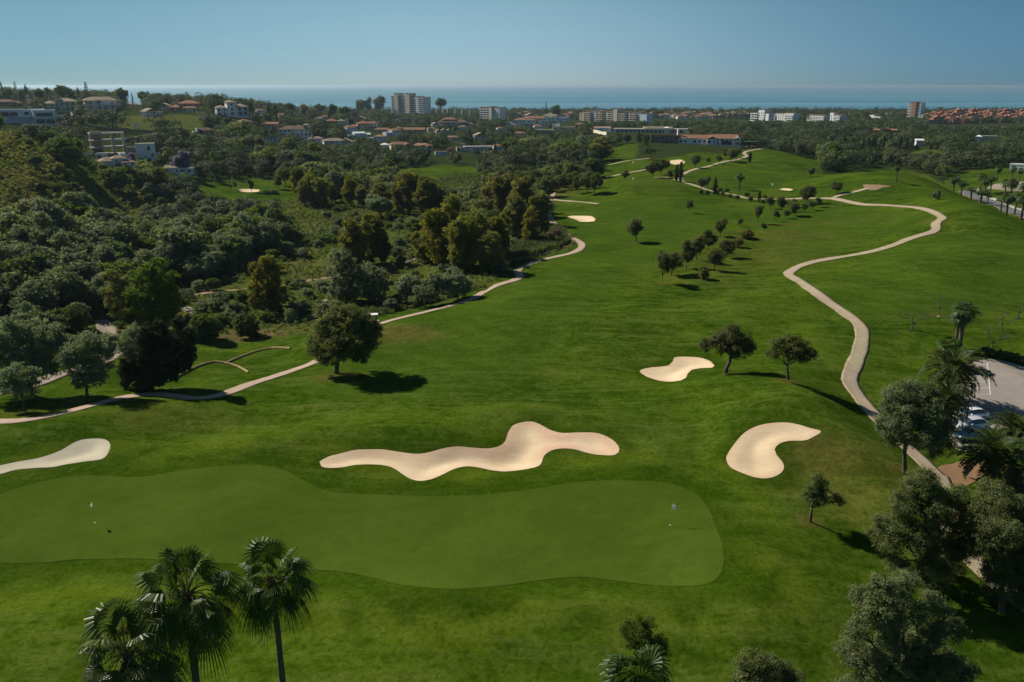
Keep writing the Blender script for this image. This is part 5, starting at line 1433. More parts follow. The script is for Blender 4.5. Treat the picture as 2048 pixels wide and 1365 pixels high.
wall_line("garden_wall", [(116,232),(143,234),(148,244)], 3.0, .4, 'stone', "pale garden wall beside the modern villa")
wall_line("guard_barrier", [(152,232),(195,241)], 1.1, .3, 'white', "white slanting barrier beside the hillside road", "barrier")
B = site(275, 262); sg = empty("billboard", tuple(B), -math.atan2(B[0], B[1]), "blank white billboard beside the hillside road", "billboard")
box_obj("panel", sg, (0, 0, 3.0), (3.0, .15, 1.9), 'white'); box_obj("post", sg, (-1.2, .1, 1.0), (.15, .15, 2.4), 'darkwood'); box_obj("post", sg, (1.2, .1, 1.0), (.15, .15, 2.4), 'darkwood')
RECTS.append((268, 255, 282, 266, math.hypot(B[0], B[1])))

RECTS += [(410, 368, 596, 392, 345), (800, 340, 950, 358, 420), (1225, 290, 1275, 325, 520), (1290, 318, 1310, 345, 430)]
# -- houses of the middle distance
V = house
V("villa","house","long house with brown roof and white walls below the pine ridge",590,272,yaw=-10,wpx=58, vols=[(0,0,22,11,5,0,'white','hip','tile_brown'),(9,-1,4,5,8,0,'cream','hip','tile_pale')])
V("villa","house","pink house with stepped roof in front of the cypresses",543,258,yaw=-25,wpx=34, vols=[(0,0,18,8,5,0,'pink','gable','tile')])
V("villa","house","small cream house alone high in the pine wood",600,232,yaw=0,wpx=24, vols=[(0,0,18,8,5,0,'cream','flat','cream'),(7,0,5,5,7,0,'pink','flat','pink')])
V("villa","house","white house with a low terracotta roof and chimney among palms",632,284,yaw=-20,wpx=34, vols=[(0,0,15,8,4,0,'white','hip','tile_pale'),(-4,-1,2,2,6.5,0,'white','flat','white'),(-9,-3,6,5,2.5,0,'white','flat','white')])
V("villa","house","wide white house with arches and a pale hip roof",668,292,yaw=8,wpx=42, vols=[(0,0,20,10,4.8,0,'white','hip','tile_pale'),(-6,-4,6,5,3.2,0,'white','hip','tile_pale')])
V("villa","house","grey-white house behind the yellow-green trees",542,286,yaw=10,wpx=34, vols=[(0,0,16,8,5,0,'bluewhite','flat','tile_brown')])
V("villa","house","ochre house with orange hip roof and tower",664,252,yaw=0,wpx=44, vols=[(0,0,14,10,6,0,'yellow','hip','tile_red'),(12,0,9,8,6,0,'cream','hip','tile_pale'),(19,1,4,4,8,0,'cream','flat','cream')])
V("villa","house","villa with a bright orange-red hip roof over a round upper floor",727,258,yaw=5,protect=.8,wpx=54, vols=[(0,0,13,10,5.6,0,'cream','hip','tile_red'),(-10,-1,9,8,2.8,0,'cream','hip','tile_red'),(10,-2,8,8,2.6,0,'grey','flat','grey')])
V("villa","house","white modern house with slanted wings",718,275,yaw=15,wpx=44, vols=[(0,0,14,8,5,0,'bluewhite','gable','bluewhite'),(10,-1,8,7,3.5,0,'white','gable','white'),(-10,0,8,7,3,0,'bluewhite','flat','bluewhite')])
V("villa","house","pink low houses joined in a row beside the orange-roofed villa",765,266,yaw=-5,wpx=32, vols=[(0,0,20,9,4,0,'pink','hip','tile')])
V("villa","house","grey flat-roofed villa in the dark pines below the tower block",808,245,yaw=0,wpx=40, vols=[(0,0,22,10,5,0,'grey','flat','grey'),(-12,-3,12,8,3,0,'cream','flat','grey')])
V("house","house","broad pink-walled block with a terracotta roof plane",828,269,yaw=-6,wpx=60, vols=[(0,0,30,12,6,0,'pink','gable','tile'),(-20,-4,10,9,8,0,'pink','hip','tile')])
V("house","house","row of stepped cream roofs in the palm garden",893,268,yaw=10,wpx=48, vols=[(-12,0,7,9,5,0,'cream','gablex','tile_pale'),(-4,0,7,9,5.6,0,'cream','gablex','tile_pale'),(4,0,7,9,5.2,0,'cream','gablex','tile_pale'),(-24,1,8,8,8,0,'cream','flat','cream')])
V("house","house","grey long house with orange upper roof behind the stepped roofs",906,254,yaw=0,wpx=60, vols=[(0,0,34,12,5,0,'grey','hip','tile_brown'),(-4,2,16,9,8,0,'pink','hip','tile')])
V("kiosk","pavilion","small white pyramid-roofed pavilion in the trees",770,296,yaw=0,win=False,wpx=14, vols=[(0,0,6,6,2.6,0,'white','hip','bluewhite')])
V("house","house","flat blue-white house by the red-roofed hut",882,310,yaw=5,protect=.9,wpx=24, vols=[(0,0,17,8,4.4,0,'bluewhite','flat','pink')])
V("house","house","little orange-red hut beside the flat blue-white house",900,306,yaw=0,win=False,wpx=9, vols=[(0,0,5,5,4,0,'redwall','gablex','tile_red')])
V("house","house","long white flat-roofed complex in the trees",955,303,yaw=6,wpx=92, vols=[(0,0,24,12,4,0,'white','flat','grey'),(-14,-2,10,10,3.4,0,'cream','flat','tile_pale'),(18,0,8,8,4.4,0,'white','hip','tile')])
V("house","house","cream garden wall and gate house above the white complex",923,293,yaw=0,win=False,wpx=14, vols=[(0,0,10,5,3,0,'cream','flat','cream'),(-5,0,1,5,5,0,'pink','flat','pink')])
V("house","house","white-walled houses with pinkish roofs right below the coast pines",1050,252,yaw=0,protect=.8,wpx=80, vols=[(0,0,26,10,7,0,'white','hip','tile'),(-18,-2,9,9,6,0,'white','flat','tile'),(22,-3,10,10,6,0,'white','flat','white'),(12,4,22,10,9,0,'pink','gable','tile')])
V("house","house","white terraced houses beside the long blue-grey apartment block",1112,246,yaw=-8,protect=.8,wpx=50, vols=[(0,0,30,10,6,0,'white','flat','white'),(-8,6,16,8,9,0,'cream','flat','cream')])
V("house","house","small cream houses and a white wall between the pines",1128,262,yaw=-8,protect=.8,wpx=44, vols=[(0,0,24,8,4,0,'cream','flat','cream'),(-10,2,9,6,7,0,'white','flat','white')])
V("house","house","grey-white low villa by the park wall",1090,268,yaw=-14,wpx=36, vols=[(0,0,16,7,3,0,'pink','flat','cream')])
wall_line("park_wall", [(1180,263),(1195,267),(1213,271)], 3.0, .5, 'cream', "pale orange wall beside the olive wood")
wall_line("park_wall", [(1160,258),(1176,262)], 3.0, .5, 'white', "white wall with red flowers by the olive wood")

# -- tall blocks along the coast
def block(name, label, px, r, py_top, yaw, secs, floors, slab='white', cat="apartment building", protect=.8, stretch=1.0):
    """secs: (x, y, w, d, extra_height, wall, kind) kind: 'balc' open balconies, 'wall' blank tower, 'blue' recessed bay"""
    secs = [(q[0] * stretch, q[1], q[2] * stretch) + tuple(q[3:]) for q in secs]
    x0, y0 = at_r(px, r); B = np.array((x0, y0, gz(x0, y0)))
    H = height_to(B, py_top); fh = H / floors
    root = empty(name, tuple(B), -math.atan2(x0, y0) + R(yaw), label, cat)
    walls = {}
    xs = []
    for (x, y, w, d, eh, wl, kd) in secs:
        mb = walls.setdefault(wl, MB())
        mb.box((x, y, (H + eh) / 2 - 2), (w, d, H + eh + 4)); xs += [x - w/2, x + w/2]
        if kd == 'balc':
            for k in range(floors):
                z = fh * k
                box_obj("balcony", root, (x, y - d/2 - .8, z + .55), (w - .3, 1.7, 1.1), slab)
                nb = max(1, int(w / 6))
                for j in range(nb):
                    window(root, x - w/2 + w * (j + .5) / nb, y - d/2 - .06, z + fh * .62, w / nb * .82, fh * .6)
        elif kd == 'wins':
            for k in range(floors):
                nb = max(1, int(w / 4))
                for j in range(nb):
                    window(root, x - w/2 + w * (j + .5) / nb, y - d/2 - .06, fh * (k + .55), 1.8, 1.6)
    for k, mb in walls.items(): mb.build("wall", M[k], root)
    rb = MB()
    for (x, y, w, d, eh, wl, kd) in secs: rb.box((x, y, H + eh + .2), (w + .5, d + .5, .4))
    rb.build("roof", M['tile' if slab != 'bluewhite' else 'grey'], root)
    a = proj(x0, y0, B[2] + H + 3); b = proj(x0, y0, B[2] + H * (1 - protect)); s_ = F / dep(B)
    RECTS.append((a[0] + min(xs) * s_, a[1], a[0] + max(xs) * s_, b[1], r)); KEEP_OUT.append((x0, y0, max(xs)))
    return root
block("tower_block", "ten-storey balconied tower block with two beige stair shafts", 822, 1480, 193, -47,
      [(-29,0,8,14,-.5,'white','balc'),(-21,-2,7,16,5,'cream','wall'),(-9,0,17,13,0,'cream','balc'),(3,-3,8,16,5,'cream','wall'),(12,-1,10,14,0,'white','balc'),(20.5,-2,5,15,0,'bluewhite','wall'),(29,-1,12,14,-1,'white','balc')], 10, stretch=1.3)
block("apartment_block", "white apartment block with orange roof and speckled balconies", 985, 1300, 215, -45,
      [(-9,0,18,14,0,'cream','balc'),(3,-1,5,15,1,'cream','wall'),(12,1,13,14,0,'white','wins')], 6, stretch=1.15)
block("apartment_block", "long blue-grey and cream balconied apartment block", 1228, 1250, 224, -38,
      [(-49,0,6,14,-2,'cream','wins'),(-40,0,12,13,0,'cream','balc'),(-30,1,6,13,1,'blue','wins'),(-20,0,13,13,1,'grey','balc'),(-10,1,6,13,0,'cream','wins'),(-1,0,12,13,0,'grey','balc'),(7,-1,6,15,5,'cream','wall'),(16,0,12,13,0,'grey','balc'),(25,1,6,13,0,'blue','wins'),(33,0,11,13,0,'grey','balc'),(42,0,7,13,1,'blue','wins'),(50,-1,10,15,-1,'bluewhite','wall')], 5, 'cream', stretch=1.2)
block("leaning_tower", "narrow brown-topped tower block with white balconies standing above the sea", 1829, 1550, 206, -25,
      [(-8,0,10,14,0,'brown','balc'),(1,-2.4,9,16,1.5,'redbrown','wall'),(10.5,0,11,14,0,'bluewhite','balc')], 9, stretch=.85)
RECTS.append((1812, 206, 1846, 240, 1540))
for a in [("white seaside apartment block with stepped towers, first in the row",1522,1330,224,[(-7,0,12,12,-2,'white','balc'),(4,0,10,12,3,'white','wins'),(12,1,7,12,-2,'white','wall')]),
          ("long white seaside block with a dark red hip roof",1568,1330,229,[(-16,0,12,12,0,'white','balc'),(-3,0,14,12,1,'white','wins'),(12,0,14,12,2,'white','balc')]),
          ("white seaside block with an orange roof, third in the row",1640,1330,231,[(-10,0,14,12,0,'white','balc'),(4,0,14,12,0,'white','balc')]),
          ("slim white seaside block with a pointed turret",1672,1340,230,[(-4,0,6,10,3,'white','wins'),(5,0,12,12,0,'white','balc')]),
          ("low white seaside block half hidden by the big round tree",1752,1500,234,[(-4,0,8,10,3,'white','wins'),(6,0,14,12,0,'white','balc')])]:
    block("seaside_block", a[0], a[1], a[2], a[3], -44, a[4], 4, stretch=1.3)
V("pavilion","building","long low white pavilion with a glazed front and flat roof",1300,r=880,yaw=2,protect=.9,dz=-1,win=False,vols=[(0,0,78,14,4.6,0,'white','flat','cream'),(8,2,30,10,6.4,0,'cream','flat','cream'),(-50,2,16,10,5,0,'white','flat','white')],
  extra=lambda r_: [window(r_, -34 + i * 4.4, -7.08, 2.6, 3.2, 2.6) for i in range(16)])
V("kiosk","pavilion","small white tent roof at the end of the long low pavilion",1333,r=840,yaw=0,win=False,vols=[(0,0,5,5,5.5,0,'white','hip','white')])
V("house","house","low orange-roofed building in front of the pavilion",1204,r=900,yaw=0,protect=.9,vols=[(0,0,18,8,4,0,'pink','gable','tile_red')])
def ex_club(root):
    box_obj("awning", root, (36, -6, 2.8), (9, 6, .3), 'greencloth')
    for x in (32, 40): box_obj("awning_post", root, (x, -8.6, 1.2), (.2, .2, 3.2), 'darkwood')
    window(root, 18.5, -6.1, 1.8, 6.5, 3.0)
    box_obj("chimney", root, (-16.5, 1, 8.5), (1.2, 1.2, 4.5), 'white', .4)
house("clubhouse", "clubhouse", "long clubhouse with a weathered terracotta roof and white gable end", 1400, 289, yaw=3, protect=.75, dz=.0, extra=ex_club,
      wpx=172, vols=[(-26,2,20,11,6.0,0,'stone','flat','tile_brown'),(-4,2,24,10,4.4,0,'white','gable','tile'),(17,0,19,12,4.6,0,'white','gable','tile'),(26.5,0,3,12.6,5.0,0,'white','gablex','white'),(8,-1,7,12,4.4,0,'white','gablex','tile')])
wall_line("terrace_wall", [(1478,299),(1502,297),(1512,294)], 1.2, .6, 'stone', "curved stone terrace wall before the clubhouse")
V("yellow_house","house","ochre yellow farmhouse with orange gable roofs",1765,r=950,yaw=-14,protect=.95,wpx=44, vols=[(4,0,14,10,6,0,'yellow','gablex','tile'),(-8,1,13,9,4,0,'yellow','gable','tile'),(16,3,14,9,4.5,0,'brown','gable','tile')])
V("hut","hut","small white shed in the wood, nearest the cypresses",1838,r=700,yaw=20,win=False,protect=1,vols=[(0,0,7,5,4.5,0,'white','gable','white')])
V("hut","hut","little white domed shed deeper in the wood",1956,r=760,yaw=0,win=False,protect=1,vols=[(0,0,5,5,4.5,0,'white','hip','white')])
V("hut","hut","pale flat shed beside the domed one",1978,r=770,yaw=0,win=False,protect=1,vols=[(0,0,12,5,3.8,0,'cream','flat','white')])
V("hut","hut","white gate building beyond the palm avenue",2034,r=455,yaw=-10,win=False,protect=1,vols=[(0,0,7,4,3,0,'white','flat','white')])
# repeated houses: each built once, then copied
def copy_thing(root, px, r, rz, s=1.0, label=None, group=None, dz=0.0):
    x, y = at_r(px, r)
    c = root.copy(); COL.objects.link(c); c.location = (x, y, gz(x, y) + dz); c.rotation_euler = (0, 0, -math.atan2(x, y) + rz); c.scale = (s, s, s)
    if label: c["label"] = label
    if group: c["group"] = group
    for ch in root.children:
        k = ch.copy(); COL.objects.link(k); k.parent = c
    KEEP_OUT.append((x, y, 7))
    return c
red = [V("townhouse","house","terracotta red townhouse in the dense seaside village","" and 0 or 1862,r=1240,yaw=-10,group="red townhouses",protect=.8,vols=[(0,0,9,9,7,0,'redwall','hip','tile_red'),(5,-2,5,6,9.5,0,'redwall','flat','redwall'),(-5,-3,4,5,5,0,'pink','flat','redwall')]),
       V("townhouse","house","terracotta red townhouse in the dense seaside village",1885,r=1260,yaw=12,group="red townhouses",protect=.8,vols=[(0,0,11,8,9,0,'redwall','gablex','tile_red'),(-5,-3,6,6,6,0,'redwall','hip','tile_red'),(6,-2,4,4,11,0,'pink','flat','redwall')]),
       V("townhouse","house","terracotta red townhouse in the dense seaside village",1905,r=1250,yaw=-5,group="red townhouses",protect=.8,vols=[(0,0,7,9,6,0,'redwall','gable','tile'),(-6,1,6,7,8,0,'redwall','flat','redwall'),(6,1,6,7,8.5,0,'redwall','hip','tile_red')])]
rg = random.Random(4)
for i in range(54):
    px = 1866 + (i % 18) * 11 + rg.uniform(-5, 5)
    rr = 1235 + (i // 18) * 75 + rg.uniform(-12, 12) + (px - 1860) * .35
    copy_thing(red[i % 3], px, rr, rg.uniform(-.5, .5), rg.uniform(.85, 1.15), dz=(i // 18) * 2.5)
RECTS.append((1860, 243, 2048, 250, 1235))
wh = [V("beach_house","house","white house with an orange-tinged roof in the low coast row",1340,r=1480,yaw=0,group="coast houses",protect=.8,vols=[(0,0,14,9,5,0,'white','gablex','tile_pale'),(9,1,8,8,4,0,'cream','hip','tile')]),
      V("beach_house","house","white house with an orange-tinged roof in the low coast row",1418,r=1500,yaw=15,group="coast houses",protect=.8,vols=[(0,0,12,9,6,0,'white','hip','tile'),(-9,-1,8,8,4,0,'white','flat','white')]),
      V("beach_house","house","white house with an orange-tinged roof in the low coast row",1360,r=1500,yaw=-10,group="coast houses",protect=.8,vols=[(0,0,16,8,4.5,0,'cream','hip','tile'),(5,-4,6,6,4,0,'white','gablex','tile')])]
for i in range(56):
    px = 1308 + i * 3.4 + rg.uniform(-3, 3); rr = 1400 + rg.uniform(0, 260)
    copy_thing(wh[i % 3], px, rr, rg.uniform(-.5, .5), rg.uniform(.8, 1.15))
for i in range(16):
    copy_thing(wh[i % 3], rg.uniform(1030, 1180), rg.uniform(1380, 1600), rg.uniform(-.5, .5), rg.uniform(.9, 1.2))
for px, rr in ((1700,1500),(1775,1560),(1848,1600),(1855,1500),(1500,1480),(1480,1500),(1715,1420),(1930,1560),(1970,1600),(2000,1580),(2030,1590)):
    copy_thing(wh[px % 3], px, rr, rg.uniform(-.5, .5), 1.0)
VLAB = ["small pale house with a tiled roof peeping out of the woods", "little white house with an orange-tinged roof between the trees"]
for px, rr, py_ in ((490,560,0),(520,700,0),(560,760,0),(600,600,0),(640,820,0),(690,560,0),(700,700,0),(745,820,0),(760,640,0),(790,720,0),(800,560,0),(845,560,0),(860,820,0),(870,960,0),(905,700,0),(925,880,0),(940,1000,0),(960,720,0),(1000,900,0),(1020,1050,0),(650,980,0),(720,1020,0),(1040,800,0),(1075,950,0),(330,640,0),(300,560,0),(1160,1080,0)):
    c_ = copy_thing(wh[px % 3], px, rr, rg.uniform(-.6, .6), rg.uniform(.62, .85), VLAB[px % 2], ("small pale houses in the woods", "little white houses in the woods")[px % 2])
    a_ = proj(c_.location.x, c_.location.y, c_.location.z + 6); RECTS.append((px - 8, a_[1], px + 8, a_[1] + 6, rr))
RECTS.append((1305, 236, 1500, 241, 1400)); RECTS.append((1030, 240, 1150, 245, 1380))
# white posts near the tower block
for px, py in ((873,219),(886,221),(895,223),(910,225),(924,227),(939,229)):
    x, y = at_r(px, 1290); zb = gz(x, y); h = height_to(np.array((x, y, zb)), py - 7)
    mb = MB(); mb.tube([(0, 0, -1), (0, 0, h * .7), (0, 0, h)], [1.1, .8, .35], 8); mb.tube([(0, 0, h * .62), (0, 0, h * .66)], [1.5, 1.5], 8)
    o = mb.build("white_pylon", M['white'], None, True, (x, y, zb)); tag(o, "slender white pylon in the line beside the tower block", "pylon", "white pylons beside the tower block")
    RECTS.append((px - 2, py - 9, px + 2, py + 1, 1290))
# big single trees on the skyline
SKYTREES = [('araucaria',178,700,163,22,"spiky araucaria on the ridge skyline beside the cream villas"),('araucaria',36,780,162,14,"thin spiky araucaria at the far end of the ridge skyline"),('pine',128,680,170,34,"dark rounded tree on the ridge skyline above the first cream villa"),('pine',247,690,176,28,"dark round-topped tree on the ridge skyline beside the second cream villa"),
    ('pine',288,760,184,24,"umbrella pine on the ridge skyline"),('cypress',57,700,169,8,"leaning dark cypress on the ridge skyline"),('cypress',9,760,162,5,"thin cypress at the end of the ridge skyline"),('cypress',161,720,175,6,"short cypress on the ridge skyline beside the araucaria"),('cypress',267,740,184,3,"tiny cypress on the ridge skyline"),
    ('pine',82,690,178,24,"palm-like bushy tree on the ridge skyline"),
    ('brown',760,1500,192,34,"grey bare trees beside the tower block"),('brown',738,1500,193,18,"smaller grey bare tree beside the tower block"),('broad',722,1480,196,20,"dark tree at the edge of the grey bare ones"),('pine',882,1500,196,26,"tall umbrella pine behind the white pylons"),
    ('araucaria',1092,1420,202,8,"spiky araucaria rising above the coast houses"),('broad',1112,1400,210,24,"dense round tree beside the tall coast araucaria"),('araucaria',1340,1500,217,6,"little araucaria behind the long apartment block"),('pine',1319,1480,221,18,"round pine behind the long apartment block"),
    ('pine',1236,1320,221,14,"dark round tree peeping over the long apartment block"),('araucaria',1693,1440,223,6,"araucaria by the white seaside blocks"),('broad',1723,1280,221,42,"big round green tree between the seaside blocks and the tower"),('broad',1812,1330,237,32,"dark trees at the foot of the narrow tower"),
    ('cypress',540,620,208,8,"dark cypress beside the pink stepped house"),('cypress',503,600,206,9,"dark cypress next to the white tower villa"),('cypress',553,640,209,7,"second dark cypress beside the pink stepped house"),('cypress',367,430,241,3,"thin dark cypress on the meadow slope"),('cypress',651,620,240,10,"group cypress in front of the ochre house"),('cypress',660,622,244,9,"lower cypress in front of the ochre house"),
    ('cypress',822,640,262,8,"dark cypress in the palm garden"),('cypress',830,645,264,8,"dark cypress in the palm garden, beside the first"),('cypress',991,560,287,6,"dark cypress beside the long white complex"),('cypress',858,520,300,7,"cypress behind the flat blue-white house")]
for i_, (px, yt, w) in enumerate([(20,178,22),(48,180,20),(70,182,18),(100,178,22),(112,182,18),(145,180,20),(196,184,20),(215,186,22),(232,187,18),(305,189,20),(322,186,16),(335,188,22),(352,191,20),(368,193,22),(385,192,20),(420,190,26),(437,188,24),(446,195,20),(480,197,22),(500,199,24),(520,203,22),(560,203,26),(580,207,24),(610,205,26),(640,208,26),(665,211,26),(690,213,26)]):
    SKYTREES.append((('pine', 'broad', 'pine', 'olive_mid')[i_ % 4], px, 700 + (i_ * 37) % 90 + max(0, px - 380) * .7, yt, w, ("round-topped", "spreading", "flat-topped", "greyish")[i_ % 4] + (" small" if w < 19 else " broad" if w > 23 else "") + " tree in the skyline row " + ("above the cream villas" if px < 250 else "behind the pink-walled villa" if px < 420 else "behind the white tower villa" if px < 540 else "sloping down towards the sea")))
for k, px, r, yt, w, lab in SKYTREES: T(k, px, 0, yt, w, lab, "skyline row of trees" if "skyline row" in lab else None, r=r)
for i, (px, yt, h_) in enumerate([(1725,274,24),(1736,273,24),(1744,271,26),(1749,273,24),(1760,277,22),(1766,271,30),(1768,276,24),(1799,271,32),(1812,275,32),(1831,289,22),(1836,292,16),(1862,288,16),(1875,292,20),(1660,272,16),(1664,271,16),(1686,272,14),(1689,274,12)]):
    T('cypress', px, 0, yt, 5, "slim dark cypress in the row in front of the far wood", "row of cypresses in the far wood", r=650 - (12 if h_ > 28 else 0))
    RECTS.append((px - 3, yt - 1, px + 3, yt + h_ * .6, 640))

# ------------------------------------------------------------------ woods and scrub
srng = np.random.RandomState(77)
def grid_pts(r0, r1, s, azlim=37):
    X, Y = [], []
    ys = np.arange(r0 * .7, r1, s * .87)
    for i, y in enumerate(ys):
        xm = y * math.tan(R(azlim)) + 15
        x = np.arange(-xm, xm, s) + (i % 2) * s * .5
        X.append(x); Y.append(np.full(len(x), y))
    X = np.concatenate(X); Y = np.concatenate(Y)
    X = X + srng.uniform(-.42, .42, len(X)) * s; Y = Y + srng.uniform(-.42, .42, len(Y)) * s
    r = np.hypot(X, Y); m = (r > r0) & (r < r1)
    return X[m], Y[m]
WP = lambda pts: Wd(pts, True, 30)
Z_MAQ = WP([(-160,262),(0,268),(60,290),(130,335),(250,388),(395,420),(240,468),(160,438),(60,452),(-160,490)])
Z_DENSE = WP([(-160,490),(60,452),(160,438),(240,468),(330,430),(420,412),(560,418),(578,470),(560,500),(440,556),(355,590),(335,650),(215,650),(190,690),(60,700),(-160,725)])
Z_VAL = WP([(355,590),(440,556),(560,500),(578,470),(560,418),(600,405),(690,402),(990,470),(1100,440),(1135,490),(1010,548),(880,602),(620,658),(370,676),(335,650)])
Z_MEAD = [WP([(210,236),(400,232),(410,262),(340,262),(240,256)]), WP([(350,258),(450,258),(520,266),(470,280),(350,276)]), WP([(1470,272),(1530,270),(1530,277),(1470,279)]), WP([(1600,274),(1760,270),(1760,276),(1600,279)]), WP([(1830,300),(2000,302),(2000,308),(1820,307)]), WP([(160,262),(320,272),(318,280),(230,290)])]
_sc = scrub
def is_scrub(x, y): return Hgrid(x, y, _sc) > .6
def zone_of(x, y):
    z = np.full(len(x), 3)                      # 3 = woodland
    z[inside(x, y, Z_VAL)] = 2; z[inside(x, y, Z_MAQ)] = 0; z[inside(x, y, Z_DENSE)] = 1
    for m_ in Z_MEAD: z[inside(x, y, m_)] = 4
    return z
ALLT = []
PATHS_W = [Wd(TRACK_VALLEY, False, 20), Wd(TRACK_GRAVEL, False, 20), Wd(PATH_WEST, False, 20)]
for r0, r1, s_, lo, hi in ((95, 450, 6.4, 5.5, 9.0), (450, 900, 7.0, 7, 11), (900, 2330, 9.4, 8, 13)):
    X, Y = grid_pts(r0, r1, s_)
    m_ = is_scrub(X, Y); X, Y = X[m_], Y[m_]
    z = zone_of(X, Y)
    keep = np.ones(len(X), bool)
    keep &= (z == 1) | (z == 3)
    keep &= srng.rand(len(X)) < .93
    if r0 < 400:
        for pw in PATHS_W: keep &= dist_seg(X, Y, pw, False) > 3.4
    X, Y, z = X[keep], Y[keep], z[keep]
    Z = Hgrid(X, Y, HZ)
    nzv = wavesum(X, Y, [(1.1, 2, 160), (2.3, 1, 97), (.4, 4, 61)], .005)
    h = srng.uniform(lo, hi, len(X)) * (1 + .25 * np.clip(nzv, -1, 1)) * np.where((Y > 1280) & (srng.rand(len(X)) < .8), .62, 1) * np.where((np.hypot(X, Y) > 560) & (np.arctan2(X, Y) < -.2) & (srng.rand(len(X)) < .3), 1.12, 1); w = h * srng.uniform(.9, 1.35, len(X))
    keep = Z > 1.0
    for (kx, ky, kr) in KEEP_OUT:
        if r0 * .8 < math.hypot(kx, ky) < r1 * 1.1:
            keep &= np.hypot(X - kx, Y - ky) > kr + w * .28
    for i in range(len(X)):
        if not keep[i]: continue
        px, pt = proj(X[i], Y[i], Z[i] + h[i]); _, pb = proj(X[i], Y[i], Z[i]); rr = Y[i]; hw = w[i] / 2 * F / Y[i] * .8
        for (x0, y0, x1, y1, rb) in RECTS:
            if rr < rb + 3 and px + hw > x0 and px - hw < x1 and pt < y1 and pb > y0 - 2:
                keep[i] = False; break
    for i in np.nonzero(keep)[0]: ALLT.append((X[i], Y[i], Z[i], w[i], h[i], int(z[i]), nzv[i]))
ALLT.sort(key=lambda t: -t[4] / math.hypot(t[0], t[1]))
ZLAB = {}
LMK = [("rock outcrop", 226, 474), ("yellow-green acacia", 300, 600), ("lone tree on the earth track", 540, 600), ("massive willowy tree", 700, 590), ("violet jacaranda", 368, 345), ("unfinished white house", 287, 315), ("lawn across the valley", 500, 385),
    ("tall rusty tree", 830, 430), ("eucalyptus grove", 920, 520), ("far valley lawn", 870, 348), ("tallest dark eucalyptus", 1020, 445), ("small fairway bunker", 1165, 440), ("uphill lawn", 1240, 300), ("clubhouse", 1400, 291), ("ochre farmhouse", 1765, 268),
    ("solitary crest palm", 1792, 364), ("dark spreading conifer", 302, 778), ("gravel track bend", 215, 690), ("modern flat-roofed villa", 52, 250), ("pergola villa", 203, 222), ("orange-red roofed villa", 727, 262), ("flat blue-white house", 882, 312), ("tiny clubhouse bunker", 1352, 326),
    ("cypress row", 1770, 300), ("palm-lined road", 1990, 400), ("white tower villa", 463, 234), ("concrete frame", 218, 310), ("scrub hill top", 20, 300), ("scrub hill foot", 250, 440), ("long flat pavilion", 1300, 272)]
LMW = [(n_, P(a, b)) for n_, a, b in LMK]
def near_name(t):
    px, py = proj(t[0], t[1], t[2]); r = math.hypot(t[0], t[1])
    bst = min(LMW, key=lambda l: math.hypot((l[1][0] - t[0]), (l[1][1] - t[1]) * .6))
    dr = r - math.hypot(bst[1][0], bst[1][1])
    ds = math.hypot(bst[1][0] - t[0], bst[1][1] - t[1])
    rel = ("just behind" if ds < 22 else "well behind") if dr > 9 else (("just before" if ds < 22 else "well before") if dr < -9 else ("close beside" if ds < 16 else "some way beside"))
    where = "in the wood " + rel + " the " + bst[0]
    return where, "trees around the " + bst[0]
def sz_name(w, h):
    return ("tall " if h > 8.2 else ("low " if h < 6.0 else "")) + ("wide " if w / h > 1.22 else ("narrow " if w / h < 1.0 else ""))
n_ol, n_br = 0, 0
REST = []
for t in ALLT:
    u = srng.rand(); x, y, z, w, h, zn, nv = t
    if zn == 1: k = 'olive_grey' if u < .5 else ('olive_mid' if u < .72 else ('broad' if u < .88 else 'bright'))
    else: k = 'olive_mid' if u < .40 else ('broad' if u < .80 else ('olive_grey' if u < .88 else ('euca' if u < .95 else 'bright')))
    ol = k.startswith('olive')
    if (ol and n_ol < 215) or (not ol and n_br < 150):
        where, grp = near_name(t)
        nm = {'olive_grey': "silvery tree ", 'olive_mid': "dull green olive tree ", 'broad': "dark tree ", 'bright': "fresh green tree ", 'euca': "yellowish tree "}[k]
        pr = PROTO[k][srng.randint(len(PROTO[k]))]
        plant(k, x, y, z - .2, w / pr['w'], h / pr['h'], sz_name(w, h) + nm + where, {'olive_grey': "grey ", 'olive_mid': "olive-green ", 'broad': "dark ", 'bright': "fresh green ", 'euca': "yellowish "}[k] + grp, pr)
        if ol: n_ol += 1
        else: n_br += 1
    else:
        REST.append((x, y, z, w, h, {'olive_mid': 0, 'olive_grey': 1, 'broad': 2, 'bright': 3, 'euca': 4}[k]))

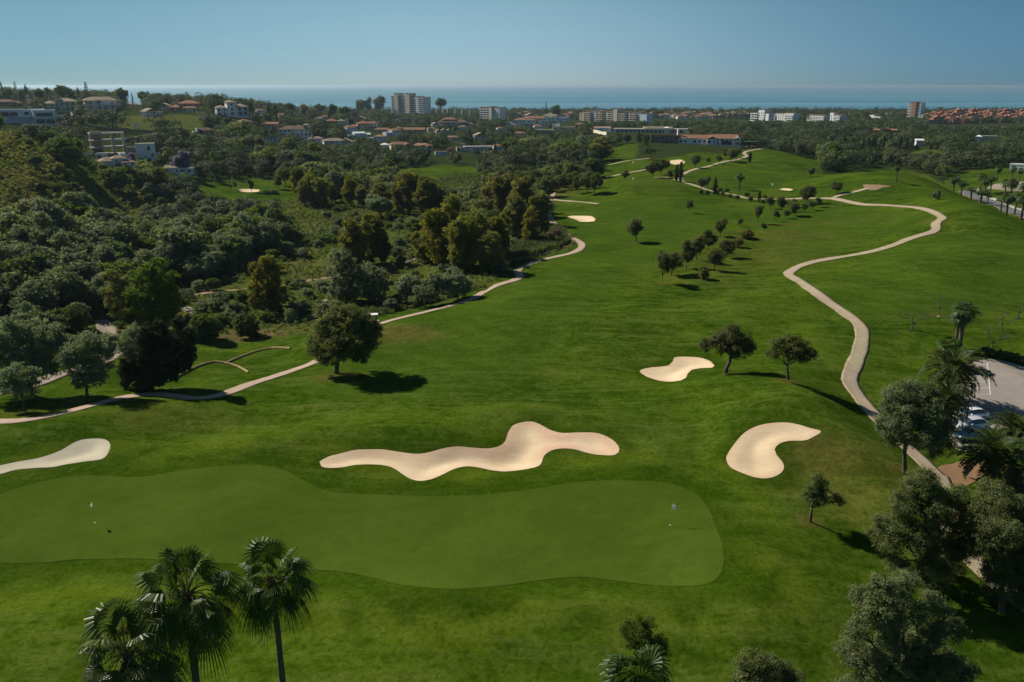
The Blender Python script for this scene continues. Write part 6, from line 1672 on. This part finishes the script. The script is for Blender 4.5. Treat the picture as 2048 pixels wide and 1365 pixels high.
def templates(seed, n_, kind='tree'):
    rng = np.random.RandomState(seed); out = []
    for i in range(8):
        lb = lobes_round(rng, 1, 1, .12 if kind == 'tree' else .0, 7, .22, .85)
        P_, O_ = [], []
        for j in range(n_):
            l = lb[rng.randint(len(lb))]
            d = rng.normal(0, 1, 3); d /= np.linalg.norm(d); d[2] = abs(d[2]) if rng.rand() < .6 else d[2]
            rr = rng.uniform(.75, 1.12)
            P_.append(np.array(l[:3]) + d * rr * np.array([l[3], l[3], l[4]])); O_.append(d)
        out.append((np.array(P_), np.array(O_)))
    return out
TPL = templates(5, 700)
def stuff_mesh(name, items, mats, nfun, afun, label, kind_mats=None, aspect=.6, up=.45, cat=None):
    """items: (x, y, z, w, h, mat index)"""
    Q, TI, TV, MI = [], [], [], []
    rng = np.random.RandomState(8)
    for (x, y, z, w, h, mi) in items:
        r = math.hypot(x, y)
        n_ = nfun(r, w); a = afun(r, w)
        P_, O_ = TPL[rng.randint(8)]
        s0 = rng.randint(0, len(P_) - n_) if n_ < len(P_) else 0
        p, o = P_[s0:s0+n_], O_[s0:s0+n_]
        c, s_ = math.cos(rng.uniform(0, 6.28)), 0; s_ = math.sqrt(1 - c * c)
        Rm = np.array([[c, -s_, 0], [s_, c, 0], [0, 0, 1]])
        p = (p @ Rm.T) * np.array([w, w, h]) + np.array([x, y, z]); o = o @ Rm.T
        Q.append(leaf_quads(rng, p, o, a, a * aspect, up, .8)); TI.append(np.clip(rng.rand(len(p)) * .7 + .3 * rng.rand(), 0, 1)); TV.append(np.full(len(p), rng.rand())); MI.append(np.full(len(p), mi))
    q = np.concatenate(Q); n_ = len(q)
    me = raw_mesh(name, q.reshape(-1, 3), np.arange(n_ * 4), np.full(n_, 4), [M[m] for m in mats], False,
        {"tint": ('POINT', np.repeat(np.concatenate(TI), 4)), "tvar": ('POINT', np.repeat(np.concatenate(TV), 4))}, np.concatenate(MI))
    o = bpy.data.objects.new(name, me); COL.objects.link(o)
    return tag(o, label, kind="stuff")
print("far trees", len(REST), "individual", n_ol + n_br)
stuff_mesh("far_woodland", REST, ['far_olive', 'far_grey', 'far_dark', 'far_bright', 'far_dark'],
    lambda r, w: int(np.clip(640 * (330 / r) ** 1.1, 84, 640)), lambda r, w: float(np.clip(.33 * (r / 330) ** .6, .33, .9)), "dense mixed wood spreading down to the coast")

# scrub on the hill and in the valley
items = []; shr = []
X, Y = grid_pts(95, 420, 1.75)
m_ = is_scrub(X, Y); X, Y = X[m_], Y[m_]
z = zone_of(X, Y)
m_ = np.hypot(X, Y) < 420
X, Y, z = X[m_], Y[m_], z[m_]
for pw in PATHS_W:
    m_ = dist_seg(X, Y, pw, False) > 1.7; X, Y, z = X[m_], Y[m_], z[m_]
clear = wavesum(X, Y, [(.3, 1, 40), (1.9, 2, 27), (2.7, 0, 19), (.9, 3, 12), (2.2, 5, 8)], .012)
Z = Hgrid(X, Y, HZ)
for i in range(len(X)):
    u = srng.rand(); r = math.hypot(X[i], Y[i])
    if z[i] == 2 and clear[i] > .45 and u > .25: continue
    if z[i] in (1, 3) and u > .5: continue
    if z[i] == 4 and u > .3: continue
    if z[i] == 0 and u > .85: continue
    big = srng.rand()
    if z[i] == 0: w = srng.uniform(.9, 1.8) if big < .93 else srng.uniform(2.2, 4.2)
    else: w = srng.uniform(.7, 1.6) if big < .94 else srng.uniform(2.0, 4.0)
    if z[i] == 4: w = srng.uniform(.5, 1.1)
    h = w * srng.uniform(.45, .75)
    if w > 2 and len(shr) < 1200 and z[i] != 1:
        if all(math.hypot(X[i] - k[0], Y[i] - k[1]) > k[2] * .7 for k in KEEP_OUT[:40]): shr.append((X[i], Y[i], Z[i], w, h, int(z[i])))
    else:
        mi = 0 if z[i] == 0 else (1 if srng.rand() < .55 else (2 if srng.rand() < .6 else 0))
        items.append((X[i], Y[i], Z[i] - .05, w, h, mi))
shr.sort(key=lambda t: -t[3] / math.hypot(t[0], t[1]))
for t in shr[:230]:
    k = ('bush', 'bush_dark', 'bush_dark')[srng.randint(3)] if t[5] == 0 else ('bush_grey', 'bush_green', 'bush_dark', 'bush_grey')[srng.randint(4)]
    pr = PROTO[k][srng.randint(3)]
    nm = {'bush': "olive-brown rounded shrub ", 'bush_dark': "dark green rounded shrub ", 'bush_grey': "grey-green shrub ", 'bush_green': "fresh green shrub "}[k]
    wh_ = "dotting the sunlit scrub hill" if t[5] == 0 else "in the rough meadow of the creek valley"
    plant(k, t[0], t[1], t[2], t[3] / pr['w'], t[4] * 1.15 / pr['h'], ("low " if t[4] < 1.3 else "tall " if t[4] > 2.1 else "") + nm + near_name(t)[0].replace("in the wood", "on the scrub hill" if t[5] == 0 else "in the meadow"), nm.strip() + "s " + near_name(t)[1][6:], pr)
for t in shr[230:]: items.append((t[0], t[1], t[2], t[3], t[4], 0 if t[5] == 0 else 1))
print("scrub tufts", len(items))
stuff_mesh("scrub_undergrowth", items, ['maquis', 'reed', 'bright'], lambda r, w: int(np.clip(26 * w * (160 / r), 10, 110)), lambda r, w: float(np.clip(.15 * (r / 150) ** .8, .13, .4)), "low wild scrub and rank grass covering the hill and valley", up=.5)

# reed bed at the bend of the pink path
rp = WP([(1010,545),(1010,520),(1035,495),(1080,480),(1110,458),(1130,470),(1140,488),(1080,508),(1030,528)])
rb2 = WP([(640,640),(700,622),(790,618),(880,598),(960,572),(1000,556),(985,560),(930,586),(870,606),(780,628),(700,646),(640,660)])
Q, TI = [], []
for zp, dn, hh in ((rp, 1.6, 2.6), (rb2, 1.1, 1.1)):
    lo, hi = zp.min(0), zp.max(0); area = (hi - lo).prod()
    n_ = int(area * dn * 2.2); x = srng.uniform(lo[0], hi[0], n_); y = srng.uniform(lo[1], hi[1], n_)
    m_ = inside(x, y, zp); x, y = x[m_], y[m_]; n_ = len(x); zz = Hgrid(x, y, HZ)
    for k in range(5):
        b = np.column_stack([x, y, zz]) + srng.normal(0, .15, (n_, 3)) * np.array([1, 1, 0])
        a_ = srng.uniform(0, 6.28, n_); L = srng.uniform(.6, 1.1, n_)[:, None] * hh
        d = np.column_stack([np.cos(a_) * .35, np.sin(a_) * .35, np.ones(n_)])
        s_ = np.column_stack([-np.sin(a_), np.cos(a_), np.zeros(n_)]) * .07
        m1 = b + d * L * .6; tp = b + d * L * .9 + np.column_stack([np.cos(a_), np.sin(a_), -.15 * np.ones(n_)]) * L * .25
        Q.append(np.stack([b - s_, b + s_, m1 + s_, m1 - s_], 1)); Q.append(np.stack([m1 - s_, m1 + s_, tp + s_ * .2, tp - s_ * .2], 1))
        TI += [srng.rand(n_), srng.rand(n_)]
mb = MB(); mb.quads(np.concatenate(Q), np.concatenate(TI))
o = mb.build("reeds", M['reed']); tag(o, "bed of green reeds and rank grass along the pink path", kind="stuff")

# ------------------------------------------------------------------ small things on the course
def golf_flag(px, py, label, h=2.3, s=1.0, ang=0.3, flagw=.62):
    B = site(px, py); root = empty("golf_flag", tuple(B), ang, label, "golf flag")
    mb = MB(); mb.tube([(0, 0, -.1), (0, 0, h)], .014, 6); mb.build("pole", M['timber'], root)
    fb = MB(); th = .012
    n_ = 8
    V_ = []
    for k in range(n_ + 1):
        t = k / n_; y = .05 * math.sin(t * 5)
        hh = .5 * (1 - t * .82)
        V_ += [(t * flagw, y - th, h - .04 - .46 * t * .15), (t * flagw, y - th, h - .55 * s + (.5 - hh) * .2), (t * flagw, y + th, h - .04 - .46 * t * .15), (t * flagw, y + th, h - .55 * s + (.5 - hh) * .2)]
    Fc = []
    for k in range(n_):
        a = k * 4; b = a + 4
        Fc += [(a, a+1, b+1, b), (a+2, b+2, b+3, a+3), (a, b, b+2, a+2), (a+1, a+3, b+3, b+1)]
    fb.add([(v[0] * s, v[1], v[2]) for v in V_], Fc + [(0, 2, 3, 1), (n_*4, n_*4+1, n_*4+3, n_*4+2)]); fb.build("flag", M['flag'], root)
    cb = MB(); cb.tube([(0, 0, .02), (0, 0, .035)], .10, 10); cb.build("hole_cup", M['flag'], root)
    return root
golf_flag(1341, 1051, "white flag standing on the near end of the big putting green", 2.3, 1.1, -.5, .36)
golf_flag(190, 1046, "thin flag with a limp pennant on the far end of the big putting green", 2.25, .9, -1.2, .4)
golf_flag(1264, 368, "small flag on the raised far green", 2.3, 1.2)
golf_flag(1264, 333, "tiny flag on the green below the uphill lawn", 2.3, 1.4)
golf_flag(1542, 379, "tiny white flag near the distant bunker", 2.3, 1.4)

def edging(pts, label, grp=None):
    w = Wd(pts, False, 5.0)
    root = empty("timber_edging", (w[0][0], w[0][1], gz(*w[0])), 0, label, "timber edging")
    seg = np.hypot(*np.diff(w, axis=0).T); L = np.concatenate([[0], np.cumsum(seg)])
    t = np.arange(0, L[-1], 1.6)
    c = np.stack([np.interp(t, L, w[:, 0]), np.interp(t, L, w[:, 1])], -1)
    for a, b in zip(c[:-1], c[1:]):
        d = b - a; a2 = a + d * .01; b2 = b - d * .01
        mb = MB(); za, zb = gz(*a2) + .10, gz(*b2) + .10
        mb.tube([(a2[0]-w[0][0], a2[1]-w[0][1], za - root.location.z), (b2[0]-w[0][0], b2[1]-w[0][1], zb - root.location.z)], .19, 8)
        mb.build("log", M['timber'], root)
edging([(332,766),(364,750),(393,735),(426,725),(451,727.5),(477,735),(498,747)], "curved timber log edging running from under the dark conifer")
edging([(453,727),(484,714),(520,702),(550,697),(589,699)], "straighter timber log edging branching across the lawn")

def guard_fence():
    pts = [(1026,530),(1060,521),(1100,511),(1130,503),(1142,496),(1149,487)]
    w = Wd(pts, False, 8)
    root = empty("post_and_rail_fence", (w[0][0], w[0][1], gz(*w[0])), 0, "pale post-and-rail fence along the outside of the pink path's bend", "fence")
    z0 = root.location.z
    seg = np.hypot(*np.diff(w, axis=0).T); L = np.concatenate([[0], np.cumsum(seg)])
    t = np.arange(0, L[-1], 3.0); c = np.stack([np.interp(t, L, w[:, 0]), np.interp(t, L, w[:, 1])], -1)
    pp = [np.array((p[0]-w[0][0], p[1]-w[0][1], gz(*p) - z0)) for p in c]
    for p in pp: mb = MB(); mb.tube([p - (0, 0, .2), p + (0, 0, 1.15)], .07, 6); mb.build("post", M['timber'], root)
    for h in (.55, 1.08): mb = MB(); mb.tube([p + (0, 0, h) for p in pp], .05, 5); mb.build("rail", M['timber'], root)
guard_fence()

def rock(px, py, s, label, mat='rock', seed=0, flat=.6, name="rock", cat="rock"):
    B = site(px, py); rng = np.random.RandomState(seed)
    import bmesh
    bm = bmesh.new(); bmesh.ops.create_icosphere(bm, subdivisions=4, radius=1)
    for v in bm.verts:
        n_ = sum(a * math.sin(v.co.x * f + p) * math.sin(v.co.y * f * 1.1 + p * 2) * math.sin(v.co.z * f + p * 3) for a, f, p in ((.35, 2, seed), (.2, 4, seed + 1), (.1, 9, seed + 2)))
        v.co *= 1 + n_; v.co.z *= flat
    me = bpy.data.meshes.new(name); bm.to_mesh(me); bm.free(); me.materials.append(M[mat])
    o = bpy.data.objects.new(name, me); COL.objects.link(o); o.location = B; o.scale = (s, s, s)
    return tag(o, label, cat)
rock(226, 474, 3.2, "pale bare rock outcrop showing through the dense wood", seed=1, flat=.55)
rock(1915, 894, .75, "pale boulder at the corner of the car park", seed=2, flat=.7)
rock(1893, 820, .6, "pale block under the date palm by the cars", seed=3, flat=1.0)
rock(1878, 634, .0001 + .35, "white stone at the foot of the crooked leafless tree", seed=5)
for i, (x, y, s) in enumerate([(378,622,.9),(372,616,.7),(386,628,.6),(392,618,.5),(560,608,.6),(640,606,.8),(652,604,.9),(665,603,.6),(590,632,.5),(805,518,.7),(818,524,.9),(830,521,.6),(640,462,.8),(655,458,.7),(632,452,.6),(700,470,.9),(585,455,.9),(575,452,.7),(228,700,.6),(222,680,.5),(760,520,.6)]):
    rock(x, y, s, "pale rubble stone on the bank of the dry creek", seed=20 + i, name="rubble_stone", cat="stone")["group"] = "rubble stones along the dry creek"

# parking bay lines
for i, (a, b) in enumerate([((1960,730),(1975,730)),((1952,741),(1976,741.7)),((1945,753),(1977,753)),((1925,764),(1978,764)),((1930,778.5),(1980,777)),((1950,790),(1981,790)),((2031,822),(2033,842)),((1975,727),(1981,792))]):
    ribbon("parking_line", None, .12, M['paint'], "white painted parking bay line", .09, .6, world_pts=[P(*a)[:2], P(*((np.array(a) + np.array(b)) / 2))[:2], P(*b)[:2]])

# cars
def car(px, py, yaw, paint, label, L=4.6, W=1.84, H=1.42):
    B = site(px, py); root = empty("parked_car", (B[0], B[1], B[2] + .08), yaw, label, "car")
    n = NT("car_paint"); mat = n.done(n.bsdf(paint, .25, .5, Coat_Weight=.8))
    st = [(-.5,.42,.62,.80),(-.47,.30,.72,.93),(-.38,.22,.80,1),(-.25,.2,.86,1),(-.1,.2,.90,1),(.1,.2,.91,1),(.25,.2,.92,1),(.38,.22,.93,.99),(.47,.28,.88,.94),(.5,.42,.76,.82)]
    rows = []
    for (x, zl, zt, ww) in st:
        w = W / 2 * ww; X_ = x * L
        rows.append([(X_, -w*.92, zl), (X_, -w, (zl+zt)/2 - .05), (X_, -w*.97, zt - .08), (X_, -w*.84, zt), (X_, 0, zt + .05), (X_, w*.84, zt), (X_, w*.97, zt - .08), (X_, w, (zl+zt)/2 - .05), (X_, w*.92, zl)])
    mb = MB(); V_ = [p for r_ in rows for p in r_]; m_ = 9; Fc = []
    for i in range(len(rows) - 1):
        for j in range(m_): a = i*m_ + j; b = i*m_ + (j+1) % m_; Fc.append((a, b, b + m_, a + m_))
    Fc += [tuple(range(m_ - 1, -1, -1)), tuple((len(rows)-1)*m_ + j for j in range(m_))]
    mb.add(V_, Fc); mb.build("body", mat, root, True)
    cab = [(-.22,.88,.05),(-.07,1.34,.0),(.12,H,0),(.28,1.36,0),(.42,.93,.05)]
    gb = MB(); V_ = []
    for (x, z, t) in cab: w = W / 2 * (.84 if z < 1 else .66); V_ += [(x*L, -w, z), (x*L, w, z), (x*L, -W/2*.84, .88), (x*L, W/2*.84, .88)]
    Fc = []
    for i in range(4): a = i*4; b = a+4; Fc += [(a, b, b+1, a+1), (a, a+2, b+2, b), (a+1, b+1, b+3, a+3)]
    gb.add(V_, Fc); gb.build("windows", M['glass'], root)
    rb = MB(); V_ = []
    for (x, z) in ((-.06, 1.36), (.1, H + .015), (.2, H + .01), (.29, 1.38)): w = W / 2 * .64; V_ += [(x*L, -w, z), (x*L, 0, z + .035), (x*L, w, z)]
    rb.add(V_, [(i*3+j, i*3+j+3, i*3+j+4, i*3+j+1) for i in range(3) for j in range(2)]); rb.build("roof", mat, root, True)
    for sx in (-.31, .31):
        for sy in (-1, 1):
            wb = MB(); wb.tube([(sx*L, sy*(W/2-.2), .32), (sx*L, sy*(W/2+.01), .32)], .32, 16); wo_ = wb.build("wheel", M['black'], root, True)
            hb = MB(); hb.tube([(sx*L, sy*(W/2-.1), .32), (sx*L, sy*(W/2+.02), .32)], .19, 12); hb.build("rim", M['metal'], wo_)
    for sy in (-1, 1):
        hb = MB(); hb.box((-.478*L, sy*.62, .66), (.12, .36, .16)); hb.build("headlight", M['white'], root)
        hb = MB(); hb.box((-.1*L, sy*(W/2+.08), .98), (.14, .2, .12)); hb.build("mirror", mat, root)
    KEEP_OUT.append((B[0], B[1], 3))
    return root
car(1937, 838, R(8), (.75,.76,.78), "white parked car, furthest of the three beside the date palms")
car(1938, 858, R(8), (.50,.53,.57), "silver parked car in the middle of the three")
car(1944, 878, R(8), (.14,.25,.36), "blue parked car nearest the footpath")

def buggy(px, py, yaw, label):
    B = site(px, py); root = empty("golf_buggy", (B[0], B[1], B[2] + .05), yaw, label, "golf buggy")
    b = MB(); b.box((0, 0, .5), (2.3, 1.15, .35), taper=.94); b.box((-.95, 0, .8), (.5, 1.1, .35), taper=.8); b.build("body", M['white'], root)
    s = MB(); s.box((.25, 0, .85), (.55, 1.1, .22)); s.box((.55, 0, 1.15), (.14, 1.1, .5), ry=.15); s.build("seat", M['black'], root)
    r_ = MB(); r_.box((.05, 0, 1.95), (1.9, 1.25, .08), taper=.9); r_.build("roof", M['white'], root)
    for sx, sy in ((-.75,-.55),(-.75,.55),(.8,-.55),(.8,.55)): p = MB(); p.tube([(sx, sy, .6), (sx * .9, sy, 1.95)], .025, 5); p.build("roof_post", M['black'], root)
    for sx in (-.8, .75):
        for sy in (-.52, .52): w = MB(); w.tube([(sx, sy - .09, .24), (sx, sy + .09, .24)], .24, 12); w.build("wheel", M['black'], root)
buggy(746, 651, R(15), "white-roofed golf buggy on the pink path behind the big olive tree")
def parasol(px, py, label):
    B = site(px, py); root = empty("parasol", tuple(B), 0, label, "parasol")
    a = MB(); a.tube([(0, 0, 2.2), (0, 0, 2.5), (0, 0, 2.95)], [2.3, 1.6, .05], 8); a.build("canopy", M['white'], root)
    b = MB(); b.tube([(0, 0, 0), (0, 0, 2.3)], .04, 6); b.build("pole", M['metal'], root)
    RECTS.append((px - 8, py - 12, px + 8, py, math.hypot(B[0], B[1])))
parasol(393, 345, "white garden parasol beside the white house with the violet tree")

def boat(px, py, L, label, mat):
    d = ray(px, py); t = -CAM_Z / d[2]; x, y = d[0] * t, d[1] * t
    root = empty("boat", (x, y, 0), .2, label, "boat")
    h = MB(); n_ = 9; V_ = []
    for i in range(n_):
        s_ = i / (n_ - 1) * 2 - 1; w = L * .14 * (1 - max(0, s_) ** 2.2) * (1 if s_ > -.9 else .8); sh = .06 * L * (1 + .5 * max(0, s_))
        V_ += [(s_*L/2, -w, sh), (s_*L/2, -w*.6, -.3), (s_*L/2, w*.6, -.3), (s_*L/2, w, sh)]
    Fc = []
    for i in range(n_ - 1):
        a = i*4; b = a+4; Fc += [(a, a+1, b+1, b), (a+1, a+2, b+2, b+1), (a+2, a+3, b+3, b+2), (a, b, b+3, a+3)]
    h.add(V_, Fc + [(0, 3, 2, 1)]); h.build("hull", M[mat], root)
    c = MB(); c.box((-.1*L, 0, .12*L), (.35*L, .16*L, .13*L), taper=.8); c.build("cabin", M['white' if mat == 'white' else 'grey'], root)
boat(673, 190, 16, "small white motor boat with a pale wake on the sea", 'white')
boat(1876, 206, 14, "long dark boat on the sea beyond the red village", 'darkwood')
d = ray(664, 190.3); t = -CAM_Z / d[2]
mb = MB(); mb.box((d[0]*t - 20, d[1]*t, .1), (90, 8, .2)); tag(mb.build("boat_wake", M['white']), "pale foam wake behind the white motor boat", kind="stuff")
B = site(654, 342); V("hut","hut","bright yellow shed wall between the grey olives beyond the lawn",657,342,win=False,protect=1,vols=[(0,0,2.4,3,4.2,0,'yellow','flat','yellow')])
x_, y_ = at_r(732, 1490); bx_ = MB(); zb_ = gz(x_, y_); h_ = height_to(np.array((x_, y_, zb_)), 201)
bx_.box((0, 0, h_ - 5), (11, .6, 9)); bx_.box((0, .6, (h_ - 8) / 2), (1, 1, h_ - 8)); tag(bx_.build("hoarding", M['teal'], None, False, (x_, y_, zb_)), "teal hoarding standing among the bare trees by the tower block", "hoarding")
for i, (px, py) in enumerate(((231,262),(229,262),(462,345),(532,300))):
    r_ = (400, 402, 330, 430)[i]; x_, y_ = at_r(px, r_); zb_ = gz(x_, y_)
    mb = MB(); mb.tube([(0, 0, -.3), (0, 0, 13)], [.16, .10], 6); mb.box((0, 0, 12.2), (2.2, .12, .12))
    tag(mb.build("utility_pole", M['darkwood'], None, False, (x_, y_, zb_)), ("utility pole rising over the building site", "second utility pole close beside the one over the building site", "tall utility pole beside the violet jacaranda", "utility pole in front of the grey-white house")[i], "utility pole")

# ------------------------------------------------------------------ haze over land and sea
n = NT("air_haze")
pv = n.n("ShaderNodeVolumePrincipled"); pv.inputs["Color"].default_value = (.60, .80, .93, 1)
pv.inputs["Density"].default_value = 0.00006; pv.inputs["Anisotropy"].default_value = 0.45
n.l(pv.outputs[0], n.out.inputs["Volume"])
mb = MB(); mb.box((0, 44000, 30), (220000, 140000, 80))
hz = mb.build("haze", n.m); tag(hz, "thin pale sea haze", kind="stuff")
